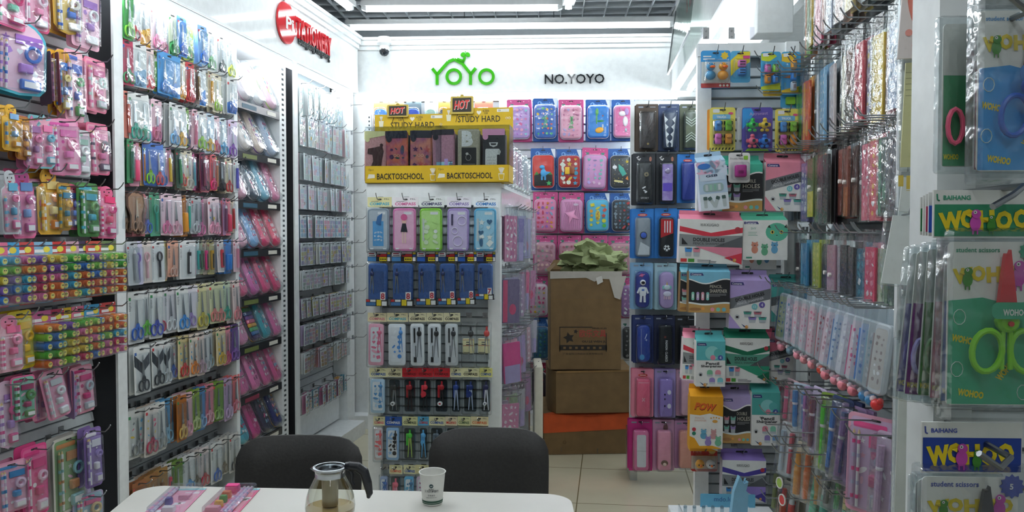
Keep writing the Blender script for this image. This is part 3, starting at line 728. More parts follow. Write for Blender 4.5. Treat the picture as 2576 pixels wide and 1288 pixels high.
@cached
def block_case_pack(num, w=.1, ch=.19, hh=.045, blue='2f6fb0', flip=0):
    """blue geometry case between block-coloured header and footer"""
    hd = MB(); W2 = w + .012
    def blocks(mb, z, h):
        mb.box(-W2 / 2, W2 / 2, -.0016, .0016, z - h, z, M('16181c', 'card'))
        for x0, x1, a, b_, c in ((.01, .38, .06, .5, 'e8e8ea'), (.01, .38, .55, .97, blue), (.42, .84, .04, .2, 'f0f0f0'), (.42, .84, .24, .5, 'c8282c'), (.87, .99, .04, .25, 'e8cf1c'), (.87, .99, .3, .5, '2858a0'), (.52, .84, .55, .95, 'e8cf1c'), (.87, .99, .55, .95, 'f0f0f0')):
            mb.flat(rect(-W2 / 2 + x0 * W2, -W2 / 2 + x1 * W2, z - b_ * h, z - a * h), -.0022, M(c, 'card'))
    blocks(hd, 0, hh)
    hd.flat(rect(-W2 * .44, -W2 * .2, -hh * .26, -hh * .14), -.0026, M('b04a5a', 'card')); hd.flat(rect(-W2 * .44, -W2 * .17, -hh * .44, -hh * .36), -.0026, M('55585c', 'card'))
    for i in range(4): hd.flat(rect(W2 * .06 + i * .0075, W2 * .06 + i * .0075 + .005, -hh * .84, -hh * .68), -.0026, M('3a3620', 'card'))
    slot(hd, -.003, 0, -hh * .3, .016)
    z0 = -hh - .004; cz = z0 - ch / 2
    cs = MB(); cs.loft(w * .93, ch * .9, .014, [(.004, 0), (0, -.006), (0, -.02), (.005, -.027)], M('3f62a0', 'jelly'), 0, cz + ch * .03)
    k = MB(); y = -.0275; k.prism(rr(w * .5, ch * .5, .01, w * .08, cz + .01), y - .0006, y, M('35548a', 'jelly'))
    k.X = Matrix.Translation((-w * .25, -.014, cz + ch * .36)) @ Matrix.Scale(1, 4); compass_shape(k, 0, 0, ch * .6, '1d2c5a'); k.X = None
    ft = MB(); fh = ch * .16; fz = cz - ch / 2 - .002; y2 = -.030
    ft.box(-W2 * .48, W2 * .48, y2, -.001, fz, fz + fh * .12, M('16181c', 'card')); ft.box(-W2 * .48, W2 * .48, y2 - .001, y2, fz, fz + fh, M('16181c', 'card'))
    for x0, x1, a, b_, c in ((.02, .16, .62, .95, 'c8282c'), (.19, .42, .62, .95, 'f0f0f0'), (.02, .42, .08, .55, '3f78b0'), (.46, .66, .08, .95, 'e8cf1c'), (.69, .9, .08, .72, 'f0f0f0')):
        ft.flat(rect(-W2 * .48 + x0 * W2, -W2 * .48 + x1 * W2, fz + a * fh, fz + b_ * fh), y2 - .0015, M(c, 'card'))
    ft.box(W2 * .14, W2 * .36, y2 - .0012, y2, fz + fh * .9, fz + fh * 2.05, M('f2f2f2', 'card')); ft.text(str(num), W2 * .25, fz + fh * 1.46, M('c02034', 'card'), None, fh * .9, y2 - .002, bold=.03)
    bg = MB(); bg.loft(w + .01, ch + .006, .006, [(0, .002), (0, -.02), (.006, -.034)], BAG, 0, cz, 2, False)
    return [part('header_card', hd), part('case', cs), part('compass', k), part('footer_card', ft), part('bag', bg)]
@cached
def compass_pack(style, hcol, tcol, c1, c2, w=.075, hh=.035, ch=.2, txt='COMPASS', seed=0):
    hd = head_card(w + .008, hh, hcol, txt, tcol) if hcol else head_card(w, .006, 'e4e8e8', '', '')
    z0 = -hh - .004; cz = z0 - ch / 2; q = random.Random(seed)
    ps = [part('header_card', hd)] if hcol else []
    k = MB()
    if style == 'tray':      # white tray with compass
        tr = MB(); tr.loft(w * .86, ch * .96, .012, [(.003, 0), (0, -.004), (0, -.014), (.004, -.016)], M(c2, 'plastic'), 0, cz)
        tr.flat(rr(w * .62, ch * .84, .01, 0, cz), -.0165, M('d8dde2' if c2 == 'f2f4f6' else c2, 'plastic')); ps.append(part('tray', tr))
        compass_shape(k, w * .13, cz + ch * .4, ch * .72, c1); k.cyl((-w * .16, -.018, cz + ch * .05), (-w * .16, -.018, cz + ch * .38), .004, M(c1, 'plastic'), 6)
        k.cyl((-w * .1, -.018, cz - ch * .3), (-w * .1, -.018, cz - ch * .02), .003, STEEL, 6); k.bbox(-w * .22, -w * .05, -.021, -.016, cz - ch * .4, cz - ch * .28, M(c1, 'plastic'), .002)
    elif style == 'flat':    # flat printed tray
        tr = MB(); tr.loft(w * .88, ch * .95, .01, [(.003, 0), (0, -.004), (0, -.014), (.004, -.016)], M(c2, 'jelly'), 0, cz)
        tr.flat(rr(w * .62, ch * .8, .008, 0, cz), -.0165, M('e8ecf0', 'card')); decor(tr, w * .5, ch * .66, [c1, c2, c1], 12, seed, -.017, 0, cz, .0006, .008, .02); ps.append(part('tray', tr))
        compass_shape(k, w * .2, cz + ch * .4, ch * .6, c1, c1)
    elif style == 'sleeve':  # card sleeve around a single compass
        tr = MB(); tr.bbox(-w * .42, w * .42, -.018, -.004, cz - ch * .2, cz + ch * .14, M(c2, 'card'), .003)
        for z in (cz + ch * .11, cz - ch * .02): tr.flat(rect(-w * .4, w * .4, z, z + .002), -.0186, M('b8403a', 'card'))
        lines(tr, -w * .15, w * .2, cz + ch * .07, 2, .01, DG, -.0186, 1, .004); lines(tr, -w * .36, w * .36, cz - ch * .17, 1, .01, DG, -.0186, 1, .003); ps.append(part('sleeve', tr))
        compass_shape(k, w * .2, cz + ch * .42, ch * .8, c1)
    elif style == 'bare':    # compass in a blister tray
        tr = MB(); tr.loft(w * .8, ch * .9, .008, [(.002, 0), (0, -.003), (0, -.005)], M('aab2b8', 'clear'), 0, cz, 3); ps.append(part('tray', tr))
        compass_shape(k, w * .05, cz + ch * .42, ch * .85, c1, c2); k.bbox(-w * .25, -w * .08, -.016, -.004, cz - ch * .05, cz + ch * .3, M(c1, 'plastic'), .003)
        if seed % 3 == 0: k.loft(w * .4, w * .4, w * .19, [(0, -.018), (.001, -.026)], M(c1, 'plastic'), -w * .05, cz + .01)
        if seed % 3 == 1: k.prism(ell(w * .34, w * .3, -w * .05, cz - ch * .2), -.028, -.018, M('f2f2f2', 'plastic')); k.prism(ell(w * .16, w * .1, -w * .05, cz - ch * .2), -.029, -.028, M(c1, 'plastic'))
    ps.append(part('compass', k)); bg = MB(); bg.loft(w + .004, ch + .008, .006, [(0, .002), (0, -.02), (.006, -.032)], BAG if style == 'sleeve' else CLR, 0, cz, 2, False)
    ps.append(part('blister', bg)); return ps

# --- moulded pencil case on a card (back wall)
@cached
def moulded_case(card, col, cols, w=.175, h=.3, seed=0, clear=0, motif=''):
    cols = cols.split(',')
    c = MB(); c.prism(rr(w, h, .006, 0, -h / 2), 0, .0016, M(card, 'card')); slot(c, cz=-.014, w=.03)
    l2 = {'c8508a': 'e88ab8', '2a5fa8': '4f96d8'}.get(card, 'f0f0f0')
    if card == '2a5fa8':
        c.text('O', -w * .22, -.035, M('7fb2e8', 'card'), None, .03, -.0008, bold=.03); c.text('lomic', w * .05, -.038, M('7fb2e8', 'card'), w * .5, .026, -.0008, bold=.02)
        c.flat([(w * .3, -.004), (w / 2 - .003, -.004), (w / 2 - .003, -.07), (w * .42, -.06)], -.0006, M('dfe9f2', 'card'))
    else:
        for s in (-1, 1): c.flat(heart(.026, s * w * .3, -.04), -.0008, M('4a8a78', 'card'))
        c.flat(ell(w * .5, .02, 0, -.05), -.0006, M(l2, 'card')); decor(c, w * .9, .05, [l2, 'f4c8dc'], 8, seed, -.0009, 0, -.03, 0, .004, .009, 'card')
    ch, cw = h * .78, w * .86; cz = -h + ch / 2 + .012
    b = MB(); rm = M('f0eef2' if not clear else 'd8c8d4', 'plastic')
    b.loft(cw, ch, .028, [(.004, 0), (0, -.008), (0, -.03)], M(col, 'plastic'), 0, cz, 4)
    b.loft(cw - .002, ch - .002, .027, [(0, -.0302), (.001, -.044), (.006, -.052), (.014, -.055)], M(col, 'plastic'), 0, cz, 4)
    z = MB(); z.loft(cw + .004, ch + .004, .03, [(0, -.024), (0, -.034)], rm, 0, cz, 4)
    d = MB(); y = -.055
    if motif == 'dino':
        d.flat([(-cw * .42, cz - ch * .44), (cw * .42, cz - ch * .44), (cw * .42, cz - ch * .1), (0, cz - ch * .02), (-cw * .42, cz - ch * .12)], y - .0004, M('1c1f22', 'plastic'))
        m = M('4aa4dc', 'plastic'); d.dome(ell(.04, .055, 0, cz - .01), y, y - .008, m); d.dome(ell(.036, .028, -.008, cz + .03), y, y - .009, m); d.prism(rect(-.006, .01, cz, cz + .03), y - .006, y, m); d.prism([(.015, cz - .03), (.05, cz - .005), (.02, cz + .0)], y - .005, y, m)
        for s in (-.01, .012): d.prism(rr(.012, .03, .004, s, cz - .045), y - .006, y, m)
        d.prism(star(.02, cw * .25, cz - ch * .36), y - .003, y, M('4cbc6a', 'plastic'))
        for s in (-1, 1): d.prism([(s * cw * .42, cz - ch * .1), (s * cw * .2, cz - ch * .1), (s * cw * .3, cz)][::s], y - .003, y, M('4f9a48', 'plastic'))
    elif motif == 'rocket':
        P = rot2([(-.016, cz - .03), (.016, cz - .03), (.018, cz + .02), (0, cz + .06), (-.018, cz + .02)], .5, 0, cz)
        d.dome([(x + .01, z) for x, z in P], y, y - .008, M('3f9a8c', 'plastic'), .85); d.prism(ell(.03, .026, -cw * .3, cz + .03), y - .007, y, M('eef0f2', 'plastic'))
        d.prism(rot2(rr(.06, .014, .002, -cw * .12, cz - ch * .3), -.15, -cw * .12, cz - ch * .3), y - .004, y, M('e8d890', 'plastic')); d.prism(star(.014, cw * .3, cz + ch * .3), y - .003, y, M('e8c83a', 'plastic')); d.prism([(.03, cz - .05), (.05, cz - .06), (.045, cz - .03)], y - .005, y, M('e88a2c', 'plastic'))
        decor(d, cw * .8, ch * .85, ['e8c83a', 'f0f0f0'], 22, seed, y, 0, cz, .002, .004, .008)
    elif motif == 'sea':
        d.prism(rr(cw * .78, ch * .88, .02, 0, cz), y - .001, y, M('3a8ede', 'plastic')); y -= .001
        d.dome(rot2(ell(.06, .04, -.004, cz - ch * .26), .2, 0, cz), y, y - .008, M('e8a83a', 'plastic')); d.dome(ell(.012, .08, -.012, cz + ch * .1), y, y - .004, M('4aa858', 'plastic')); d.dome(ell(.05, .014, .014, cz + ch * .02), y, y - .004, M('4aa858', 'plastic')); d.dome(ell(.022, .05, -.01, cz + ch * .3), y, y - .004, M('6ab858', 'plastic'))
        d.prism(ell(.012, .03, .03, cz - .03, 8), y - .003, y, M('e0e8f0', 'plastic')); d.prism(ell(.01, .01, .03, cz + .04, 8), y - .003, y, M('c05a3a', 'plastic')); d.text('D lomic', cw * .3, cz - ch * .3, M('f2f4f6', 'card'), ch * .28, None, y - .001, math.pi / 2)
    elif motif == 'pony':
        d.prism(rr(cw * .78, ch * .88, .02, 0, cz), y - .001, y, M('f07ab0', 'plastic')); y -= .001
        d.dome(ell(.035, .07, .012, cz + ch * .0), y, y - .007, M('e8e4ea', 'plastic')); d.dome(ell(.05, .036, -.008, cz + ch * .24), y, y - .008, M('eeeaf0', 'plastic')); d.dome(ell(.03, .05, .02, cz + ch * .3), y, y - .009, M('b090c8', 'plastic')); d.prism([(-.02, cz + ch * .33), (-.01, cz + ch * .33), (-.03, cz + ch * .43)], y - .006, y, M('e0c8d8', 'plastic')); d.prism(ell(.014, .03, .016, cz - .06, 8), y - .005, y, M('8aa0b0', 'plastic'))
        decor(d, cw * .7, ch * .8, ['c83070', 'f8d0e0'], 14, seed, y, 0, cz, .001, .004, .008)
    elif motif == 'ripple':
        for i in range(9):
            x = -cw * .38 + i * cw * .095; d.tube([(x, y + .001, cz - ch * .42), (x + .006, y - .001, cz - .02), (x * .7 + .01, y - .001, cz + ch * .2), (x * .8, y + .001, cz + ch * .42)], .0035, M('d890b8', 'plastic'), 5)
        P = [(.0, cz + .03), (.03, cz + .045), (.02, cz + .01), (.06, cz - .03), (.01, cz - .02), (-.02, cz - .07), (-.02, cz - .01), (-.05, cz + .02)]
        d.dome(P[::-1], y, y - .008, M('e89cc4', 'plastic')); d.prism(ell(.034, .016, .03, cz + ch * .34), y - .006, y, M('f0d8e8', 'plastic'))
    elif motif == 'streak':
        decor(d, cw * .76, ch * .8, cols, 16, seed, y, 0, cz, .004, .012, .024)
    elif motif == 'packs':
        d.bbox(-.03, .03, y - .012, y, cz - .02, cz + .03, M('e8b83a', 'plastic')); d.bbox(-.0, .035, y - .014, y, cz - .02, cz + .035, M('8a4a2a', 'plastic'))
        decor(d, cw * .8, ch * .86, cols, 18, seed, y, 0, cz, .005, .018, .034)
    elif motif == 'oval':
        d.dome(ell(.034, .075, 0, cz), y, y - .006, M('e8d84a', 'plastic')); d.text('FUN', 0, cz, M('c05a20', 'plastic'), .05, None, y - .0066, math.pi / 2, .02)
        for s in (-1, 1): decor(d, cw * .3, ch * .8, cols, 5, seed + s, y, s * cw * .28, cz, .006, .022, .03)
        decor(d, .02, ch * .86, cols, 2, seed, y, 0, cz, .005, .022, .028)
    else:
        decor(d, cw * .82, ch * .88, cols, 30 if motif == 'dense' else 22, seed, y, 0, cz, .005, .010, .022)
        if motif == 'named': d.text('D lomic', 0, cz, M('4cc070', 'plastic'), ch * .36, .03, y - .006, math.pi / 2, .02, .004)
    bl = blister(cw + .01, ch + .008, .062, cz, 0, CLR, .03)
    return [part('card', c), part('case', b, None, [part('zip', z), part('raised_print', d)]), part('blister', bl)]

# --- long pencil case on a card
@cached
def long_case(card, col, motif='', w=.125, h=.26, seed=0, oval=0):
    c = MB(); c.prism(rr(w, h, .005, 0, -h / 2), 0, .0016, M(card, 'card')); slot(c, cz=-.014, w=.024, c='15161a')
    cw, ch = w * .64, h * .78; cz = -h + ch / 2 + .01
    b = MB(); d = .045; y = -d
    r = cw * (.42 if oval else .2)
    b.loft(cw, ch, r, [(.004, 0), (0, -.01), (0, -d + .012), (.004, -d + .003), (.010, -d)], M(col, 'plastic'), 0, cz, 4)
    k = MB()
    if motif == 'teeth':
        k.prism([(-cw * .44, cz + ch * .44)] + [(-cw * .44 + (cw * .02 * i) + (cw * .26 if i % 2 else 0), cz + ch * (.38 - .1 * i)) for i in range(9)] + [(-cw * .1, cz - ch * .46), (-cw * .24, cz - ch * .46)], y - .002, y, M('eceef0', 'fabric'))
        k.prism([(cw * .44, cz + ch * .44), (cw * .18, cz - ch * .46), (cw * .06, cz - ch * .46)] + [(cw * .44 - (cw * .03 * i) - (cw * .26 if i % 2 else 0), cz + ch * (.38 - .1 * i)) for i in range(8, -1, -1)], y - .002, y, M('eceef0', 'fabric'))
    elif motif == 'chevron':
        for zc, s in ((.34, -1), (-.34, 1)):
            for j in range(3): zz = cz + ch * zc + s * j * .014; k.prism([(-cw * .42, zz), (0, zz + s * .022), (cw * .42, zz), (cw * .42, zz + .006), (0, zz + .006 + s * .022), (-cw * .42, zz + .006)], y - .001, y, M('c9d2c4', 'plastic'))
        k.prism(rr(cw * .8, ch * .26, .003, 0, cz), y - .001, y, M('6f765e', 'plastic'))
    elif motif == 'scratch':
        for j in range(5): k.tube([(-cw * .2 + j * .008, y - .001, cz + .03 - .01 * j), (cw * .05 + j * .008, y - .001, cz + .085 - .01 * j)], .0012, M('6a5048', 'plastic'), 4)
        k.prism(star(.008, 0, cz - ch * .38), y - .001, y, M('b8a060', 'metal'))
    elif motif == 'badge':
        k.loft(.026, .026, .012, [(0, y), (.002, y - .003)], M('b8a888', 'metal'), cw * .1, cz + ch * .2); k.prism(star(.008, cw * .1, cz + ch * .2), y - .004, y - .003, M('3a3634', 'plastic')); 
        for j in range(3): k.prism(rot2(rr(.02 - .003 * j, .007, .002, -cw * .06 + .006 * j, cz - ch * (.12 + .07 * j)), .5 * (-1) ** j, -cw * .06, cz - ch * (.12 + .07 * j)), y - .001, y, M('e8e8e8', 'plastic'))
        k.text('SPORT', 0, cz - ch * .38, M('c8c8c8', 'card'), cw * .55, None, y - .001)
    elif motif == 'holo':
        k.prism(rr(cw * .78, ch * .9, .004, 0, cz), y - .002, y, M('c9b8e8', 'holo')); k.dome(ell(.03, .028, 0, cz + ch * .28), y - .002, y - .006, M('b8b0c0', 'holo')); k.prism(rr(cw * .7, ch * .2, .004, 0, cz - ch * .12), y - .003, y - .002, M('6a50c0', 'plastic'))
    elif motif == 'dial':
        k.loft(.04, .04, .019, [(0, y), (.002, y - .006), (.008, y - .007)], M('2a2e34', 'plastic'), 0, cz + ch * .05); k.loft(.03, .03, .014, [(0, y - .0065), (.003, y - .008)], M('3a62c8', 'plastic'), 0, cz + ch * .05)
        k.prism([(-cw * .4, cz - ch * .45), (cw * .4, cz - ch * .45), (cw * .4, cz - ch * .25), (-cw * .2, cz - ch * .12)], y - .001, y, M('c8cdd2', 'plastic'))
    elif motif == 'ball':
        k.prism([(-cw * .42, cz + ch * .45), (-cw * .42, cz - ch * .02), (cw * .42, cz + ch * .1), (cw * .42, cz + ch * .45)], y - .001, y, M('c0282e', 'plastic'))
        for j in range(3): k.prism(rr(.006, ch * .3, .001, -cw * .15 + j * .014, cz + ch * .26), y - .0018, y - .001, M('f0e8e8', 'card'))
        k.prism(ell(.034, .034, 0, cz - ch * .28), y - .003, y, M('f2f2f2', 'plastic')); k.prism(star(.007, 0, cz - ch * .28, 5, .8), y - .004, y - .003, DARK)
        for j in range(5): a = math.pi / 2 + j * 1.2566; k.prism(ell(.008, .008, .0135 * math.cos(a), cz - ch * .28 + .0135 * math.sin(a), 6), y - .004, y - .003, DARK)
    elif motif == 'astro':
        m = M('eceef2', 'plastic'); k.dome(ell(.032, .032, 0, cz + ch * .2), y, y - .012, m); k.prism(ell(.02, .016, 0, cz + ch * .2), y - .0135, y - .011, DARK); k.dome(rr(.036, .05, .01, 0, cz - .008), y, y - .010, m, .85); k.flat(rr(.014, .01, .002, 0, cz), y - .0105, M('4a6ab0', 'plastic'))
        for s in (-1, 1): k.tube([(s * .015, y - .004, cz + .012), (s * .028, y - .004, cz - .018)], .0055, m, 6); k.tube([(s * .009, y - .004, cz - .028), (s * .011, y - .004, cz - .066)], .0065, m, 6)
        k.prism(ell(.018, .018, -.006, cz + ch * .4), y - .003, y, M('d84a8a', 'plastic')); k.prism(rot2(ell(.036, .006, -.006, cz + ch * .4), .3, -.006, cz + ch * .4), y - .004, y - .003, M('e88ac0', 'plastic'))
    elif motif == 'pony':
        k.dome(ell(.034, .03, 0, cz + ch * .08), y, y - .008, M('d8e8ee', 'plastic')); k.dome(ell(.044, .03, .002, cz - ch * .1), y, y - .007, M('e4e0f2', 'plastic')); k.prism([(-.004, cz + ch * .14), (.004, cz + ch * .14), (0, cz + ch * .24)], y - .006, y, M('e8c860', 'plastic'))
        for s in (-.014, -.004, .008, .016): k.prism(rr(.006, .018, .002, s, cz - ch * .2), y - .004, y, M('eecfe0', 'plastic'))
        for s in (-1, 1): k.prism(ell(.014, .02, s * .018, cz + ch * .08), y - .005, y, M('8ad0c8', 'plastic'))
    elif motif == 'words':
        k.text('FASHION  CLASSICS', cw * .08, cz - ch * .16, M('eeeeee', 'card'), ch * .55, .012, y - .001, -math.pi / 2, .02); k.prism(star(.01, -.002, cz + ch * .2, 6, .3), y - .001, y, M('8a3a30', 'plastic'))
    elif motif == 'blue':
        k.tube([(-cw * .22, y - .001, cz + ch * .4), (-cw * .2, y - .001, cz - ch * .3)], .001, M('c8d4e8', 'plastic'), 4); k.prism(ell(.026, .03, -cw * .15, cz - ch * .36), y - .003, y, M('4a98d0', 'plastic'))
        k.prism(rot2(rr(.03, .004, .001, .01, cz + ch * .2), 1.2, .01, cz + ch * .2), y - .001, y, M('d0d8e8', 'plastic')); k.prism(star(.008, .012, cz + ch * .1, 4, .3), y - .001, y, M('d0d8e8', 'plastic'))
    elif motif == 'letters':
        for j in (-1, 1): k.prism(rot2(rr(.024, .004, .001, 0, cz - .01), j * .9, 0, cz - .01), y - .001, y, M('f4c0cc', 'plastic'))
        k.prism(rr(cw * .76, .003, .001, 0, cz + ch * .4), y - .001, y, M('f4b8c8', 'plastic'))
    elif motif == 'bears':
        for s in (-.2, .16): k.prism(ell(.02, .026, cw * .22, cz + ch * s), y - .002, y, M('eae6f4', 'plastic'))
        for z in (.1, -.02, -.2): k.prism(rr(.008, .010, .002, -cw * .1, cz + ch * z), y - .001, y, M('3a3450', 'plastic'))
    elif motif == 'girl':
        k.dome(ell(.038, .03, 0, cz - ch * .3), y, y - .006, M('7a5a4a', 'plastic')); k.dome(ell(.022, .02, 0, cz - ch * .33), y - .002, y - .008, M('f2d2c4', 'plastic'))
    elif motif == 'stack':
        k.prism(rr(cw * .6, ch * .8, .008, 0, cz), y - .002, y, M('e6e4ea', 'plastic')); k.prism(rr(cw * .6, .003, .001, 0, cz), y - .0026, y - .002, M('c8c4cc', 'plastic'))
    elif motif == 'lace':
        for i in range(12): a = i * .5236; k.prism(ell(.005, .005, .018 * math.cos(a), cz + .03 + .018 * math.sin(a), 6), y - .001, y, M('d8d8d8', 'plastic'))
        for i in range(10): k.prism(ell(.006, .006, (-1) ** i * .012, cz - .02 - i * .007, 6), y - .001, y, M('c8c8c8', 'plastic'))
    if card in ('2f7fd0', 'e890a8'): c.flat(ell(w * .44, .016, 0, -.034), -.0008, M('c84a44', 'card')); c.flat(rr(w * .26, .004, .001, 0, -.034), -.0012, M('f0d8d0', 'card'))
    elif card == '2c3036':
        for j in range(3): c.prism(rot2(rr(.016, .006, .002, -w * .28 + .006 * j, -.02 - .009 * j), .6 * (-1) ** j, -w * .28, -.02 - .009 * j), -.001, 0, M('dcdcdc', 'card'))
        c.flat(ell(.014, .026, w * .28, -.03), -.0008, M('a06a58', 'card'))
    else: c.flat(rr(w * .22, .008, .001, -w * .28, -.016), -.0008, M('8a94a4', 'card')); c.flat(rr(w * .25, .003, .001, w * .25, -.016), -.0008, M('9aa4b4', 'card'))
    if motif == 'girl' and card != col: c.flat(ell(.026, .05, w * .1, -.045), -.0008, M('7a5a58', 'card'))
    bl = blister(cw + .016, ch + .012, .055, cz, 0, CLR, .014)
    return [part('card', c), part('case', b, None, [part('motif', k)] if k.v else []), part('blister', bl)]

# --- sharpener cartons: origin at the slot in the hanging flap
def pencil_tip(mb, x, z, s, y):
    mb.flat([(x - s, z + s * .9), (x - s * .1, z + s * .35), (x + s * .1, z), (x - s * .25, z + s * .1)], y, M('2e4a7a', 'card'))
    mb.flat(star(s * .5, x + s * .35, z + s * .1, 7, .7), y - .0003, M('d8924a', 'card')); mb.flat(star(s * .28, x + s * .5, z + s * .2, 6, .6), y - .0006, M('e8c07a', 'card'))
def mini_sharp(mb, x, z, w, h, c, y):
    mb.flat([(x - w * .36, z - h / 2), (x + w * .36, z - h / 2), (x + w / 2, z + h / 2), (x - w / 2, z + h / 2)], y, M('b8c0c4', 'card')); mb.flat([(x - w * .42, z), (x + w * .42, z), (x + w / 2, z + h / 2), (x - w / 2, z + h / 2)], y - .0004, M(c, 'card')); mb.flat(ell(w * .7, h * .18, x, z + h * .42, 10), y - .0008, M('4a5256', 'card'))
@cached
def carton(design, w, h, base, acc, seed=0):
    """carton with a hanging flap on top; front face at y = -.05"""
    d = .05; fh = min(.05, h * .17); b = MB(); y = -d - .0006
    zt = -fh + .012; zb = -h + .012; bh = zt - zb
    bx0 = -w / 2; X = lambda t: bx0 + t * w; Z = lambda t: zb + t * bh
    b.box(-w / 2, w / 2, -d, 0, zb, zt, M(base, 'card'))
    fl = MB(); fl.prism([(-w / 2 + .002, zt), (w / 2 - .002, zt), (w / 2 - .004, .012), (-w / 2 + .004, .012)], -.004, -.001, M(acc, 'card')); fl.flat(rr(min(.045, w * .3), .008, .004, 0, 0), -.0046, M('26272b', 'card'))
    fl.add([(-w / 2 + .001, -.0045, zt + fh * .55), (w / 2 - .001, -.0045, zt + fh * .55), (w / 2, -d, zt), (-w / 2, -d, zt)], [(3, 2, 1, 0)], M(acc, 'card'))
    p = MB()
    def lab(): p.flat([(X(.03), Z(.9)), (X(.36), Z(.9)), (X(.33), Z(.96)), (X(.03), Z(.96))], y - .0004, M('3a3a78', 'card')); p.text('Comarse', X(.18), Z(.93), M('e8e8f2', 'card'), w * .24, None, y - .0008, bold=.02)
    if design == 'banner':
        a2 = {'e88aa2': 'd8384c', '2f9a78': '12704e', '9a84d0': '4a3f9c'}.get(acc, acc)
        p.flat(rect(X(0), X(1), Z(.0), Z(1)), y, M('eceeea', 'card'))
        p.flat([(X(0), Z(.72)), (X(.5), Z(.6)), (X(1), Z(.72)), (X(1), Z(.84)), (X(.5), Z(.7)), (X(0), Z(.84))], y - .0003, M(a2, 'card'))
        p.flat([(X(0), Z(.38)), (X(1), Z(.38)), (X(1), Z(.66)), (X(.5), Z(.62)), (X(0), Z(.66))], y - .0006, M('8a8e90' if a2 != '12704e' else '5aa08a', 'card')); p.flat([(X(.55), Z(.38)), (X(1), Z(.38)), (X(1), Z(.64))], y - .0008, M('5a5e62', 'card')); p.flat([(X(.04), Z(.42)), (X(.14), Z(.42)), (X(.04), Z(.58))], y - .0009, DARK)
        p.text('DOUBLE HOLES', X(.47), Z(.54), M('1d1f22', 'card'), w * .5, bh * .085, y - .0012, bold=.03); p.text('PENCIL SHARPENER', X(.47), Z(.45), M('3a3d42', 'card'), w * .5, bh * .05, y - .0012)
        p.text('XUGAO', X(.52), Z(.88), M('2a2c30', 'card'), w * .2, bh * .06, y - .0009); p.text('旭高', X(.37), Z(.88), M('2a2c30', 'card'), w * .09, bh * .06, y - .0009)
        p.flat([(X(.25), Z(.38)), (X(1), Z(.38)), (X(1), Z(.1)), (X(.75), Z(.16))], y - .0007, M(acc, 'card')); p.flat([(X(1), Z(0)), (X(1), Z(.26)), (X(.72), Z(.14))][::1], y - .0010, M(a2, 'card'))
        p.flat(rect(X(0), X(.5), Z(0), Z(.1)), y - .0011, M('eceeea', 'card'))
        for i, c in enumerate(('3f90d8', 'e08a9c')): mini_sharp(p, X(.15 + .13 * i), Z(.25), w * .12, bh * .2, c, y - .0013)
        p.flat(rect(X(.03), X(.13), Z(.02), Z(.1)), y - .0014, M('c83a3a', 'card')); p.flat(rect(X(.15), X(.25), Z(.02), Z(.1)), y - .0014, M('4a9a38', 'card')); lines(p, X(.3), X(.62), Z(.08), 3, .004, DG, y - .0014, 1); p.flat(ell(w * .1, w * .1, X(.92), Z(.78)), y - .0009, M('b83a48', 'card')); pencil_tip(p, X(.86), Z(.08), w * .07, y - .0014)
    elif design == 'wave':
        p.flat(rect(X(0), X(1), Z(0), Z(1)), y, M(acc, 'card'))
        wv = lambda z0, k=1: [(X(t), Z(z0 + k * .06 * math.sin(t * 6.3 + 2.2))) for t in [i / 12 for i in range(13)]]
        p.flat([(X(0), Z(.2)), (X(1), Z(.2))] + wv(.78)[::-1], y - .0003, M('f2f2f0', 'card')); p.flat([(X(0), Z(.22)), (X(1), Z(.22))] + wv(.75)[::-1], y - .0006, M('222428', 'card'))
        p.flat([(X(0), Z(0)), (X(1), Z(0))] + wv(.2, .4)[::-1], y - .0009, M('c49a5a', 'card')); p.flat(wv(.2, .4) + wv(.24, .4)[::-1], y - .0010, M('e8f0ee', 'card')); lab()
        t1, t2 = ('PENCIL', 'SHARPENER') if acc == '7fc2dc' else ('DOUBLE', 'HOLES')
        p.text(t1, X(.66), Z(.64), M('c8c4b4', 'card'), w * (.34 if t1 == 'DOUBLE' else .3), bh * .07, y - .0012); p.text(t2, X(.72), Z(.53), M('d8d4c4', 'card'), w * .42, bh * .085, y - .0012); lines(p, X(.5), X(.92), Z(.46), 3, .004, M('8a8c8e', 'card'), y - .0012, 2)
        cc = ('d88a9a', '7ac0b0', '7ac0b0', 'a08ac8')
        for i in range(4):
            if acc == '7fc2dc': p.flat(rr(w * .07, bh * .2, .004, X(.1 + .12 * i), Z(.4)), y - .0012, M(('8ad0b8', 'c4a8d8', 'e8a8b8', '8ad0c8')[i], 'card')); p.flat(rr(w * .035, bh * .1, .002, X(.1 + .12 * i), Z(.4)), y - .0015, M('e8eaec', 'card'))
            else: mini_sharp(p, X(.14 + .22 * (i % 2)), Z(.5 - .2 * (i // 2)), w * .18, bh * .16, cc[i], y - .0012)
        for i, c in enumerate(('e89aa8', '7ad0b8', '6ab8c8')): p.flat(ell(w * .1, w * .1, X(.58 + .14 * i), Z(.08)), y - .0013, M(c, 'card'))
        p.flat(star(w * .05, X(.35), Z(.1), 8, .7), y - .0013, M('e8a050', 'card')); p.flat(ell(w * .3, bh * .08, X(.16), Z(.08)), y - .0012, M('a87a48', 'card'))
    elif design == 'diag':
        p.flat(rect(X(0), X(1), Z(0), Z(1)), y, M(acc, 'card'))
        p.flat([(X(0), Z(0)), (X(1), Z(0)), (X(1), Z(.62)), (X(0), Z(.42))][:4], y - .0003, M('ecece8', 'card')); p.flat([(X(0), Z(0)), (X(.3), Z(0)), (X(0), Z(.3))], y - .0005, M(acc, 'card'))
        p.flat([(X(0), Z(.4)), (X(1), Z(.62)), (X(1), Z(.84)), (X(0), Z(.62))], y - .0007, M('6a6e72', 'card')); p.flat([(X(.1), Z(.42)), (X(.5), Z(.51)), (X(.3), Z(.68))], y - .0009, M('8e9296', 'card'))
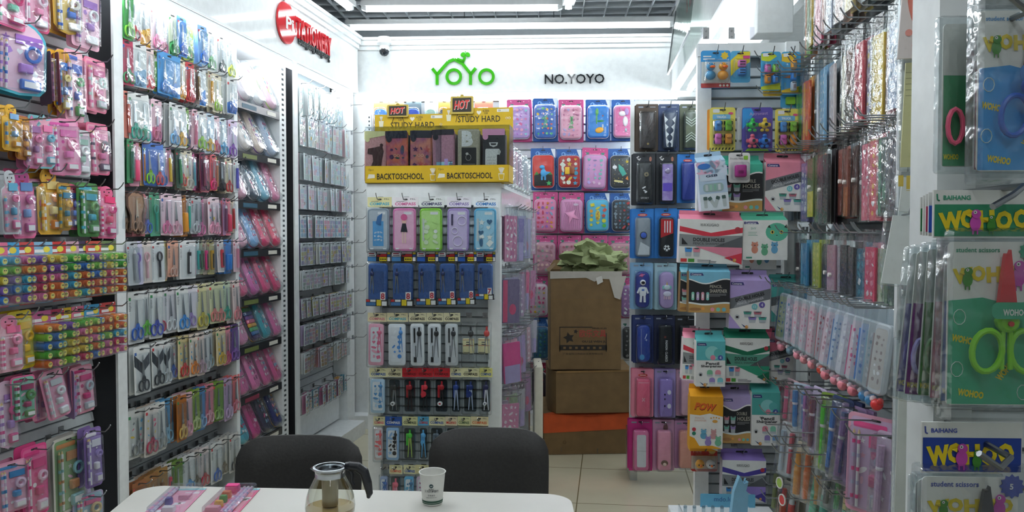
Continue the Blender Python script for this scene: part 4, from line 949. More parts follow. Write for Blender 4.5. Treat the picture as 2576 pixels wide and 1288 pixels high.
        p.text('DOUBLE HOLES', X(.5), Z(.66), M('1a1b1e', 'card'), w * .72, bh * .07, y - .0012, math.atan2(.22 * bh, w), .03); p.text('PENCIL SHARPENER', X(.52), Z(.575), M('d8dadc', 'card'), w * .66, bh * .045, y - .0012, math.atan2(.22 * bh, w)); lab()
        for i, c in enumerate(('7ac8cc', '6a5aa8')): p.flat(ell(w * .15, w * .15, X(.62 + .18 * i), Z(.46 + .04 * i)), y - .0014, M(c, 'card'))
        p.text('4', X(.8), Z(.5), M('f0f0f4', 'card'), None, w * .08, y - .0017); p.text('12', X(.62), Z(.46), M('f0f0f4', 'card'), None, w * .06, y - .0017)
        for i, c in enumerate(('4a9a8a', 'b86a7a', '8a7ac0', '4aa89a')): mini_sharp(p, X(.45 + .25 * (i % 2) + .12 * (i // 2)), Z(.3 - .11 * (i // 2)), w * .2, bh * .12, c, y - .0012)
        p.flat(ell(w * .13, w * .13, X(.2), Z(.24)), y - .0010, M('c8ccce', 'card')); p.flat(rr(w * .06, w * .05, .001, X(.2), Z(.24)), y - .0013, DARK); pencil_tip(p, X(.4), Z(.03), w * .1, y - .0014)
    elif design == 'pencil':
        p.flat(rect(X(0), X(1), Z(0), Z(1)), y, M('f0f0ec', 'card')); p.flat(rect(X(0), X(1), Z(.58), Z(1)), y - .0003, M(acc, 'card')); lab()
        for i, (c, r_) in enumerate((('8fd4d0', .5), ('5fb8b4', .3))): p.flat(ell(w * r_, w * r_, X(.55 + .2 * i), Z(.74)), y - .0005 - .0002 * i, M(c, 'card'))
        p.flat(ell(w * .18, w * .18, X(.57), Z(.64)), y - .0009, M('e08aa0', 'card')); p.flat(ell(w * .18, w * .18, X(.83), Z(.64)), y - .0009, M('4a5aa8', 'card')); p.text('4', X(.83), Z(.64), M('f4f4f4', 'card'), None, w * .1, y - .0012)
        p.text('Pencil', X(.56), Z(.51), M('26282c', 'card'), w * .46, bh * .065, y - .0008, bold=.03); p.text('Sharpener', X(.53), Z(.445), M('26282c', 'card'), w * .74, bh * .065, y - .0008, bold=.03)
        for i in range(4): c = (('7ac09a', 'e89aa8', '9a8ac8', '7ac8d0') if seed == 0 else ('e08a9a', '8ad0b4', '9a8ac8', '7aa8d8'))[i]; xx, zz = X(.47 + .28 * (i % 2) + .08 * (i // 2)), Z(.3 - .17 * (i // 2)); p.flat(rr(w * .2, bh * .14, w * .08, xx, zz), y - .0008, M(c, 'card')); p.flat(rr(w * .2, bh * .04, .002, xx, zz - bh * .05), y - .0011, M('c8d0d4', 'card'))
        p.flat(ell(w * .15, w * .15, X(.15), Z(.27)), y - .0006, M('c4c8ca', 'card')); p.flat(rr(w * .07, w * .08, .001, X(.15), Z(.26)), y - .0010, DARK); pencil_tip(p, X(.25), Z(.03), w * .14, y - .0014)
    elif design == 'pow':
        p.flat(rect(X(0), X(1), Z(0), Z(1)), y, M('f4f2ec', 'card')); p.flat([(X(0), Z(.66)), (X(.3), Z(.64)), (X(.6), Z(.68)), (X(1), Z(.62)), (X(1), Z(1)), (X(0), Z(1))], y - .0003, M('eba51e', 'card')); p.flat([(X(0), Z(0)), (X(1), Z(0)), (X(.7), Z(.06)), (X(.3), Z(.05)), (X(.15), Z(.2)), (X(0), Z(.24))], y - .0003, M('eba51e', 'card'))
        p.text('POW', X(.47), Z(.80), M('8a3a14', 'card'), w * .62, bh * .15, y - .0006, -.08, .05, 0, .2); p.text('POW', X(.46), Z(.81), M('e8682a', 'card'), w * .6, bh * .13, y - .0010, -.08, .04, 0, .2)
        p.text('PENCIL', X(.3), Z(.59), M('e0b09a', 'card'), w * .28, bh * .035, y - .0006); p.text('SHARPENER', X(.32), Z(.54), M('e0b09a', 'card'), w * .36, bh * .035, y - .0006)
        p.flat(ell(w * .16, bh * .06, X(.76), Z(.53)), y - .0006, M('e8a84a', 'card'))
        for i in range(4): p.flat(ell(w * .05, bh * .03, X(.64 + .08 * i), Z(.59 + .012 * (i in (1, 2)))), y - .0006, M('e8a84a', 'card'))
        for i, c in enumerate(('6ab0d0', 'd8a0a0', 'a08ac8', '7ac09a')): xx, zz = X(.42 + .3 * (i % 2) + .14 * (i // 2)), Z(.27 - .13 * (i // 2)); p.flat(ell(w * .2, bh * .13, xx, zz - bh * .02), y - .0010 - .0003 * i, M(c, 'card')); p.flat(ell(w * .17, bh * .07, xx, zz + bh * .06), y - .0024, M(c, 'card')); [p.flat(ell(w * .05, bh * .03, xx + s * w * .06, zz + bh * .1, 8), y - .0022, M(c, 'card')) for s in (-1, 1)]
        for i, c in enumerate(('c83a4a', '2f8a6a')): p.flat(ell(w * .12, w * .12, X(.13), Z(.37 - .08 * i)), y - .0008, M(c, 'card'))
    elif design == 'cat':
        p.flat(rect(X(0), X(1), Z(0), Z(1)), y, M('f0f0ec', 'card')); lab(); p.flat(ell(w * .5, bh * .46, X(.76), Z(.7), 20), y - .0003, M('5fbe9e', 'card'))
        for s in (-.17, .2): p.flat([(X(.76 + s) - w * .04, Z(.82)), (X(.76 + s) + w * .04, Z(.80)), (X(.76 + s), Z(.88))], y - .0006, M('1f2a26', 'card'))
        for s in (-.1, .1): p.flat(ell(w * .09, w * .09, X(.76 + s), Z(.7)), y - .0006, M('e8c860', 'card')); p.flat(ell(w * .04, w * .06, X(.76 + s), Z(.7)), y - .0009, DARK)
        p.flat(ell(w * .04, bh * .02, X(.76), Z(.62)), y - .0006, M('2a3430', 'card')); p.text('SHY', X(.24), Z(.79), M('4a9a80', 'card'), w * .12, None, y - .0004); lines(p, X(.12), X(.4), Z(.7), 3, .006, M('7ab8a0', 'card'), y - .0004, 4)
        for i, c in enumerate(('d8907a', '6ab08a', '6aa8d0')): xx = X(.27 + .22 * i); zz = Z(.3 - .05 * (i == 1)); p.flat(ell(w * .15, bh * .2, xx, zz - bh * .04), y - .0006, M(c, 'card')); p.flat(ell(w * .16, bh * .12, xx, zz + bh * .08), y - .0009, M(c, 'card')); [p.flat(ell(w * .04, bh * .04, xx + s * w * .05, zz + bh * .14, 8), y - .0012, M(c, 'card')) for s in (-1, 1)]; p.flat(ell(w * .05, bh * .02, xx, zz + bh * .07, 8), y - .0015, DG)
        lines(p, X(.08), X(.28), Z(.08), 1, .005, M('4a9a80', 'card'), y - .0004, 1, .006)
    elif design == 'gsb':
        p.flat(rect(X(0), X(1), Z(0), Z(1)), y, M('bcd4ea', 'card')); decor(p, w * .9, bh * .3, ['e8bcd8', 'a8cdea', 'd8e4f4'], 8, 4, y - .0003, 0, Z(.84), 0, .03, .05, 'card')
        p.flat(ell(w * .46, bh * .12, X(.24), Z(.9), 16), y - .0012, M('3a78c8', 'card')); p.flat(rect(X(.06), X(.94), Z(.6), Z(.74)), y - .0010, M('cfe0f0', 'card')); p.text('GSB', X(.48), Z(.7), M('283a58', 'card'), w * .42, bh * .05, y - .0014, bold=.04, shear=.2)
        p.flat(rr(w * .72, bh * .17, .012, X(.5), Z(.46)), y - .0010, M('9ab4b4', 'card'))
        for i in range(4): p.flat(rect(X(.22 + .15 * i), X(.31 + .15 * i), Z(.4), Z(.52)), y - .0013, M(('c8d0d4', '9ac8b4', '86b8a4', 'd4dce0')[i], 'card'))
        p.flat([(X(0), Z(0)), (X(1), Z(0)), (X(1), Z(.34)), (X(0), Z(.34))], y - .0008, M('dfeaf2', 'card'))
        for i, (t, a) in enumerate(((.18, 0), (.42, .5), (.56, -.4), (.84, .05))): P = rr(w * .12, bh * .22, .004, X(t), Z(.16)); p.flat(rot2(P, a, X(t), Z(.16)), y - .0012 - .0003 * i, M('b8c4c6', 'card')); p.flat(rot2(rr(w * .14, bh * .07, .003, X(t), Z(.25)), a, X(t), Z(.16)), y - .0026, M('44605c', 'card'))
    return [part('box', b), part('hanging_flap', fl), part('printed_front', p)]

# --- sharpeners on blister cards (origin top centre)
@cached
def sharp_blister(kind, c1, c2, w, h, seed=0):
    c = MB(); c.prism(rr(w, h, .01, 0, -h / 2), 0, .0016, M(c1, 'card')); y = -.0005
    items = []; cz = -h * .58
    if kind == 'duck':
        c.flat(rect(-w * .49, w * .49, -h * .98, -h * .3), y, M('d8dcd8', 'card')); c.flat(rect(-w * .49, w * .49, -h * .99, -h * .87), y - .0003, M('b84a48', 'card')); c.flat(star(.016, w * .3, -h * .14, 7, .7), y - .0003, M('e8c83a', 'card')); lines(c, -w * .42, w * .0, -h * .14, 2, .01, M('e8f0f4', 'card'), y - .0003, 1, .005)
        for i in range(3): c.flat(ell(.009, .009, w * (.16 + .12 * i), -h * .93), y - .0006, M('f0e8e0', 'card'))
        for s, cc in ((-1, '4a9ac8'), (1, 'eea02a')):
            d = MB(); x = s * w * .21; d.ball(x, -.02, cz - h * .1, w * .19, M(cc, 'plastic'), .8, .85); d.ball(x, -.026, cz + h * .12, w * .155, M(cc, 'plastic'), .8, .9); d.dome(ell(.022, .01, x + .004, cz + h * .09, 10), -.04, -.052, M('e86a2a', 'plastic'))
            for e in (-1, 1): d.ball(x + e * .009, -.043, cz + h * .17, .0035, M('f4f4f4', 'plastic'), 1, 1, 6, 4); d.ball(x + e * .009, -.0465, cz + h * .17, .002, DARK, 1, 1, 6, 4)
            items.append(part('duck_sharpener', d))
    elif kind == 'chick':
        c.flat(rect(-w * .49, w * .49, -h * .9, -h * .38), y, M('c8b8a8', 'card')); c.text('MINI', -w * .25, -h * .2, M('f0d0c8', 'card'), w * .3, None, y); c.flat(ell(w * .26, h * .22, w * .3, -h * .2), y, M('e8c878', 'card'))
        for s, cc in ((-1, 'eea42a'), (1, 'e4e2de')):
            d = MB(); x = s * w * .2; d.ball(x, -.024, -h * .64, w * .18, M(cc, 'plastic'), .9, .95); d.ball(x, -.05, -h * .64, .005, M('e0702a', 'plastic'))
            for e in (-1, 1): d.ball(x + e * .008, -.05, -h * .61, .003, DARK, 1, 1, 6, 4)
            items.append(part('chick_sharpener', d))
    elif kind == 'two':
        c.flat([(-w * .5, -h * .3), (w * .0, -h * .02), (w * .48, -h * .02), (w * .48, -h * .35), (-w * .2, -h * .6), (-w * .49, -h * .8)], y, M(c2, 'card')); c.flat(rr(.026, .012, .002, w * .3, -h * .2), y - .0004, M('d04a8a', 'card'))
        for j, cc in enumerate(('e07ac0', '4a8ed8')):
            d = MB(); d.bbox(-w * .16, w * .24, -.024, -.001, cz + h * (.05 - .26 * j), cz + h * (.27 - .26 * j), M(cc, 'plastic'), .005)
            for k in range(2): d.flat(rr(w * .28, h * .03, .002, w * .04, cz + h * (.12 + .08 * k - .26 * j)), -.0246, DARK)
            items.append(part('sharpener', d))
    elif kind in ('four', 'three'):
        c.flat([(-w * .48, -h * .05), (w * .05, -h * .02), (w * .3, -h * .12), (-w * .1, -h * .26), (-w * .48, -h * .22)], y, M(c2, 'card')); c.flat([(-w * .48, -h * .98), (w * .48, -h * .98), (w * .48, -h * .8), (-w * .48, -h * .9)], y, M(c2, 'card')); c.flat(rr(w * .3, .013, .003, -w * .25, -h * .08), y - .0006, M('e8ecee', 'card')); c.flat([(-w * .46, -h * .6), (w * .1, -h * .55), (w * .3, -h * .5), (w * .1, -h * .62)], y - .0004, M('e88a3a', 'card'))
        for k, cc in enumerate(('e070b8', '7ac83a', 'f09a2a', '3f8ee0') if kind == 'four' else ('f0a02a', '3f8ee0', 'c8d4e0')):
            x = (-1 if k % 2 == 0 else 1) * w * .19 if kind == 'four' else w * .1; z = cz + h * (.13 - .27 * (k // 2)) if kind == 'four' else cz + h * (.26 - .25 * k)
            d = MB(); d.bbox(x - w * .15, x + w * .15, -.022, -.001, z - h * .11, z + h * .11, M(cc, 'plastic'), .006); d.flat(rr(w * .12, h * .1, .003, x + .002, z - h * .01), -.0226, M('b8bcc0', 'metal')); d.flat(rr(w * .22, h * .02, .002, x, z + h * .08), -.0226, DARK); items.append(part('sharpener', d))
    elif kind == 'cars':
        c.flat(rr(w * .7, h * .12, .003, -w * .04, -h * .22), y, M('78b8e0', 'card'))
        c.text('TRUCK', -w * .04, -h * .22, M('f2f4f0', 'card'), w * .4, None, y - .0004, bold=.03); c.flat(ell(w * .2, h * .06, w * .32, -h * .14), y, M('e05a8a', 'card')); c.flat(rr(w * .26, .014, .003, -w * .25, -h * .08), y, M('e8ecee', 'card'))
        for i in range(7): x = -w * .42 + i * w * .13; c.flat([(x, -h * .97), (x + w * .05, -h * .97), (x + w * .09, -h * .92), (x + w * .04, -h * .92)], y, DARK)
        for k, cc in enumerate(('4a8ed0', '7cc03a', 'e078c0', 'e89a34')):
            x = (-1 if k % 2 == 0 else 1) * w * .2; z = cz + h * (.15 - .3 * (k // 2)); d = MB(); m = M(cc, 'plastic')
            d.bbox(x - w * .13, x + w * .13, -.026, -.004, z - h * .12, z + h * .12, m, .006); d.dome(rr(w * .2, h * .09, .006, x, z + h * .05), -.026, -.034, m)
            for sx in (-1, 1):
                for sz in (-1, 1): d.cyl((x + sx * w * .13, -.01, z + sz * h * .07), (x + sx * w * .17, -.01, z + sz * h * .07), .007, DARK, 8)
            items.append(part('car_sharpener', d))
    elif kind == 'robots':
        c.flat([(-w * .49, -h * .5), (-w * .1, -h * .15), (-w * .2, -h * .02), (-w * .45, -h * .02), (-w * .49, -h * .06)], y, M('3a9ae0', 'card')); c.text('Astronaut', w * .04, -h * .14, M('c8b0d8', 'card'), w * .6, None, y - .0006, .06); c.flat([(-w * .4, -h * .99), (w * .4, -h * .99), (w * .3, -h * .93), (-w * .3, -h * .93)], y, M('8ac83a', 'card'))
        for k, cc in enumerate(('3ac85a', 'ecc83a', 'f0708a', '3f86e0')):
            x = (-1 if k % 2 == 0 else 1) * w * .2; z = cz + h * (.17 - .36 * (k // 2)); d = MB(); m = M(cc, 'plastic')
            d.ball(x, -.02, z, w * .13, m, .8, 1); d.ball(x, -.022, z + h * .11, w * .075, m, .9, .9); d.loft(w * .1, w * .1, .004, [(0, -.032), (.001, -.036)], M('2a4a4a', 'plastic'), x + .003, z)
            for s in (-1, 1): d.ball(x + s * w * .15, -.018, z, w * .055, m, .8, 1.3, 8, 5); d.ball(x + s * w * .08, -.018, z - h * .12, w * .07, m, .9, .8, 8, 5)
            items.append(part('robot_sharpener', d))
    elif kind == 'cube':
        c.text('Double Hole', -w * .12, -h * .2, M('3a3d42', 'card'), w * .6, None, y); c.prism(rr(w * .2, h * .13, .003, w * .3, -h * .17), y - .0006, 0, M('8ac03a', 'card'))
        d = MB(); d.bbox(-w * .24, w * .28, -.03, -.001, -h * .82, -h * .42, M('b8288c', 'plastic'), .006); d.flat(rr(w * .24, h * .1, .002, 0, -h * .66), -.0305, M('8a1f6a', 'plastic')); items.append(part('sharpener', d))
    slot(c, -.0012, 0, -.010, min(.024, w * .35))
    return [part('card', c)] + items + [part('blister', blister(w * .84, h * .62, .05 if kind in ('duck', 'chick') else .036, cz if kind != 'cube' else -h * .62))]

# --- sleeves hanging on the right-hand wall
@cached
def sleeve_pack(col, c2, w=.085, h=.27, seed=0, button=0, pat=0):
    q = random.Random(seed)
    ins = MB(); zt = -h * .16; wi = w * .84
    ins.prism(rr(wi, h * .8, .004, 0, zt - h * .4), -.003, .004, M(col, 'card'))
    y = -.0036
    if pat == 1: decor(ins, wi * .9, h * .75, [c2, 'f2f2f2', c2], 16, seed, y, 0, zt - h * .4, 0, .01, .02, 'card')
    elif pat == 2:
        ins.text('LUCKY BEAR', wi * .26, zt - h * .42, M('3a3430', 'card'), h * .4, None, y - .001, -math.pi / 2, .03)
        for i in range(16): ins.flat(rect(-wi * .48, wi * .48, zt - h * .78 + i * h * .048, zt - h * .78 + i * h * .048 + h * .022), y, M(c2, 'card'))
    elif pat == 3:
        for i in range(4):
            for j in range(18): ins.flat(ell(.0026, .0026, -wi * .36 + i * wi * .24 + (j % 2) * wi * .08, zt - h * .76 + j * h * .042, 6), y, M(c2, 'card'))
    elif pat == 0: ins.flat(rect(-wi * .46, -wi * .2, zt - h * .78, zt - .004), y, M(c2, 'card')); ins.flat(ell(wi * .4, h * .2, wi * .1, zt - h * .55), y, M(c2, 'card'))
    elif pat == 4: ins.flat(rect(-wi * .46, wi * .46, zt - h * .8, zt - h * .45), y, M(c2, 'card'))
    bg = MB(); bg.loft(w, h, .003, [(0, .006), (0, -.004), (.002, -.007)], BAG, 0, -h / 2 + .006, 2, False)
    ps = [part('insert', ins), part('sleeve', bg)]
    if button: k = MB(); k.cyl((0, .006, -h * .55), (0, -.012, -h * .55), .007, M('eeeae4', 'plastic'), 8); ps.append(part('snap_button', k))
    return ps
@cached
def pen_case_pack(c1, c2, ball, w=.085, h=.235, seed=0):
    b = MB(); b.loft(w * .6, h * .72, .012, [(.002, 0), (0, -.004), (0, -.014), (.004, -.018)], M('dfe3e8', 'jelly'), 0, -h * .54)
    b.flat(rr(w * .48, h * .62, .01, 0, -h * .54), -.0184, M(c1, 'card')); decor(b, w * .4, h * .5, [c2, 'f4f4f6', c2], 14, seed, -.0188, 0, -h * .54, 0, .006, .012, 'card')
    p = MB(); p.cyl((-w * .36, -.008, -h * .86), (-w * .36, -.008, -h * .3), .005, M(c2, 'plastic'), 6)
    k = MB(); k.ball(w * .1, -.01, -h * 1.0, .0155, M(ball, 'plastic'), 1, 1, 8, 6); k.ball(w * .1 + .012, -.012, -h * .955, .009, M(ball, 'plastic'), 1, 1, 8, 5); k.ball(w * .1 - .012, -.012, -h * .955, .009, M('f4d8dc', 'plastic'), 1, 1, 8, 5)
    s = MB(); s.loft(w, h * .95, .006, [(0, .003), (0, -.018), (.004, -.022)], CLR, 0, -h * .475, 2, False)
    return [part('case', b), part('pen', p), part('character_ball', k), part('bag', s)]
# ================================================================ PLACING
CN = {'e': 0}
def pos_word(i, n, far='right'):
    return ORD[i + 1] + ' from the left'
# ---------------------------------------------------------------- the scissors wall
# entry: x, kind, card colour, main colour, words[, width, style]
WC, CR, PKC = 'e4e6e4', 'e2d8bc', 'efc4cc'
SCW = [
 (-14, .185, 'first', [(326, 'S', '3f9a48', '7cc43c', 'lime-handled scissors on green card', .06, 0), (345, 'S', WC, 'c83a3a', 'red-handled scissors on white card', .07, 0), (371, 'S', WC, 'f0b428', 'yellow-handled scissors on white card', .085, 1), (410, 'SS', 'f6dfe6', 'f08ab4', 'wide pink double scissors', .13, 0),
   (437, 'S', 'dfe6c8', '3f9a58', 'green-handled scissors', .055, 1), (457, 'S', '4a8fd8', '2f66c8', 'blue-handled scissors on blue card', .075, 0), (482, 'S', 'c4d068', '3f9a48', 'green scissors on yellow-green card', .075, 2), (505, 'S', '8ab8e8', '2f78d8', 'blue scissors on light blue card', .075, 0), (530, 'S', WC, '5fae68', 'green scissors on white card', .06, 0), (558, 'S', WC, '3a4448', 'black-handled scissors on white card', .08, 0), (586, 'S', WC, 'd8e03a', 'lemon-handled scissors on white card', .06, 0)]),
 (104, .175, 'second', [(324, 'S', 'b83858', '3f8a58', 'green scissors on crimson card', .06, 0), (351, 'S', WC, '8fb8d8', 'pale blue scissors on white and crimson card', .085, 1), (378, 'S', 'f0d4d0', 'e04a54', 'red-handled scissors on blush card', .06, 0), (394, 'T', 'a8c85a', '5fae48', 'slim green cutter', .035, 'pen'), (421, 'SS', '4a9ad8', '5a94d8', 'wide blue card with two scissors', .15, 0), (457, 'S', 'e8d8b8', 'f0a828', 'orange-yellow scissors on cream card', .065, 0), (478, 'S', 'c8343a', 'd85050', 'red scissors on red card', .062, 0),
   (497, 'T', '5a4030', '8a6a3a', 'slim brown pack', .035, 'pen'), (513, 'S', WC, '3f8fe0', 'blue scissors on white card', .07, 1), (533, 'T', 'e0d0b0', 'e0a020', 'amber pen', .035, 'pen'), (555, 'S', CR, 'a8d83a', 'lime scissors on cream card', .08, 0), (582, 'S', WC, '3f78c8', 'blue scissors on white card', .075, 1)]),
 (232, .185, 'third', [(323, 'T', 'd88070', 'c8503a', 'slim salmon pack', .035, 'pen'), (345, 'SS', WC, '3fae9a', 'teal double scissors on white card', .11, 0), (373, 'S', 'eceaf2', 'a898d8', 'lilac scissors in clear bag', .08, 0), (400, 'S', 'f4ccd6', 'e88aa8', 'pink scissors on pink card', .08, 1), (432, 'S', WC, '7ab8e8', 'sky blue scissors on white card', .06, 0), (452, 'S', WC, 'e8b030', 'yellow scissors on white card', .07, 0), (472, 'S', '88b860', '2f4a88', 'navy scissors on green card', .055, 0),
   (489, 'T', 'f0c8d4', 'e0789a', 'slim pink pen pack', .035, 'pen'), (507, 'S', WC, '9ad038', 'lime scissors on white card', .07, 0), (528, 'S', 'cfe2f0', 'e8b838', 'yellow scissors on pale blue card', .065, 0), (549, 'S', 'f2d0d8', 'd8607a', 'rose scissors on pink card', .065, 0), (567, 'S', 'dceaf0', '3fa0d0', 'cyan scissors on pale card', .055, 0), (588, 'S', 'e8d4ee', '8a4ab8', 'purple scissors on lilac card', .075, 0)]),
 (352, .175, 'fourth', [(322, 'T', '3a8a58', '2f7a68', 'slim green pack', .04, 'pen'), (338, 'T', 'f0a8bc', 'e84a78', 'hot pink craft knife', .06, 'block'), (358, 'T', 'd8a860', 'c87a2a', 'slim tan pack', .03, 'pen'), (378, 'SS', '4a78c8', '8ad038', 'lime and pink scissors on blue card', .12, 9), (413, 'S', 'b8d4ec', '3f7ac8', 'blue scissors on sky card', .07, 0), (430, 'T', 'f0b0c8', 'e8c020', 'yellow stick on pink card', .045, 'pen'), (443, 'T', '3a5a48', '2f8a58', 'slim dark green pack', .03, 'pen'), (457, 'S', CR, 'd8483a', 'red-tipped scissors on cream card', .055, 0), (474, 'S', 'e8e0cc', 'cfc8bc', 'ivory scissors on cream card', .06, 2),
   (489, 'T', 'e070a8', '3fa8b8', 'teal pen on pink card', .04, 'pen'), (505, 'T', '6a2a4a', '8a3a5a', 'slim plum pack', .03, 'pen'), (516, 'S', 'e88a98', '3a3c42', 'black scissors on coral card', .065, 0), (533, 'S', 'd8606a', 'e8387a', 'pink scissors on red card', .055, 0), (548, 'T', 'e8c080', 'd87828', 'orange pen', .04, 'pen'), (561, 'S', '4a4a48', '2a2a2c', 'black scissors on dark card', .055, 0), (577, 'S', CR, 'c83a3a', 'red scissors on cream card', .06, 0), (592, 'T', WC, '4a4ac8', 'blue pen on white card', .04, 'pen')]),
 (480, .175, 'fifth', [(319, 'F', '6a4a3a', '8a6a50', 'brown scissor-shaped card', .12, 0), (333, 'F', '5a3f34', 'b08a70', 'dark brown scissor-shaped card', .12, 0), (351, 'F', 'c87a80', 'a88a78', 'rose and brown scissor-shaped card', .13, 0), (373, 'S', 'e8d8dc', '5a78d8', 'blue-handled scissors on pink card', .05, 0), (389, 'T', '5fae8a', '3fae98', 'teal craft knife', .065, 'round'), (413, 'S', 'f0d0dc', 'f088b4', 'bright pink scissors', .07, 0), (438, 'S', 'f2dce2', 'f0b8c8', 'pale pink scissors with dark eye', .08, 0), (462, 'T', 'b8742a', 'f0a020', 'orange bear cutter', .06, 'block'), (476, 'T', WC, '3fc0a8', 'mint pen', .03, 'pen'), (495, 'S', 'c8ccd0', 'd8dcde', 'silver-grey scissors', .08, 0), (508, 'S', 'd890b0', 'f08ac0', 'pink-handled scissors on mauve card', .045, 0),
   (529, 'SS', 'f4dce4', 'f0a0bc', 'pink printed scissors on white card', .095, 2), (547, 'T', '7a8a70', '6a5a48', 'slim olive pack', .04, 'pen'), (556, 'T', 'b88ab0', '7a4a6a', 'slim mauve pack', .03, 'pen'), (570, 'T', 'f08a9a', 'e84a6a', 'coral glue stick', .05, 'block'), (588, 'T', 'e8d8c0', 'c8302a', 'red brush with cream head', .05, 'pen')]),
 (607, .165, 'sixth', [(320, 'T', 'c8ccd0', 'a8aeb4', 'slim grey pack', .06, 'pen'), (334, 'T', 'dcd8ee', 'a078d8', 'lilac cutter', .065, 'round'), (362, 'T', 'f0e4dc', 'f0c0c8', 'pale pink letter opener on white card', .065, 'round'), (388, 'T', 'eceeee', '2e3034', 'black rotary cutter on white card', .07, 'round'), (411, 'S', 'd8d090', 'd89a80', 'olive floral scissors', .075, 0), (434, 'S', 'f0b49a', 'e8c0b0', 'salmon floral scissors', .075, 0), (464, 'T', 'eef0f0', '2a2a2e', 'black and white boxed cutter', .095, 'cutter'), (484, 'T', WC, 'f070a0', 'pink-tipped pen on white card', .05, 'pen'), (494, 'T', 'dcecec', '3fb8b0', 'turquoise cutter', .04, 'cutter'),
   (506, 'T', 'b0b898', '5a7a58', 'green-grey cutter', .04, 'cutter'), (518, 'T', 'c8b8a8', 'f0408a', 'magenta cutter', .04, 'cutter'), (531, 'T', 'b8b080', 'c89a20', 'mustard cutter', .045, 'cutter'), (553, 'T', 'e8e4e4', 'e03a4a', 'red dotted cutter', .05, 'cutter'), (572, 'T', '4a8ad0', '3a8ae0', 'blue eraser on blue card', .065, 'block'), (591, 'T', 'f0d0d8', 'f098b0', 'pink tube pen', .05, 'pen')]),
 (735, .20, 'seventh', [(340, 'S', WC, '2f68c8', 'royal blue scissors on long white card', .095, 0), (366, 'S', WC, '6ac83a', 'green and blue scissors on white card', .06, 0), (386, 'S', WC, '4a5ac0', 'indigo scissors on tilted white card', .07, 0), (402, 'S', WC, 'c83858', 'red and blue scissors on white card', .08, 0), (424, 'S', 'e8e4e8', 'eef0f2', 'white scissors on white card', .075, 0), (446, 'S', WC, '3f9ae8', 'bright blue scissors on white card', .08, 0), (474, 'S', 'ebe6ee', 'b49ad8', 'lilac scissors on white card', .095, 0), (496, 'S', 'ddd8a4', 'd0c04a', 'straw yellow scissors on cream card', .07, 0), (515, 'S', CR, '2fae88', 'emerald scissors on cream card', .07, 0), (541, 'SS', 'd8dcb4', 'e8908a', 'coral and yellow scissors on pale green card', .10, 0), (562, 'S', 'cfe0c4', '3fae98', 'teal scissors on pale green card', .065, 0), (583, 'S', 'f0dcd8', 'e8909a', 'salmon scissors on blush card', .07, 0)]),
 (874, .19, 'eighth', [(341, 'S', WC, '3a3e44', 'black scissors on chevron card', .095, 3), (363, 'S', WC, 'a0a8ae', 'grey scissors on chevron card', .06, 3), (386, 'S', WC, '2e3238', 'black round scissors on chevron card', .075, 3), (409, 'S', WC, 'd0d4d6', 'clear scissors on chevron card', .065, 3), (434, 'S', 'e0dcd8', '3a68b8', 'blue scissors on dotted card', .08, 2), (457, 'S', 'e8d8a0', 'd83a3a', 'red scissors on dotted card', .08, 2), (476, 'S', 'f0e0d0', 'e88a30', 'orange scissors on dotted card', .07, 2), (494, 'S', 'e4d4cc', 'c8a8b8', 'mauve scissors on beige card', .06, 0), (511, 'S', 'e0e0e0', 'c8ccd0', 'silver scissors on grey card', .065, 0), (528, 'S', 'd8dcdc', 'a8c4d0', 'frosted scissors on grey card', .06, 0), (546, 'S', 'e8d8b0', 'e8c040', 'yellow scissors on spotted card', .075, 2), (565, 'S', 'f098a8', 'e8608a', 'pink scissors on coral card', .065, 0), (585, 'S', '7a5aa0', '9a6ac0', 'purple scissors on violet card', .065, 0)]),
 (1036, .20, 'ninth', [(342, 'S', 'd8dad6', '8a8e92', 'patterned grey scissors on white card', .10, 2), (367, 'S', 'd8d4d0', 'b83a58', 'red floral scissors on white card', .08, 2), (391, 'S', 'e0e2de', '9aa0a4', 'grey floral scissors on white card', .07, 0), (417, 'S', '5a9ac8', '9ac8e0', 'ice blue scissors on blue card', .085, 1), (441, 'S', 'b06a28', 'e8c060', 'golden scissors on brown card', .08, 0), (463, 'S', 'd8b0b8', 'f0a0b8', 'pink scissors on rose card', .075, 0), (485, 'S', '8aa840', 'c8d890', 'pale green scissors on olive card', .085, 0), (505, 'S', '5a90c8', '8ab8e0', 'light blue scissors on blue card', .06, 0), (525, 'S', 'e08898', 'f0b0c0', 'blush scissors on coral card', .07, 0), (545, 'S', '7aa040', '9ac060', 'green scissors on moss card', .075, 0), (567, 'S', 'c0a8c8', 'd8b8e0', 'lilac scissors on mauve card', .08, 0), (588, 'S', 'e87878', 'f08aa0', 'pink scissors on salmon card', .08, 0)]),
 (1215, .185, 'tenth', [(331, 'T', '9a6038', '6a4028', 'small brown wooden-print card', .08, 'cutter'), (368, 'T', 'a07040', '7a5030', 'brown card with ruler cutter', .085, 'cutter'), (396, 'T', 'a8804a', '8a6038', 'tan card with ruler cutter', .09, 'cutter'), (422, 'T', 'e0dcd8', 'd83a58', 'red stick on white card', .055, 'cutter'), (441, 'S', '6a8a3a', 'b8d82a', 'acid green scissors', .075, 0), (469, 'S', 'e0e2e2', '3a98e0', 'azure scissors on white card', .085, 0), (489, 'S', 'c8c0bc', '5a5048', 'dark scissors on grey card', .06, 0), (506, 'S', 'e0d4d4', 'c82a48', 'crimson scissors on white card', .07, 0), (532, 'S', 'dcdedc', '2f6ac8', 'cobalt scissors on white card', .095, 0), (556, 'S', 'e0dcd4', '7a6a58', 'bronze scissors on cream card', .08, 0), (580, 'S', 'd8d8d4', '4a4a50', 'slate scissors on cream card', .085, 0)]),
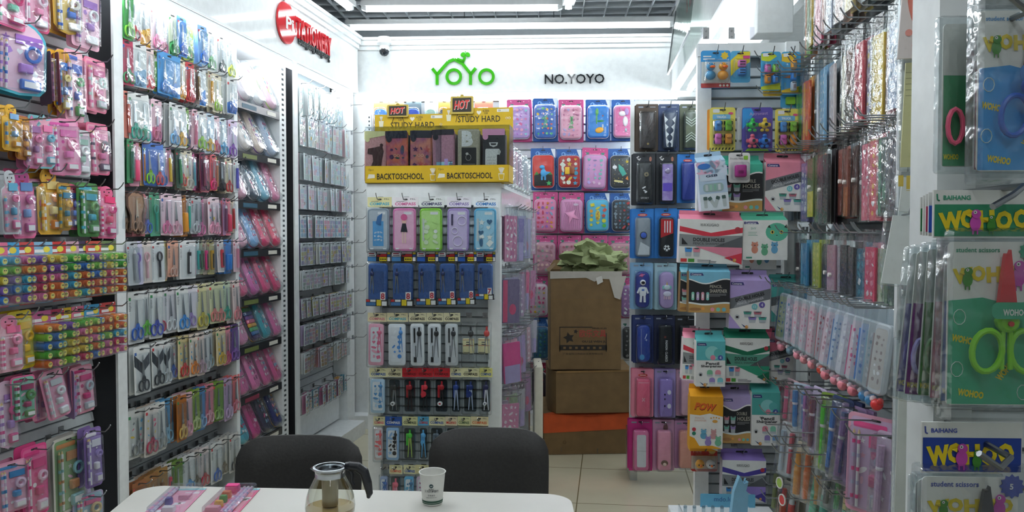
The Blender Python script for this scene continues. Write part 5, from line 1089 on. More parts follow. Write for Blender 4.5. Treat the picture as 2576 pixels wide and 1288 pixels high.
 (1400, .17, 'eleventh', [(470, 'S', 'd8ccc0', 'a8504a', 'rust scissors on beige card', .08, 0), (500, 'S', 'e0d8d0', 'd8904a', 'amber scissors on beige card', .08, 0), (528, 'S', 'dcdcd8', '8a8e90', 'grey scissors on cream card', .08, 0), (555, 'S', 'e4e2dc', '5a6068', 'charcoal scissors on cream card', .08, 0), (580, 'S', 'e4e4e0', '9a9a98', 'light grey scissors on cream card', .08, 0)]),
]
q = random.Random(5)
for y0, h, rw, items in SCW:
    z = LW.hit(330, y0, 0)[1]
    for i, (x, k, card, col, wd, w, st) in enumerate(items):
        u = LW.hit(x, 600, 0)[0]; seed = i + y0
        h2 = h * q.uniform(.93, 1.04)
        if k in ('S', 'SS'): sp = scissors_pack(card, col, w, h2, st, 'c3c8cc', 2 if k == 'SS' else 1, seed); nm = 'scissors_pack'
        elif k == 'F': sp = shape_pack(card, col, w, h2, seed); nm = 'scissors_pack'
        else: sp = tool_pack(card, col, w, h2, st, seed); nm = 'cutter_pack' if st in ('cutter', 'round') else 'pen_pack'
        off = q.uniform(-.012, .02)
        far = ', ' + ORD[i + 1] + ' from left in ' + rw + ' row'
        inst(nm, sp, LW.mat(u, off, z, q.uniform(-.03, .03), q.uniform(-.03, .02), q.uniform(-.2, .08)), wd + far, 'stationery', rw + ' row of the scissors wall')
        for b_ in (1, 2):
            inst(nm, spare_card(card if b_ == 1 or k == 'F' else q.choice([card, 'd8dad6', 'c8b8a8']), w, h2), LW.mat(u + q.uniform(-.006, .004), off - .018 * b_ - .008, z - .002, q.uniform(-.02, .02), 0, q.uniform(-.05, .05)),
                 ['', 'nearer', 'farther'][b_] + ' spare behind the ' + ORD[i + 1] + ' front pack in ' + rw + ' scissors row', 'stationery', 'spares of ' + rw + ' scissors row')
        if rw != 'first': hook(LW, u, off, z - .008, 'steel hook of the ' + ORD[i + 1] + ' pack in ' + rw + ' scissors row', .035, .09 + off, .018, 'hooks of the ' + rw + ' scissors row')

# ---------------------------------------------------------------- pencil cases on the shelves
PCS = [[('f2e4ea', 'e8b8c8', 'white and blush'), ('f4f2f4', 'e8d8e4', 'plain white'), ('f2c8d8', 'c8e080', 'pastel rainbow')],
       [('f4e8e4', 'f0b8b0', 'cream and coral'), ('f2dcd0', 'a070c0', 'peach with purple bow'), ('c8d4ec', 'e05a80', 'pale blue with red bead')],
       [('f0b8cc', 'e89ab8', 'soft pink'), ('5a6878', '4a78c0', 'smoky grey and blue'), ('8cc8e0', '4a90b8', 'sky blue'), ('e890b4', 'b84a78', 'rose with small print')],
       [('f4c0d4', 'f090b8', 'fluffy pink'), ('8ab8e8', 'e05a88', 'light blue with pink centre'), ('e84a7a', 'c8d0c8', 'hot pink dotted'), ('e8386a', 'f4f0f2', 'hot pink with white face')],
       [('ee6a98', 'f4f0f4', 'hot pink and white'), ('e070b8', '6aa0c0', 'orchid pink'), ('f05a90', 'f8d8e4', 'bright pink'), ('e84a80', 'f4eef0', 'raspberry with loop')],
       [('e898c0', 'f4c8dc', 'mottled pink'), ('4a3a6a', 'e6a83a', 'rainbow striped'), ('3fa8b8', 'e8c8d8', 'teal with pink bows'), ('e87ab0', 'f4d0e0', 'candy pink')],
       [('e070a8', 'f4d8e4', 'rose pink'), ('f080b8', 'a04a78', 'bubblegum pink'), ('e068a0', 'f4f0f2', 'pink with white blossoms'), ('ec6aa0', 'e83a60', 'pink with red hearts')],
       [('5ab8cc', 'e04a60', 'aqua'), ('d84a90', 'f090c0', 'magenta'), ('3a3450', '8a94c0', 'dark navy'), ('34387a', 'e8a83a', 'indigo with orange star')]]
ST = ['top', 'second', 'third', 'fourth', 'fifth', 'sixth', 'seventh', 'lowest']
xs = {3: (622, 655, 688), 4: (610, 640, 668, 695)}
for s, row in enumerate(PCS):
    z = SHZ[s]
    for i, (c1, c2, wd) in enumerate(row):
        u = uL(xs[len(row)][i] + 4)
        sp = pencil_case(c1, c2, .105, .232, s * 5 + i, 1 if 'striped' in wd else 0)
        inst('pencil_case', sp, LW.mat(u, -.04, z + .004, q.uniform(-.03, .03), -.40, .12), wd + ' pencil case in clear bag on the ' + ST[s] + ' white shelf', 'pencil case', 'pencil cases leaning on the ' + ST[s] + ' shelf')
        inst('pencil_case', pencil_case(c1, c2, .105, .232, 99, 0), LW.mat(u, -.115, z + .004, 0, -.40, .12), 'second pencil case tucked behind the ' + wd + ' case, ' + ST[s] + ' shelf', 'pencil case', 'pencil cases behind the front ones')

# ---------------------------------------------------------------- sticker packs
STK = [(206, .20, 'dfeeea,c8e4dc,eff4f0'), (288, .185, 'ecccd4,d4ecf0,f4f0e4'), (386, .155, 'd8ece8,f0d4e0,d4e0f4'), (464, .145, 'd0e8f4,f4d4e4,e4dbf0'), (541, .135, 'a8c8e0,e8a8c0,b8b0d8'),
       (611, .135, 'b0a8d0,d8c8e0,e4dca0'), (681, .115, 'b8c8c0,d8b8d0,d0c0d8'), (753, .115, 'e0b0c8,c8b8d8,e4d890'), (820, .118, 'c0b0d0,e8b0b8,a8c0c8'), (890, .12, 'c8a878,e8b0b0,c8b0c0'), (997, .11, 'd8a860,c080a0,6ab0c8')]
xx = (763, 777, 791, 805, 819, 832, 846, 859, 872)
cn = {'c': 'pale blue', 'e': 'pinkish', 'd': 'cream and lilac', 'b': 'grey-green', 'a': 'sky blue', '6': 'blue'}
for r_, (y0, h, cs) in enumerate(STK):
    z = LW.hit(760, y0, 0)[1]; cs = cs.split(',')
    for i, x in enumerate(xx):
        if r_ == 0 and i > 7: continue
        a = cs[i % 3]; u = LW.hit(x, 600, 0)[0]; off = q.uniform(-.01, .02)
        pal = {0: 'a', 1: 'b', 2: 'c'}
        look = ('thin upright booklet pack' if r_ == 10 else 'sticker pack in tall clear sleeve' if r_ < 2 else 'small sticker pack')
        sp = sticker_pack(a, cs[(i + 1) % 3], cs[(i + 2) % 3], .085 if r_ < 10 else .06, h, (r_ * 9 + i) % 12)
        far = (ORD[i + 1] + ' from left in ' + ORD[r_ + 1] + ' row')
        inst('sticker_pack', sp, LW.mat(u, off, z, q.uniform(-.03, .03), q.uniform(-.05, .02), q.uniform(-.1, .2)), look + ', ' + far + ' beside the corner', 'stickers', ORD[r_ + 1] + ' row of sticker packs')
        for b_ in (1, 2):
            inst('sticker_pack', thin_spare(q.choice(cs + ['a8b0b4', 'e8ecee', 'f0f2f2']), .085 if r_ < 10 else .06, h), LW.mat(u - .003 * b_, off - .014 * b_, z, 0, 0, q.uniform(-.06, .06)), ['', 'nearer', 'farther'][b_] + ' spare behind the ' + ORD[i + 1] + ' sticker pack in ' + ORD[r_ + 1] + ' row', 'stickers', 'spares of ' + ORD[r_ + 1] + ' sticker row')
        if i % 2 == 0 or i == 8: hook(LW, u, off, z - .008, 'steel hook of the ' + ORD[i + 1] + ' pack in ' + ORD[r_ + 1] + ' sticker row', .05, .09 + off, .02, 'hooks of the ' + ORD[r_ + 1] + ' sticker row')
    u = LW.hit(884, 600, .03)[0]
    if r_ < 10: hook(LW, CORNER - .06, .02, z - .008, 'empty steel hook at the corner end of ' + ORD[r_ + 1] + ' sticker row', .06, .02, .02, 'empty corner hooks')

# ---------------------------------------------------------------- stationery sets at the left edge
PK, PK2, LIL, YEL, GRN, TEAL = 'e87aa8', 'f0a8c4', 'b89ad8', 'e8b02a', '4a8a48', '4ab4c8'
# x centre, y top, y bottom, width px, outline, card, c1, c2, c3, words
SETS = [(18, -70, 68, 90, 'rect', 'e05a90', 'f0a0c0', '6ac0a0', 'd83a78', 'pink set with green pencils'), (85, -60, 78, 60, 'rect', 'd8487a', 'f2b0c8', PK, 'f4e0ea', 'hot pink set'), (166, -50, 86, 56, 'arch', 'd8a83a', 'e0c070', '3f70c8', 'f4f0e8', 'gold-edged set with blue sharpener'), (215, -30, 122, 62, 'rect', 'f2b8cc', 'f4c8d8', 'a878c0', 'f4f4f6', 'pale pink set with purple eraser'),
 (52, 50, 240, 108, 'arch', TEAL, 'eec4d8', 'b07ad0', '4a7ad0', 'large unicorn-pink set with turquoise rim'), (113, 132, 262, 22, 'rect', '5a2a4a', '6a3a5a', '8a4a6a', 'a86a8a', 'plum set seen edge-on'), (133, 136, 268, 20, 'rect', '8a3a58', '3a6a98', '7a4a6a', 'a8c0d8', 'dark red and blue set seen edge-on'), (155, 124, 288, 32, 'arch', YEL, 'c8902a', '3f78c8', 'e8d080', 'narrow amber set with blue sharpener'), (184, 126, 306, 46, 'rect', 'f0a8bc', 'f4c0d0', '4a68c0', '5aa868', 'tall pink set with silver ruler'), (238, 148, 282, 56, 'rect', 'e87898', 'f0a0b4', PK, 'c8e0d8', 'salmon pink set with white eraser'),
 (26, 262, 380, 42, 'face', YEL, 'e8b848', '4a90c8', 'e8a020', 'yellow bear set'), (56, 292, 402, 32, 'rect', 'a8641e', 'b87828', 'e8a030', 'c88a30', 'brown amber set'), (80, 290, 424, 38, 'pine', 'c86a98', 'd898b4', 'a070a0', PK, 'dusky pink pineapple set'), (110, 288, 424, 38, 'pine', '8ad0d8', 'f0b0c4', PK, '6ab8d0', 'blue-topped pineapple set'), (156, 298, 440, 66, 'rect', 'e888b0', 'e8a0c0', 'e05aa8', PK, 'pink set with pink tubes'), (196, 326, 444, 44, 'rect', 'c8d0d0', 'e0c8d4', 'a8c8b8', 'f4f4f4', 'pink and pale green bottle set'), (243, 310, 440, 56, 'rect', 'e86890', 'f0a0b8', PK, '6a5870', 'rose set with dark sharpener'),
 (22, 428, 590, 36, 'face', 'c8ccd0', 'd0a8b8', '6ab0d0', PK, 'grey-pink figure set'), (53, 424, 600, 50, 'face', 'e06a98', 'e890b4', '6a90c8', 'c04a90', 'pink figure set with purple cap'), (87, 450, 590, 36, 'rect', 'b06a88', 'd0a0b4', '5a8a60', PK, 'dull pink figure set'), (120, 422, 590, 56, 'face', 'eab030', 'f0c050', 'f0d890', 'e88a20', 'yellow smiling banana set'), (160, 460, 580, 30, 'rect', 'a8782a', 'c8a040', '3f88a8', 'e8b030', 'amber set half hidden'), (178, 462, 578, 40, 'face', 'e86a90', 'f098b4', '5a80d0', '4a5aa8', 'pink set with blue castle'), (219, 460, 596, 56, 'rect', '3f7a38', '4f8a48', '4ab0c8', '6aa868', 'green set with teal ring'), (267, 468, 600, 42, 'face', 'e86a94', 'f098b8', 'f04a80', 'e84a90', 'pink set with hot pink eraser'),
 (20, 792, 935, 60, 'face', 'f0b8c8', 'f4c8d4', 'f078a0', 'f090b0', 'unicorn-topped pink set'), (48, 782, 930, 58, 'rect', 'e8d030', 'e8d850', 'f0c020', 'e8b820', 'bright yellow set'),
 (12, 958, 1130, 50, 'arch', 'e4c0d8', 'e8cce0', 'b088c8', 'e05a98', 'lilac arch-topped set'), (57, 945, 1058, 52, 'rect', 'e06a9a', '88c8b0', 'a83a68', '4a8a48', 'doll-print pink box set'), (98, 940, 1062, 34, 'rect', 'c05a8a', 'c888b0', '8a4a90', PK, 'purple-pink set'), (124, 932, 1058, 46, 'rect', 'f0a0c0', 'f4b4cc', 'd8dce0', 'e8e8ec', 'tilted pink set with four clear cups'), (172, 930, 1050, 24, 'rect', 'a890c0', 'c0a8d0', PK, 'c8c8d0', 'lilac set seen edge-on'), (203, 920, 1040, 52, 'rect', 'f0a0b8', 'f4b8cc', 'd83a80', 'b8c4cc', 'pink set with magenta heart'),
 (28, 1160, 1288, 60, 'rect', 'eaa0c0', 'f0b4cc', '4a90c8', 'e8c8e0', 'pink unicorn set at the bottom edge'), (85, 1120, 1300, 60, 'rect', 'e0488a', 'e86aa0', 'd83a80', 'f0c8dc', 'magenta box set with dotted edge'), (172, 1096, 1288, 76, 'rect', 'd8d4cc', '88a878', 'c88a58', '8ac0c8', 'animal-print play set in clear box'), (232, 1076, 1226, 36, 'rect', '8a70b0', '9a80c0', 'e8e4f0', 'a890d0', 'purple unicorn box'), (222, 1240, 1330, 60, 'rect', 'b8b0d0', 'a8c8d8', PK, 'e8d0a0', 'pale lilac set at the bottom')]
zr = []
for i, (x, y0, y1, wp, kd, cd_, c1, c2, c3, wd) in enumerate(SETS):
    off = q.uniform(.0, .05)
    u, z = LW.hit(x, y0, off); _, zb = LW.hit(x, y1, off)
    ua = LW.hit(x - wp / 2, 600, off)[0]; ub = LW.hit(x + wp / 2, 600, off)[0]
    w = min(.2, max(.05, (ub - ua) * .98)); h = z - zb
    side = 'edge-on' in wd
    if side: w = .11
    sp = stationery_set(kd, cd_, round(w, 3), round(h, 3), c1, c2, c3, i)
    inst('stationery_set', sp, LW.mat(u, off, z, -.2 if 'tilted' in wd else q.uniform(-.04, .04), q.uniform(-.04, .0), 1.0 if side else q.uniform(-.32, .05)), wd + ' hanging on the left-hand wall', 'stationery set', 'stationery sets on the left-hand wall')
    if not side:
        inst('stationery_set', spare_card(cd_, round(w, 3), round(h, 3), .012), LW.mat(u + .003, off - .035, z, 0, 0, .05), 'second copy behind the ' + wd, 'stationery set', 'spare stationery sets')
        hook(LW, u, off, z - .012, 'steel hook holding the ' + wd, .05, .08 + off, .025, 'hooks at the left edge')
# stampers
hc = ['e87898', '4aa8d8', 'c84a48', '88b8d8', 'd83a3a', 'd8a8b8', '4a3a5a', 'd8584a', '6a7a50', 'c8689a', 'b83a5a', 'e8c030']
STA = [((-12, 20, 58, 106, 140, 174, 206, 236, 270), 608, .20, 'upper'), ((98, 134, 166, 198, 230, 268), 765, .195, 'lower')]
k = 0
for xs_, y0, h, rw in STA:
    for i, x in enumerate(xs_):
        off = .03; u = LW.hit(x, 600, off)[0]; z = LW.hit(130, y0 + (14 if rw == 'lower' else 0), off)[1]
        inst('stamper_set', stamper_pack(k, hc[k % 12], .088, h), LW.mat(u, off, z, q.uniform(-.02, .02), 0, q.uniform(-.1, .06)), 'card of ten coloured stampers, ' + ORD[i + 1] + ' from left in the ' + rw + ' stamper row', 'stampers', 'stamper sets on the left-hand wall')
        hook(LW, u, off, z - .012, 'steel hook of the ' + ORD[i + 1] + ' stamper card in the ' + rw + ' row', .06, .1, .02, 'stamper hooks')
        k += 1
def pxbox(fr, x0, x1, y0, y1, off=0):
    a = fr.hit(x0, y0, off); b = fr.hit(x1, y0, off); c = fr.hit((x0 + x1) / 2, y1, off)
    z = (a[1] + b[1]) / 2
    return (a[0] + b[0]) / 2, z, round(b[0] - a[0], 3), round(z - c[1], 3)
# ---------------------------------------------------------------- gondola front: compass sets
R1 = [(925, 985, '9aa6b4', 'e4e0a8', '4ab4d0', 'silver-grey geometry case with blue card', 1), (988, 1052, 'e88abf', 'f0eef0', 'd86aa0', 'pink geometry case with girl print', 2), (1055, 1117, '8fd14a', 'e8ecec', '3a3a68', 'bright green geometry case', 3), (1125, 1185, 'b59ad8', 'eceaf0', '8a7ab8', 'lavender geometry case with rings', 4), (1192, 1253, '5fb2dc', 'f0f4f6', '1f7ac0', 'sky blue geometry case', 5)]
for x0, x1, c, hc_, tc, wd, sd in R1:
    u, z, w, h = pxbox(GF, x0, x1, 496, 634, .05)
    inst('compass_set', compass_case_pack(c, hc_, tc, round(w * .9, 3), .045, round(h - .055, 3), sd), GF.mat(u, .05, z, q.uniform(-.01, .01)), wd + ' in the top row of the gondola', 'compass set', 'top row of geometry cases')
    hook(GF, u, .05, z - .009, 'steel hook above the ' + wd, .04, .02, .025, 'top gondola hooks')
R2 = [(925, 982, 8, 768, 'first'), (986, 1046, 8, 768, 'second'), (1050, 1102, 8, 766, 'third'), (1104, 1150, 8, 765, 'fourth'), (1153, 1198, 8, 764, 'fifth'), (1200, 1245, 7, 752, 'sixth')]
for i, (x0, x1, n, yb, o_) in enumerate(R2):
    u, z, w, h = pxbox(GF, x0, x1, 633, yb, .05)
    inst('compass_set', block_case_pack(n, round(w * .9, 3), round(h - .05, 3), .045, ['4a8ac0', '4a8ac0', '2460b8', '1d4a80', '2460b8', '1f3a7a'][i]), GF.mat(u, .05, z, q.uniform(-.015, .015)), 'blue geometry case with colour-block card numbered ' + str(n) + ', ' + o_ + ' from the left', 'compass set', 'blue geometry cases')
    hook(GF, u, .05, z - .012, 'steel hook of the ' + o_ + ' blue geometry case', .04, .02, .02, 'second row gondola hooks')
R3 = [(926, 972, 'flat', 'e6dfb4', 'd87a8a', 'e87a9a', 'f0b0c4', 'pink compass set with cream header'), (974, 1026, 'flat', 'e6dfb4', '4ab4c8', '5a9ae0', 'f0f4f8', 'white and blue compass tray'), (1029, 1072, 'tray', 'ece8c0', '1f2022', '1f2226', 'f2f4f6', 'white tray with black compass and refill'), (1074, 1115, 'tray', 'ece8c0', '1f2022', '23262a', 'f2f4f6', 'white tray with black compass, right of its twin'), (1117, 1157, 'tray', 'ece8c0', '1f2022', '3a3d42', 'd8dcde', 'narrow white tray with grey compass'), (1160, 1197, 'sleeve', '', '', '3a3d40', 'e6dfb0', 'cream-sleeved compass with dark point'), (1200, 1238, 'sleeve', '', '', 'd84a48', 'e6dfb0', 'cream-sleeved red compass')]
R4 = [(930, 974, 'flat', 'e8e4b4', '2a5aa8', '5a9ad0', 'bcd8ec', 'swan-print light blue compass'), (975, 1011, 'bare', 'e6dfb4', '1f2022', '2a2c30', 'c3c8cc', 'black compass with round badge'), (1013, 1049, 'bare', 'c8202c', '5a1018', 'a81f2c', '3a2226', 'dark red compass with red header'), (1051, 1089, 'bare', 'c8202c', '5a1018', 'd83a48', '2a2a2e', 'red compass with round face'), (1091, 1131, 'bare', 'c8202c', '5a1018', 'b8202c', '2a2224', 'black compass on red card'), (1133, 1162, 'bare', 'ece8b8', '2a5aa8', '2f4a9a', 'b8c4e0', 'blue compass with pale blue header text'), (1163, 1205, 'bare', 'ece8b8', '1f2022', '24387a', 'b8c4e0', 'navy compass with bear-shaped holder'), (1207, 1238, 'bare', 'e8e48a', '2a5aa8', '2a2c5a', 'e0e0ea', 'small indigo compass at the right')]
R5 = [(940, 968, 'flat', 'e8e4b4', 'e86a7a', 'e86a70', 'd8c8c8', 'coral fish-print compass'), (970, 1010, 'flat', '2a5ab0', 'f0f0f0', '2a2a30', '9ac0e8', 'light blue compass with blue header'), (1013, 1050, 'bare', 'e0e0a8', '3a4a38', '4ac83a', 'b8d86a', 'green compass on lime card'), (1052, 1078, 'bare', '5ab0d8', 'd84a48', '5ab0e8', '5ab0e8', 'blue heart compass with blue header'), (1080, 1119, 'bare', 'e8e4b4', '2a5ab0', '5a6a7a', 'c3c8cc', 'grey compass with blue lettering'), (1121, 1150, 'bare', 'e8dcb8', 'c8302c', '3a3c3e', 'c3c8cc', 'dark compass with red band'), (1152, 1183, 'bare', 'e0e0a8', '3a5a38', '2a8a3a', 'c3c8cc', 'dark green compass'), (1185, 1228, 'bare', 'e8dcb0', 'e8703a', '4a4c50', 'c3c8cc', 'grey compass with orange lettering')]
R6 = [(955, 980, 'flat', '', '', '4a78c0', 'a8b8d8', 'blue compass half bagged'), (980, 1012, 'bare', 'e8e4b4', 'e86a50', 'f0708a', 'f0a0b8', 'pink compass with red lettering'), (1016, 1046, 'flat', 'e8e4b4', '2a5ab0', '3a78a8', '6ab8e0', 'turquoise compass with blue lettering'), (1046, 1082, 'flat', 'e6dfa8', '', 'a8508a', 'd8c0d8', 'mauve compass behind the cup')]
for row, y0, y1, nm in ((R3, 787, 921, 'third'), (R4, 926, 1040, 'fourth'), (R5, 1048, 1158, 'fifth'), (R6, 1170, 1285, 'sixth')):
    for i, (x0, x1, st, hc_, tc, c1, c2, wd) in enumerate(row):
        u, z, w, h = pxbox(GF, x0, x1, y0, y1, .05)
        txt = 'COMPASS' if tc and wd.find('red band') < 0 else ('MILANO' if 'red band' in wd else '')
        inst('compass_set', compass_pack(st, hc_, tc, c1, c2, round(w - .006, 3), .04, round(h - .045, 3), txt, i), GF.mat(u, .05, z, q.uniform(-.015, .015)), wd + ' in the ' + nm + ' gondola row', 'compass set', nm + ' row of compass sets')
        hook(GF, u, .05, z - .012, 'steel hook of the ' + wd, .035, .02, .018, nm + ' row gondola hooks')

# ---------------------------------------------------------------- display boxes on the gondola
def pouch(c1, motif, w=.105, h=.2):
    b = MB(); d = .03; b.loft(w, h, .012, [(.004, 0), (0, -.008), (0, -d + .006), (.006, -d)], M(c1, 'holo' if motif == 'holo' else 'fabric'), 0, h / 2)
    y = -d - .0006; k = MB()
    if motif == 'bear':
        P = [(-.02, h * .3), (.005, h * .22), (.03, h * .25), (.034, h * .45), (.042, h * .6), (.034, h * .72), (.015, h * .7), (-.034, h * .66), (-.036, h * .56), (-.012, h * .54), (-.008, h * .42)]
        k.prism(P, y - .001, y, M('4a2c2a', 'fabric')); k.prism(ell(.016, .016, .03, h * .73), y - .001, y, M('4a2c2a', 'fabric')); k.prism([(-w * .5, h * .84), (w * .45, h * .92), (w * .45, h), (-w * .5, h)], y - .001, y, M('e4dfa0', 'card')); k.prism(ell(.022, .024, -w * .36, h * .84), y - .0016, y - .001, M('e4dfa0', 'card'))
    elif motif == 'holo':
        k.prism(rect(-w * .5, w * .5, h * .86, h), y - .001, y, M('1e2130', 'card')); k.prism(ell(.026, .028, -w * .34, h * .84), y - .0016, y - .001, M('1e2130', 'card'))
        for s in (-1, 1): k.tube([(s * .008 + .006 * math.cos(a), y - .001, h * .52 + .006 * math.sin(a)) for a in [i * .785 for i in range(8)]], .0012, M('f0c8a0', 'plastic'), 4, True)
        decor(k, w * .8, h * .6, ['e87a50', 'f0a080', '5a3a50', '3a6a5a'], 12, len(c1) + ord(c1[1]), y, 0, h * .42, .0006, .01, .03, 'holo')
    elif motif == 'glitter':
        k.prism(rect(-w * .5, w * .5, h * .9, h), y - .001, y, M('2a2430', 'card')); k.prism(ell(.026, .028, -w * .34, h * .86), y - .0016, y - .001, M('2a2430', 'card')); k.prism(rect(-w * .32, w * .4, h * .1, h * .38), y - .001, y, M('a8dcea', 'card')); k.prism(rect(w * .04, w * .2, h * .1, h * .44), y - .0014, y - .001, M('c8a8e8', 'card')); k.text('HELLO', w * .33, h * .26, M('3a2a4a', 'card'), h * .26, None, y - .0018, -math.pi / 2, .02)
    elif motif == 'letterb':
        k.text('B', -w * .05, h * .82, M('eceae4', 'fabric'), None, h * .3, y - .001, 0, .06); k.prism(rr(w * .66, h * .46, .002, w * .02, h * .42), y - .001, y, M('1f2022', 'fabric')); k.tube([(.012 * math.cos(a), y - .0016, h * .46 + .014 * math.sin(a)) for a in [i * .6 for i in range(11)]], .0008, M('c8c4b8', 'plastic'), 4, True)
        for i in range(4): k.flat(rect(-w * .26, w * .3, h * (.24 + .03 * i), h * (.24 + .03 * i) + .001), y - .0014, M('c8c4b8', 'card'))
        k.flat(ell(.014, .012, -.006, h * .53), y - .0014, M('c8c4b8', 'card'))
    elif motif == 'van':
        k.prism(rect(-w * .5, w * .5, h * .88, h), y - .001, y, M('e098b8', 'card')); k.prism(ell(.026, .028, -w * .36, h * .85), y - .0016, y - .001, M('e098b8', 'card'))
        k.prism(rr(w * .64, h * .52, .006, -w * .04, h * .36), y - .001, y, M('e8e6de', 'fabric')); k.prism(rr(w * .12, h * .3, .004, w * .22, h * .36), y - .0016, y - .001, M('23252a', 'fabric'))
        for zz in (.16, .56): k.prism(ell(.014, .018, w * .26, h * zz), y - .002, y, M('c8c6be', 'fabric'))
        for i in range(5): k.flat(rect(-w * .28, -w * .06, h * (.22 + .06 * i), h * (.22 + .06 * i) + .0012), y - .0016, DG); k.flat(rect(-w * .02, w * .12, h * (.22 + .06 * i), h * (.22 + .06 * i) + .0012), y - .0016, DG)
        k.prism([(-w * .2, h * .74), (w * .2, h * .74), (w * .16, h * .68), (0, h * .65), (-w * .16, h * .68)][::-1], y - .001, y, M('e8e6de', 'fabric')); k.prism([(-w * .13, h * .725), (w * .13, h * .725), (w * .1, h * .69), (-w * .1, h * .69)][::-1], y - .0016, y - .001, M('23252a', 'fabric'))
    z = MB(); z.box(-w / 2 + .006, w / 2 - .006, -d * .6, -d * .4, h, h + .003, M('c8b898', 'metal'))
    return [part('pouch_body', b, None, [part('zip', z)]), part('motif', k)]
z0 = GH + .002
for nm, xa, xb, ybk, ptop, hotx, off in (('left', 918, 1108, 288, 276, (972, 1026, 263, 293), .01), ('right', 1095, 1280, 275, 275, (1132, 1190, 241, 285), .03)):
    u0_ = GF.hit(xa, 400, off)[0]; u1_ = GF.hit(xb, 400, off)[0]; w = u1_ - u0_; YL = M('d2ae1c', 'card'); hh = GF.hit(1000, 417, off)[1] - z0
    ft = MB(); ft.box(0, w, 0, .003, 0, hh, YL); ft.box(0, .003, 0, .16, 0, hh, YL); ft.box(w - .003, w, 0, .16, 0, hh, YL); ft.box(0, w, 0, .16, -.0, .003, YL)
    y = -.0008; ft.text('BACK TO SCHOOL'.replace(' ', ''), w * .47, hh * .38, M('26241c', 'card'), w * .62, hh * .36, y, 0, .02); ft.text('12pcs', w * .08, hh * .76, M('26241c', 'card'), w * .07, None, y)
    ft.flat([(w * .03, hh * .25), (w * .13, hh * .3), (w * .13, hh * .5), (w * .05, hh * .52)], y, M('e8e4d0', 'card'))
    pot = MB(); cx = w * .9; ft.flat([(cx - .01, hh * .12), (cx + .01, hh * .12), (cx + .014, hh * .5), (cx - .014, hh * .5)], y, M('e4dfc4', 'card')); ft.flat([(cx - .008, hh * .16), (cx + .008, hh * .16), (cx + .011, hh * .44), (cx - .011, hh * .44)], y - .0003, YL)
    for i in range(5): a = -.4 + .2 * i; ft.flat(rot2(rect(cx - .002, cx + .002, hh * .5, hh * .85), a, cx, hh * .45), y, M('efeadb', 'card'))
    zb = GF.hit(1000, ybk, off - .16)[1] - z0; bk_ = MB(); bk_.box(0, w, .16, .163, 0, zb, YL); y = .1592
    ws = {'left': 'STUDY HARD', 'right': 'STUDY HARD'}[nm]
    bk_.text(ws, w * .52, zb - .052, M('2e2b1e', 'card'), w * .6, .03, y, 0, .01)
    bk_.flat(rr(w * .17, .014, .002, w * .86, zb - .014), y, M('f0eee0', 'card')); bk_.text('E8', w * .81, zb - .014, M('2e2b1e', 'card'), w * .03, None, y - .0004); bk_.flat(heart(.024, w * .52, zb - .022), y, M('efeadb', 'card'))
    for xx_ in (w * .35, w * .62): bk_.text('6386', xx_, zb - .014, M('4a4630', 'card'), w * .09, None, y); bk_.text('GB', xx_, zb - .026, M('4a4630', 'card'), w * .05, None, y)
    cx = w * .09; bk_.flat([(cx - .009, zb - .06), (cx + .009, zb - .06), (cx + .012, zb - .03), (cx - .012, zb - .03)], y, M('e4dfc4', 'card'))
    for i in range(4): bk_.flat(rot2(rect(cx - .0018, cx + .0018, zb - .03, zb - .008), -.3 + .2 * i, cx, zb - .03), y, M('efeadb', 'card'))
    for s in (-1, 1): bk_.tube([(w * .93 + s * .006 + .005 * math.cos(a), y, zb - .05 + .005 * math.sin(a)) for a in [i * .785 for i in range(8)]], .001, M('efeadb', 'card'), 4, True)
    # HOT plaque
    hx0, hx1, hy0, hy1 = hotx; a = GF.hit(hx0, hy0, off - .14); c = GF.hit(hx1, hy1, off - .14)
    hw, hh2 = c[0] - a[0], a[1] - c[1]; hx, hz = (a[0] + c[0]) / 2 - u0_, (a[1] + c[1]) / 2 - z0
    hp = MB(); hp.prism(rr(hw, hh2, .006, hx, hz), .15, .158, M('c8b050', 'card')); hp.prism(rr(hw * .82, hh2 * .78, .002, hx, hz), .149, .15, M('2f2a22', 'card'))
    hp.prism(ell(.016, .012, hx, hz + hh2 * .52), .152, .158, M('a8923a', 'card')); hp.text('HOT', hx, hz, M('f0e8e0', 'card'), hw * .64, hh2 * .52, .1485, .06, .05, 0, .2); hp.text('HOT', hx - .001, hz + .001, M('d8342c', 'card'), hw * .62, hh2 * .48, .1478, .06, .03, 0, .2)
    for s in (-1, 1): hp.prism([(hx + s * hw * .2 - .001, hz - hh2 * .5), (hx + s * hw * .28 - .001, hz - hh2 * .95), (hx + s * hw * .28 + .001, hz - hh2 * .95), (hx + s * hw * .2 + .001, hz - hh2 * .5)], .156, .158, M('2e2b1e', 'card'))
    zc = GF.hit(1000, 318, off)[1] - z0; cv = MB(); cv.box(.002, w + .004, -.002, -.0005, hh, zc, CLR); cv.box(w + .002, w + .004, -.002, .155, hh, zc, CLR); cv.box(.002, w + .004, -.002, .155, zc - .001, zc, CLR)
    inst('display_box', [part('tray', ft, 'yellow tray front printed in black'), part('back_card', bk_), part('price_plaque', hp, 'brown and gold HOT plaque'), part('clear_cover', cv)], GF.mat(u0_, off, z0), nm + ' yellow BACK TO SCHOOL display box standing on the gondola', 'display box')
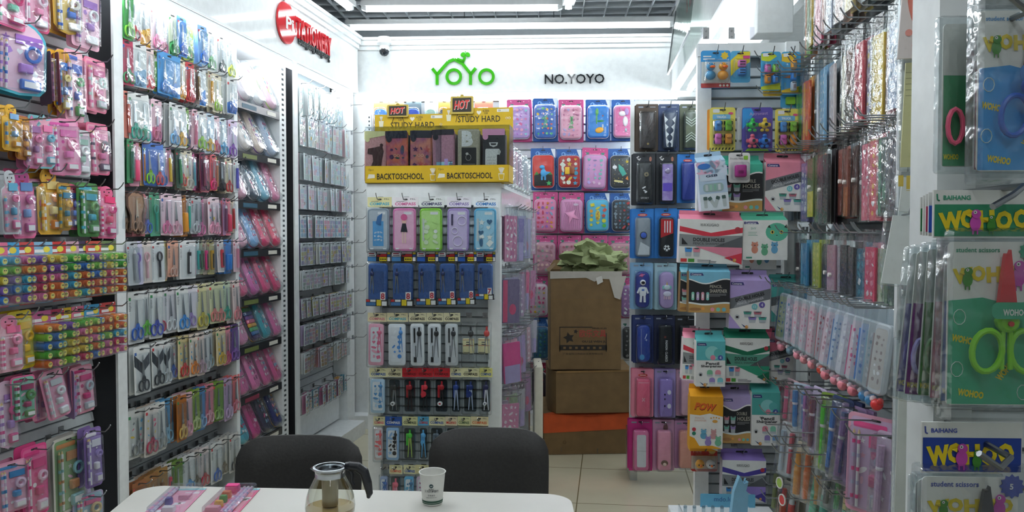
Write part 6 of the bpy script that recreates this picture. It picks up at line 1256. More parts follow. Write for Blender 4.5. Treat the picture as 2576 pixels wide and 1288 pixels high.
for i, (x, c, mo, wd) in enumerate(((947, 'd09a98', 'bear', 'dusty pink pouch with brown bear'), (1003, 'f08a64', 'holo', 'shiny orange pouch with robot face'), (1061, 'f4a47c', 'holo', 'shiny copper pouch with blossoms'), (1120, 'c08a9a', 'glitter', 'mauve glitter pouch with HELLO label'), (1181, 'b0a890', 'letterb', 'taupe pouch with white letter B'), (1243, '2e2f33', 'van', 'black pouch with white van'))):
    o = -.045 if x < 1100 else -.022
    u = GF.hit(x, 400, o)[0]
    inst('zip_pouch', pouch(c, mo, .102, .236), GF.mat(u, o, z0 + .004, q.uniform(-.02, .02)), wd + ' standing in the yellow display box', 'pouch', 'pouches in the display boxes')
    for b_ in (1, 2):
        bb = MB(); bb.loft(.098, .225, .012, [(.004, 0), (0, -.006), (0, -.022), (.004, -.026)], M(['5a4a50', 'a08a88', '3a3c48'][(i + b_) % 3], 'fabric'), 0, .1125)
        inst('zip_pouch', bb.mesh('zip_pouch'), GF.mat(u, o - .04 * b_, z0 + .004), ['', 'first', 'second'][b_] + ' pouch directly behind the ' + wd, 'pouch', 'pouches behind the front ones')

# tilted bags standing along the right edge of the gondola top
for i in range(9):
    v = .12 + i * .135; w, h = .12, .225
    c = ['2f4a58', '4a6a8a', 'b8a8b8', 'c8a0b4', 'a890a8', 'd0a8bc', '9aa4b0', 'c0a0b0', 'a8b0b8'][i]
    b = MB(); b.loft(w, h * .8, .006, [(.002, 0), (0, -.006), (0, -.026)], M(c, 'plastic'), 0, h * .5)
    s_ = MB(); s_.loft(w + .012, h, .008, [(0, .002), (0, -.02), (.006, -.032)], BAG, 0, h / 2, 2)
    t_ = MB(); t_.box(-.03, .03, -.036, -.033, .005, .045, M('e4e4e0', 'card')); lines(t_, -.022, .022, .036, 3, .009, DG, -.0366, i, .003)
    inst('pen_bag', [part('pouch', b), part('bag', s_), part('price_tag', t_)], GS.mat(v, -.035, z0, .12, -.12 - .03 * (i % 3), -.7 + .12 * (i % 2)), ['teal', 'steel blue', 'grey-pink', 'pink', 'mauve', 'rose', 'silver', 'dusty pink', 'pale grey'][i] + ' pouch in crackly bag, ' + ORD[i + 1] + ' from the front on top of gondola', 'pouch', 'bagged pouches on the gondola top')
# gondola right side: hanging pencil pouches
GP = [(520, .27, ['c86a98', 'c8a0c0', '8a7ab8', 'b0a8d0', 'a8a0c8', 'c898c0', 'd8a8c8']), (680, .26, ['7a6a90', '9a88b8', 'b898b8', 'd0a8c0', 'e04a88', 'e888b0', 'c87aa8']), (838, .24, ['e84a98', 'f0a8c0', 'c0a8d8', 'c8b0c8', 'd8a8b8', 'b8a0c0', 'c8c0d0']), (985, .24, ['d888b0', '8aa878', 'b8b8c0', '23253a', 'a878a8', 'c890b8', '9a90a8'])]
for r_, (y0, h, cs) in enumerate(GP):
    z = GS.hit(1275, y0, 0)[1]
    for i, c in enumerate(cs):
        v = .16 + i * .16
        for b_ in range(2):
            sp = sleeve_pack(c if b_ == 0 else 'c8b0c8', ['f0e0ec', 'd84a7a', 'b8a8d8'][(i + r_) % 3], .12, h, (i + r_) % 5, 0, (1, 0, 4)[(i + r_) % 3])
            lb = (('front' if b_ == 0 else 'rear') + ' hanging pouch, ' + ORD[i + 1] + ' from the aisle in ' + ORD[r_ + 1] + ' side row of gondola')
            inst('pouch_pack', sp, GS.mat(v + .01 * b_, .03 - .05 * b_ - .02 * (i % 2), z + q.uniform(-.01, .01), q.uniform(-.05, .05), 0, q.uniform(-.85, -.4)), lb, 'pouch', 'pouches on the gondola side')
        hook(GS, v, .03, z - .006, 'dark hook of the ' + ORD[i + 1] + ' pouch in ' + ORD[r_ + 1] + ' side row', .03, .13, .015, 'gondola side hooks')

# ---------------------------------------------------------------- back wall: moulded cases
PC, BC = 'c8508a', '2a5fa8'
W_ = 'f2f2f2'
MC = [(1275, 1337, 250, 355, PC, 'c8a0dc', 'e05a9a,8ad0d8,f0a8c8,b05ac0', '', 'lilac case with charms, first row'), (1340, 1403, 247, 354, BC, '2f6ac0', 'e05a48,f0f0f0,f0c83a,4cc070,e88a3a', 'named', 'royal blue case of sport badges, first row'), (1405, 1468, 250, 356, PC, 'f0a8c0', 'c86a98,b8a8d8,e890b0', 'named', 'pale pink unicorn-charm case, first row'), (1473, 1536, 250, 354, BC, '2a80dc', 'f0f0f0', 'sea', 'sea blue case with orange fish, first row'), (1538, 1596, 250, 352, BC, 'f098c0', 'f0f0f0', 'pony', 'pink case with white pony, first row'),
      (1335, 1398, 373, 478, BC, 'd8342c', W_, 'dino', 'red and black case with blue dinosaur'), (1400, 1463, 375, 477, BC, 'b82828', 'e8b83a,3f8ac8,f0f0e0,4aa8c8', 'packs', 'red case with school things'), (1465, 1530, 372, 480, PC, 'e0a0d0', 'c8b0e8,f0c8e0,8ac8c0,9a8ab8', 'streak', 'mauve case under shiny film'), (1530, 1590, 374, 478, BC, '24262a', W_, 'rocket', 'black space case with green rocket'),
      (1341, 1403, 483, 586, PC, 'f090b8', 'e8c040,d84a68,8ab8d8,e88a3a,a86ac0', '', 'pink case with ice creams'), (1406, 1469, 484, 587, PC, 'e89cc8', W_, 'ripple', 'pink case with rippled unicorn'), (1471, 1534, 485, 586, BC, '58b8dc', 'e8d83a,4cb04a,d84a38,f0a83a', 'oval', 'light blue case with snack badges'), (1535, 1592, 486, 586, BC, '2a2c34', '3a5a8a,c8383a,8a9aa8,5a6a7a,3a7a9a', 'dense', 'black case crowded with badges'),
      (1342, 1401, 592, 692, PC, 'd8a0b0', 'f0c8c0,c88a98,a8b8a8', '', 'clear floral case, fourth row left'), (1403, 1462, 592, 694, PC, 'd898a8', 'c86a80,8a9a88,f0d0c8', '', 'clear rose case, fourth row second'), (1465, 1528, 592, 694, PC, '8ab8b0', 'e0c84a,e05a8a,f0f0f0', '', 'clear case behind the crumpled paper'), (1530, 1590, 594, 694, PC, 'c8909a', 'e8c8c0,9aa890', '', 'clear pink case right of the paper'),
      (1322, 1381, 695, 797, PC, 'e8d0d8', 'e05a90,8ad0c0,f0c83a', '', 'white and pink case left of the cartons'), (1558, 1618, 700, 800, PC, 'a878b0', 'e0b0d8,f0f0f0', '', 'purple case at the carton corner'), (1325, 1385, 802, 905, BC, '2f6a90', '3a8a5a,4a9ab0,2a4a6a', 'dense', 'blue-green case left of the cartons'), (1322, 1378, 915, 1020, 'a82a50', '3a2a3a', 'c83a58,2a4a7a', '', 'dark red case low beside the cartons'), (1560, 1620, 802, 905, 'e8e8e8', '26282c', '8a8a8a', '', 'black case behind the carton corner')]
for x0, x1, y0, y1, cd_, c, cols, mo, wd in MC:
    u, z, w, h = pxbox(BW, x0, x1, y0, y1, .05)
    t = .035 if 'shiny' in wd else q.uniform(-.01, .01)
    inst('moulded_pencil_case', moulded_case(cd_, c, cols, w, h, x0 % 17 + y0 % 5, 1 if 'clear' in wd else 0, mo), BW.mat(u, .05, z, t), wd + ' on the back wall', 'pencil case', 'moulded cases on the back wall')
    hook(BW, u, .05, z - .014, 'hook of the ' + wd, .07, .14, .02, 'back wall hooks')
    inst('moulded_pencil_case', spare_card(cd_, w, h), BW.mat(u + .003, -.0, z), 'spare card behind the ' + wd, 'pencil case', 'spares on the back wall')
# recess behind the display boxes
for x0, x1, c, c2, wd in ((940, 978, 'e0a060', '3f8ad8', 'orange card with blue round pouch'), (979, 1016, 'e0a468', '5a9ad8', 'orange card half behind the left plaque'), (1022, 1060, '5a6a70', '3a5ac0', 'grey card with blue pouch'), (1068, 1102, 'd8dcdc', 'a8c8b8', 'white card with pale pouch'), (1103, 1132, 'e0a050', '4a4a50', 'orange card with dark pouch'), (1194, 1240, 'f0705a', 'e8e0dc', 'red card right of the right plaque'), (1030, 1060, 'c8ccd0', '8a98a8', 'grey card low in the recess')):
    y0 = 252 if 'low' not in wd else 300
    u, z, w, h = pxbox(BW, x0, x1, y0, y0 + 92, .02)
    k = MB(); k.loft(w * .8, h * .62, .03, [(.003, 0), (0, -.008), (0, -.03), (.006, -.04)], M(c2, 'plastic'), 0, -h * .56)
    b = MB(); b.prism(rr(w, h, .004, 0, -h / 2), 0, .0016, M(c, 'card')); slot(b)
    inst('pouch_pack', [part('card', b), part('pouch', k), part('blister', blister(w * .92, h * .7, .05, -h * .56, 0, CLR, .03))], BW.mat(u, .02 if 'low' not in wd else .08, z), wd + ' in the recess behind the display boxes', 'pouch', 'pouches in the recess')
    hook(BW, u, .02 if 'low' not in wd else .08, z - .012, 'hook of the ' + wd, .06, .13, .02, 'recess hooks')
# long cases column
LC = [(1600, 1656, 262, 380, '4a3c30', '2e2624', 'scratch', 'brown card with dark scratched case', 0), (1657, 1709, 262, 380, '2c3e62', '2a3850', 'teeth', 'navy case with white zigzag teeth', 0), (1711, 1762, 262, 380, '4a5240', '4e5644', 'chevron', 'olive case with pale chevrons', 0),
      (1592, 1649, 386, 516, '2c3036', '1e2022', 'badge', 'black case with round badge', 0), (1651, 1703, 386, 515, '2c3036', '26262c', 'holo', 'black card with shiny holographic case', 0), (1704, 1756, 388, 510, '2f7fd0', '2a3a90', '', 'plain navy case on blue card', 0),
      (1588, 1645, 525, 650, '2f7fd0', '8a929a', 'dial', 'grey case with blue dial', 0), (1647, 1704, 524, 650, '2f7fd0', '1e1e22', 'ball', 'red and black football case', 0), (1705, 1760, 526, 648, '2f7fd0', '2a5aa0', '', 'blue case half hidden by the banner box', 0),
      (1588, 1643, 661, 778, '8ab8dc', '2c3a90', 'astro', 'blue case with white astronaut', 1), (1647, 1703, 662, 779, 'a8ccd8', 'b8a0d0', 'pony', 'lilac case with pale pony', 1), (1705, 1758, 664, 776, '2a2c30', '1c1c20', '', 'black case beside the astronaut pair', 0),
      (1592, 1644, 794, 913, '26366a', '26429a', 'blue', 'dark blue case with round charm', 1), (1645, 1698, 794, 917, '222a48', '1c1e22', 'words', 'black FASHION CLASSICS case', 0), (1699, 1752, 796, 915, '1e2024', '26262a', 'lace', 'black case with white lace print', 0),
      (1590, 1645, 928, 1048, 'e890a8', 'f06a8a', 'letters', 'coral pink glitter case', 0), (1647, 1700, 928, 1050, 'a898d0', 'a088d0', 'bears', 'lilac case with pale dots', 0), (1701, 1756, 930, 1046, 'b890a8', 'e0b0c0', '', 'dusty pink case', 0),
      (1582, 1641, 1055, 1184, 'c02a80', 'e878a8', 'stack', 'magenta case with white notebook', 0), (1642, 1696, 1056, 1183, 'c898b8', 'f0a0b8', 'girl', 'pink case with girl print', 0), (1697, 1750, 1058, 1178, 'b888b0', 'e8a090', '', 'peach case in the bottom corner', 0)]
for i, (x0, x1, y0, y1, cd_, c, mo, wd, ov) in enumerate(LC):
    u, z, w, h = pxbox(CP, x0, x1, y0, y1, .0)
    inst('long_pencil_case', long_case(cd_, c, mo, w, h, i, ov), CP.mat(u, .0, z, q.uniform(-.008, .008)), wd + ' on the panel right of the cartons', 'pencil case', 'long cases beside the cartons')
    hook(CP, u, .0, z - .014, 'hook of the ' + wd, .06, .09, .02, 'long case hooks')
    inst('long_pencil_case', spare_card(cd_, w, h), CP.mat(u - .004, -.04, z), 'spare card behind the ' + wd, 'pencil case', 'spare long cases')

# ---------------------------------------------------------------- cartons
def at_d(px, py, d):
    r = ray(px, py); return CAM + r * (d / r.y)
BR = M('7f6542', 'board'); BR2 = M('735a36', 'board'); OR = M('d4592a', 'board'); TP = M('c8c2b4', 'plastic')
d0 = 4.86
def carton_box(x0, x1, y0, y1, dep, m, d=d0, skew=.0, zb=None):
    a = at_d(x0, y1, d); c = at_d(x1, y0, d); return a, c.x - a.x, c.z - a.z
# lowest, orange
a = at_d(1368, 1152, d0); c = at_d(1586, 1048, d0); w, h = c.x - a.x, c.z - a.z; Hf = c.z
b = MB(); b.add([(0, 0, 0), (w, .03, 0), (w, .5, 0), (-.02, .5, 0), (0, 0, h), (w, .03, h), (w, .5, h), (-.02, .5, h)], [(0, 1, 5, 4), (1, 2, 6, 5), (2, 3, 7, 6), (3, 0, 4, 7), (4, 5, 6, 7), (0, 3, 2, 1)], BR)
b2 = MB(); b2.add([(-.002, -.002, h * .52), (w, .027, h * .6), (w, .027, h), (-.002, -.002, h), (-.023, .5, h * .52), (-.023, .5, h)], [(0, 1, 2, 3), (4, 0, 3, 5)], OR)
b3 = MB(); b3.add([(0, -.004, h), (w * .5, .0, h * .93), (w, .02, h), (w * .52, .2, h + .002)], [(0, 1, 2, 3)], OR); b3.box(w * .2, w * .203, -.003, 0, .02, h * .18, DG); b3.box(w * .62, w * .624, -.001, .012, .01, h * .14, DG); b3.tube([(w * .24 + .01 * math.cos(t), -.001, h * .3 + .01 * math.sin(t)) for t in [i * .785 for i in range(8)]], .0015, BR2, 4, True)
inst('carton', [part('body', b), part('orange_band', b2, 'orange printed upper half'), part('top_flap', b3)], Matrix.Translation((a.x, a.y, 0.002)), 'orange and brown carton on the floor, lowest of the stack', 'carton', 'stacked cartons')
# middle
a = at_d(1380, 1044, d0); c = at_d(1592, 932, d0); z1 = h + .006; w, h1 = c.x - a.x, c.z - z1
b = MB(); b.add([(.045, -.01, 0), (w, .02, .0), (w, .44, 0), (0, .42, 0), (.045, -.01, h1 * .97), (w, .02, h1), (w, .44, h1), (0, .42, h1), (0, .1, 0), (0, .1, h1)], [(0, 1, 5, 4), (1, 2, 6, 5), (2, 3, 7, 6), (8, 0, 4, 9), (3, 8, 9, 7), (4, 5, 6, 7, 9), (0, 8, 3, 2, 1)], BR)
t = MB(); t.add([(.05, -.012, h1 * .95), (w, .018, h1 * .975), (w, .02, h1 + .002), (.05, -.008, h1 + .0)], [(0, 1, 2, 3)], M('8a6a3c', 'board'))
inst('carton', [part('body', b), part('flap_edge', t)], Matrix.Translation((a.x, a.y - .01, z1)), 'plain brown carton in the middle of the stack', 'carton', 'stacked cartons')
# top, printed
z2 = z1 + h1 + .006
a = at_d(1385, 930, d0); c = at_d(1563, 684, d0); w, h2 = c.x - a.x, c.z - z2
b = MB(); b.box(0, w, 0, .006, 0, h2, BR); b.box(0, w, .38, .386, 0, h2 * 1.0, BR); b.box(0, .006, .006, .38, 0, h2, BR); b.box(w - .006, w, .006, .38, 0, h2, BR); b.box(.006, w - .006, .006, .38, 0, .006, BR)
b.flat(rect(.0, w, h2 * .715, h2 * .72), -.0006, M('86663a', 'board')); b.flat(rect(w * .5, w * .503, h2 * .72, h2 * .98), -.0006, M('86663a', 'board'))
p = MB(); y = -.0012; K = M('2a2420', 'card'); RD = M('b8403a', 'card')
ax = lambda px: at_d(px, 900, d0).x - a.x; az = lambda py: at_d(1480, py, d0).z - z2
for x0, x1, y0, y1 in ((1407, 1409, 822, 885), (1407, 1490, 822, 824), (1524, 1526, 838, 885)): p.flat(rect(ax(x0), ax(x1), az(y1), az(y0)), y, K)
p.flat(rr(ax(1527) - ax(1407), az(868) - az(881), .004, ax(1467), az(874.5)), y, K)
p.flat(star(.036, ax(1431), az(850), 5, .5, 1.8), y, K); p.flat(star(.015, ax(1448), az(834), 5, .5, 1.4), y, K)
p.text('欧乐文具', ax(1491), az(839), RD, ax(1525) - ax(1458), .046, y, 0, .004); p.text('OU LE WEN JU', ax(1495), az(860), K, ax(1526) - ax(1464), .016, y, 0, .03); p.text('精品文具', ax(1508), az(826), K, .09, .01, y)
for i in range(7): p.flat(rr(.016, .014, .002, ax(1420 + i * 15), az(875)), y - .0005, BR)
p.text('广东省阳江市欧乐文具有限公司', ax(1466), az(890), K, ax(1517) - ax(1417), .012, y)
t = MB(); TPm = M('b9b4aa', 'plastic')
t.add([(-.004, -.004, h2 * .93), (w * .5, -.004, h2 * .94), (w * .62, -.004, h2 * .90), (w * .7, -.004, h2 * .93), (w + .004, -.004, h2 * .92), (w + .004, -.004, h2 + .004), (-.004, -.004, h2 + .004)], [tuple(range(7))], TPm)
t.add([(w * .82, -.006, h2 * .95), (w * .9, -.012, h2 * .74), (w * .98, -.02, h2 * .72), (w + .03, -.004, h2 * .96)], [(0, 1, 2, 3)], TPm); t.add([(w * .64, -.006, h2 * .94), (w * .66, -.012, h2 * .87), (w * .74, -.014, h2 * .9), (w * .72, -.006, h2 * .96)], [(0, 1, 2, 3)], M('d0cdc4', 'plastic'))
f_ = MB(); f_.add([(-.01, .0, h2), (-.012, .38, h2), (.05, .36, h2 + .05), (.03, .02, h2 + .04)], [(0, 1, 2, 3)], BR2); f_.add([(0, .385, h2), (w, .385, h2), (w * .96, .41, h2 + .06), (.04, .41, h2 + .06)], [(0, 1, 2, 3)], BR2)
inst('carton', [part('body', b), part('print', p), part('packing_tape', t), part('open_flap', f_)], Matrix.Translation((a.x, a.y, z2)), 'tall open brown carton printed OU LE WEN JU, top of the stack', 'carton', 'stacked cartons')
# crumpled paper
from mathutils import noise
b = MB(); m = M('8b9668', 'matte'); c = at_d(1492, 650, 5.02); vs = []; nu, nv = 64, 32
for i in range(nv + 1):
    e_ = math.pi * i / nv - math.pi / 2
    for j in range(nu):
        a_ = 2 * math.pi * j / nu
        n_ = Vector((math.cos(e_) * math.cos(a_), math.cos(e_) * math.sin(a_), math.sin(e_)))
        f1 = abs(noise.noise(n_ * 1.7 + Vector((3, 1, 7)))); f2 = abs(noise.noise(n_ * 4.1 + Vector((9, 2, 4)))); f3 = abs(noise.noise(n_ * 9 + Vector((1, 5, 2))))
        s_ = .70 + .95 * f1 + .34 * f2 + .08 * f3
        tw = noise.noise_vector(n_ * 3.3) * .035
        x_, y_, z_ = n_.x * .20 * s_ + tw.x, n_.y * .15 * s_ + tw.y, n_.z * .095 * s_ + tw.z * .6
        z_ += .055 * math.exp(-((x_ + .045) / .06) ** 2) * max(0, n_.z)
        vs.append((x_, y_, z_))
b.add(vs, [(i * nu + j, i * nu + (j + 1) % nu, (i + 1) * nu + (j + 1) % nu, (i + 1) * nu + j) for i in range(nv) for j in range(nu)], m)
me = b.mesh('packing_paper'); me.set_sharp_from_angle(angle=math.radians(32))
inst('packing_paper', me, Matrix.Translation((c.x, c.y + .02, c.z - .02)), 'crumpled olive green packing paper spilling from the top carton', 'paper')
# cream board leaning by the gondola
a = at_d(1344, 1110, 4.55); c = at_d(1362, 922, 4.55)
b = MB(); b.bbox(0, .05, 0, .3, 0, c.z, M('e6e2cf', 'paint'), .008)
inst('board', b.mesh('board'), Matrix.Translation((a.x, 4.55, .002)), 'narrow cream board standing between the gondola and the cartons', 'board')
# ---------------------------------------------------------------- sharpener panel
def sp_item(name, spec_fn, x0, x1, y0, y1, off, label, cat, group, tilt=0, hk=True):
    u, z, w, h = pxbox(SP, x0, x1, y0, y1, off)
    sp = spec_fn(w, h)
    inst(name, sp, SP.mat(u, off, z - (.012 if name == 'sharpener_box' else 0), tilt), label, cat, group)
    if hk: hook(SP, u, off, z - .012, 'steel hook of the ' + label[:70].split(' on ')[0].split(' hanging')[0], .03, .09 + off, .022, 'hooks of the sharpener panel')
BL = [('duck', '3a9ad8', '', 1763, 1838, 127, 222, 'pair of blue and yellow duck sharpeners'), ('two', '58b0dc', 'e8d83a', 1838, 1888, 128, 208, 'pink and blue double sharpeners'), ('four', '48a8d8', 'c8d83a', 1914, 1965, 130, 228, 'four small sharpeners on blue and lime card'), ('three', '4aa8dc', 'e8c83a', 1966, 2014, 130, 238, 'three sharpeners beside the lime card'),
      ('cars', 'e8dc6a', '', 1786, 1850, 270, 380, 'four car sharpeners on yellow card'), ('robots', '5a50a8', '', 1867, 1944, 270, 381, 'four robot sharpeners on violet card'), ('cars', 'e4d868', '', 1950, 2012, 274, 382, 'right-hand car sharpeners half hidden'), ('cube', 'e8e8e6', '', 1833, 1887, 384, 460, 'single magenta cube sharpener on white card'), ('chick', 'c83a34', '', 1738, 1805, 1122, 1186, 'orange and white chick sharpeners on red card')]
for i, (kd, c1, c2, x0, x1, y0, y1, wd) in enumerate(BL):
    off = .09 if kd == 'cube' else .02 if kd != 'chick' else .03
    sp_item('sharpener_card', lambda w, h: sharp_blister(kd, c1, c2, w, h, i), x0, x1, y0, y1, off, wd + ' hanging on the slat panel', 'sharpener', 'sharpener cards')
for x0, x1, y0, y1, c, wd in ((1778, 1800, 276, 378, 'e8a040', 'orange-edged card behind the car sharpeners'), (1918, 1966, 222, 243, 'e8c84a', 'spare yellow card below the four sharpeners'), (1962, 2010, 238, 272, '4aa8d8', 'blue card with green sharpener at the row end'), (1852, 1868, 272, 376, 'c8ccd0', 'clear edge left of the robots'), (1850, 1905, 392, 430, '2fae8e', 'green carton top behind the white card')):
    u, z, w, h = pxbox(SP, x0, x1, y0, y1, -.02)
    b = MB(); b.prism(rr(w, h, .006, 0, -h / 2), 0, .002, M(c, 'card')); b.loft(w * .5, h * .6, .006, [(0, 0), (.002, -.012)], M('8ac03a' if 'green s' in wd else c, 'plastic'), 0, -h / 2)
    inst('sharpener_card', b.mesh('sharpener_card'), SP.mat(u, -.01, z), wd, 'sharpener', 'sharpener cards')
BX = [('gsb', 'd0dcea', 'b0d0e8', 1745, 1815, 383, 530, .06, -.10, 'pastel GSB box hanging askew'), ('wave', '2a6a5a', '48b89c', 1811, 1910, 392, 532, .0, .0, 'teal and black DOUBLE HOLES box'), ('diag', 'e8e0e0', 'e890a4', 1919, 2016, 386, 532, .0, .02, 'pink diagonal DOUBLE HOLES box'),
      ('banner', 'e8e0e0', 'e88aa2', 1706, 1862, 531, 662, .05, .03, 'wide pink banner box'), ('cat', 'dcdcd8', '5fc4a4', 1861, 1972, 534, 653, .04, .0, 'teal-topped box with cat face'),
      ('wave', '8a6a40', '7fc2dc', 1728, 1830, 661, 783, .06, .01, 'light blue PENCIL SHARPENER box'), ('diag', 'e0dce8', 'b8a4dc', 1829, 1930, 679, 823, .05, .015, 'lilac diagonal DOUBLE HOLES box'), ('diag', 'dce4e4', '58b8b0', 1932, 2020, 690, 806, .0, .0, 'teal box half hidden at the right'),
      ('pencil', 'e4e4e0', '5fbcc0', 1746, 1818, 831, 966, .06, .0, 'teal Pencil Sharpener box with four cones'), ('banner', 'd8e4dc', '2f9a78', 1818, 1928, 824, 957, .03, .01, 'wide green banner box'), ('diag', 'e4dcdc', 'e07890', 1916, 1990, 826, 950, -.02, .04, 'rose diagonal box behind the green one'),
      ('pow', 'd89a20', 'eba51e', 1731, 1813, 965, 1120, .06, .01, 'orange POW box with four bears'), ('wave', '9a8abc', 'b8a8d8', 1811, 1884, 968, 1106, .02, .0, 'lilac and black DOUBLE HOLES box'), ('pencil', 'e4e4e0', '52b0a8', 1884, 1954, 954, 1112, .04, .0, 'teal Pencil Sharpener box with four cups'), ('pencil', 'e4dcdc', 'd86a88', 1958, 2020, 972, 1100, -.02, .0, 'rose box behind the right post'),
      ('banner', 'dcd8e4', '9a84d0', 1811, 1919, 1128, 1252, .03, .01, 'wide purple banner box'),
      ('banner', 'e8e0e0', 'e88aa2', 1715, 1790, 826, 950, .0, .04, 'pink banner box behind the teal Pencil Sharpener box'), ('wave', '8a6a40', '6ab8cc', 1708, 1790, 664, 782, .0, .03, 'second light blue box, behind and left of its twin'), ('cat', 'dcdcd8', '7ab8a8', 1861, 1945, 560, 676, -.02, .0, 'spare box below the cat face box'), ('pow', 'd89a20', '4a9a48', 1731, 1800, 968, 1126, .0, .0, 'green-flapped box behind the POW box')]
for i, (ds, base, acc, x0, x1, y0, y1, off, tilt, wd) in enumerate(BX):
    sp_item('sharpener_box', lambda w, h: carton(ds, w, h, base, acc, i % 2), x0, x1, y0, y1, off, wd + ' on the sharpener panel', 'box', 'sharpener boxes', tilt)
# things at the foot of the panel
u, z, w, h = pxbox(SP, 1762, 1900, 1243, 1330, .12)
b = MB(); b.prism(rr(w, h, .004, 0, -h / 2), 0, .002, M('6ab4d4', 'card')); b.text('mdo.lucky', 0, -.022, M('2a5a98', 'card'), w * .5, None, -.001); decor(b, w * .9, h * .6, ['4a98c8', 'c8dce8'], 10, 2, -.0008, 0, -h * .6, 0, .01, .02, 'card')
inst('counter_card', b.mesh('counter_card'), SP.mat(u, .12, z), 'light blue card at the foot of the sharpener panel', 'card')
u, z, w, h = pxbox(SP, 1706, 1842, 1262, 1340, .20)
st_ = []
b = MB(); b.box(-w / 2, w / 2, -.1, .0, -h, -h + .006, CLR); b.box(-w / 2, -w / 2 + .004, -.1, 0, -h, -.01, CLR); b.box(w / 2 - .004, w / 2, -.1, 0, -h, -.01, CLR); st_.append(part('tray', b))
for i in range(6): b = MB(); x = -w / 2 + w * (i + .5) / 6; b.box(x - .006, x + .006, -.06, -.054, -h, 0, M('dde6ea', 'clear')); b.ball(x, -.057, 0, .007, M('dde6ea', 'clear'), 1, 1, 8, 5); st_.append(part('divider', b))
inst('acrylic_stand', st_, SP.mat(u, .20, z), 'clear acrylic stand in the bottom corner before the sharpener panel', 'stand')
b2_ = MB(); b2_.box(-.3, .3, -.02, .4, -.78, -.76, WHITE)
u, z, w, h = pxbox(SP, 1833, 1886, 1196, 1320, .3)
b = MB(); b.prism([(-w * .5, -h), (w * .35, -h), (w * .42, -h * .35), (w * .3, -h * .3), (w * .42, -h * .12), (w * .2, -h * .16), (-w * .02, 0), (-w * .3, -h * .3)], -.01, .01, M('8fc4e0', 'plastic')); b.tube([(w * .25, 0, -h * .14), (w * .32, 0, -h * .06)], .003, M('8fc4e0', 'plastic'), 5)
b.prism([(w * .1, -h), (w * .4, -h), (w * .38, -h * .5)], .011, .014, M('8a7a60', 'card'))
inst('paper_bag', b.mesh('paper_bag'), SP.mat(u, .3, z, 0, 0, .2), 'crumpled light blue plastic bag poking up before the purple banner box', 'bag')
# low cabinet carrying them
zt = z - h
b = MB(); b.bbox(-.30, .08, -.44, -.10, 0, zt, WHITE, .004)
inst('low_cabinet', b.mesh('low_cabinet'), SP.mat(.2, 0, 0), 'low white cabinet in front of the sharpener panel, carrying the blue bag', 'cabinet')

# ---------------------------------------------------------------- right-hand wall of sleeves
RWR = [(-72, .30, 'top', [(2268, '4a4438', 'b8a878', 1), (2250, '8a9ab0', 'e8e8f0', 1), (2228, 'c8a83a', '6a5a2a', 0), (2207, '5a6a5a', 'c8c8b0', 1), (2186, 'c8ccd0', 'a8b4b8', 0), (2163, '6a7a80', 'c8b090', 1), (2142, 'b8a060', 'e8d890', 0), (2120, 'c8b0a8', 'e8c8b8', 1), (2098, '8a90a0', 'd8d8d8', 0), (2076, 'd89a88', 'f0c8b8', 1), (2054, 'c04a68', 'e8a0a8', 0), (2036, 'c0a020', '4a8a5a', 0), (2024, '8ab848', 'c87a4a', 0)]),
       (165, .30, 'second', [(2266, 'b08a30', '6a5a2a', 0), (2248, 'a8b8d0', 'e0e4f0', 1), (2228, 'd8909a', 'f0d0d4', 0), (2207, 'd8b83a', 'f0f0e0', 1), (2188, '9aa0b8', 'd8c860', 1), (2168, 'c83848', 'f0a8a8', 1), (2150, '6a3a2a', '4a3a2a', 4), (2132, 'd8c8a0', 'f0e8d0', 0), (2114, 'b8c0b0', 'd8b8c0', 1), (2097, 'd8c8c8', 'e8e0e0', 1), (2081, '8ab8d8', 'e8f0f8', 1), (2066, 'a8b8c8', 'e8e8f0', 0), (2050, '3a6a68', '2a4a48', 4), (2037, 'd8603a', 'e8b060', 0), (2026, 'ee5a7a', 'f890a8', 0), (2012, '4a9a58', '8ac878', 0)]),
       (378, .27, 'third', [(2262, '3a3c40', '6a6a6a', 0), (2246, '3a7a98', 'c84a5a', 4), (2230, '2a4a3a', '4a8a6a', 0), (2210, 'd84a58', 'e8b03a', 1), (2196, 'e0b828', 'c89a20', 3), (2182, 'e0607a', 'f0a0b0', 1), (2166, '3a2c28', '5a4a48', 4), (2148, '4a2a24', '6a4a3a', 4), (2130, '8a4a3a', 'b8683a', 4), (2110, 'a85848', '7a3a30', 4), (2092, '2a2a2e', '8a8a8a', 3), (2080, '6a4048', '5a3a58', 4), (2068, 'e87a2a', 'e8a05a', 0), (2056, '5a6040', '7a8048', 0), (2044, '6a7848', 'e0d030', 4), (2022, '8a88b8', 'c8a8c8', 1), (2008, '4a5258', '2e3438', 4), (1996, '8a98a8', 'c8d0d8', 0)]),
       (600, .28, 'fourth', [(2258, '3a5a48', '6a8a6a', 0), (2244, '4a7a58', 'c8d0a8', 0), (2232, 'c83a58', 'e890a0', 1), (2218, 'c8d0b0', '8aa878', 1), (2202, 'e04a6a', 'f0a0b0', 1), (2188, 'a890b8', 'd0c0d8', 1), (2172, '2a6a80', '4a9ab0', 1), (2152, '3a3838', 'a8a8a8', 3), (2134, '28282a', 'c8c8c8', 3), (2112, 'c8b0c0', 'e0d0d8', 0), (2096, 'b88a98', 'c8a8b0', 4), (2078, '2a2c2e', '4a4a4c', 4), (2058, 'b8c048', 'e0d860', 1), (2038, '3a88b8', '6ab0d0', 0), (2018, '6a5058', '8a7078', 4), (2002, '24262a', '3a3c40', 4), (1986, '2e3238', '5a6068', 4), (1966, 'e8dcc4', 'd89a50', 2)])]
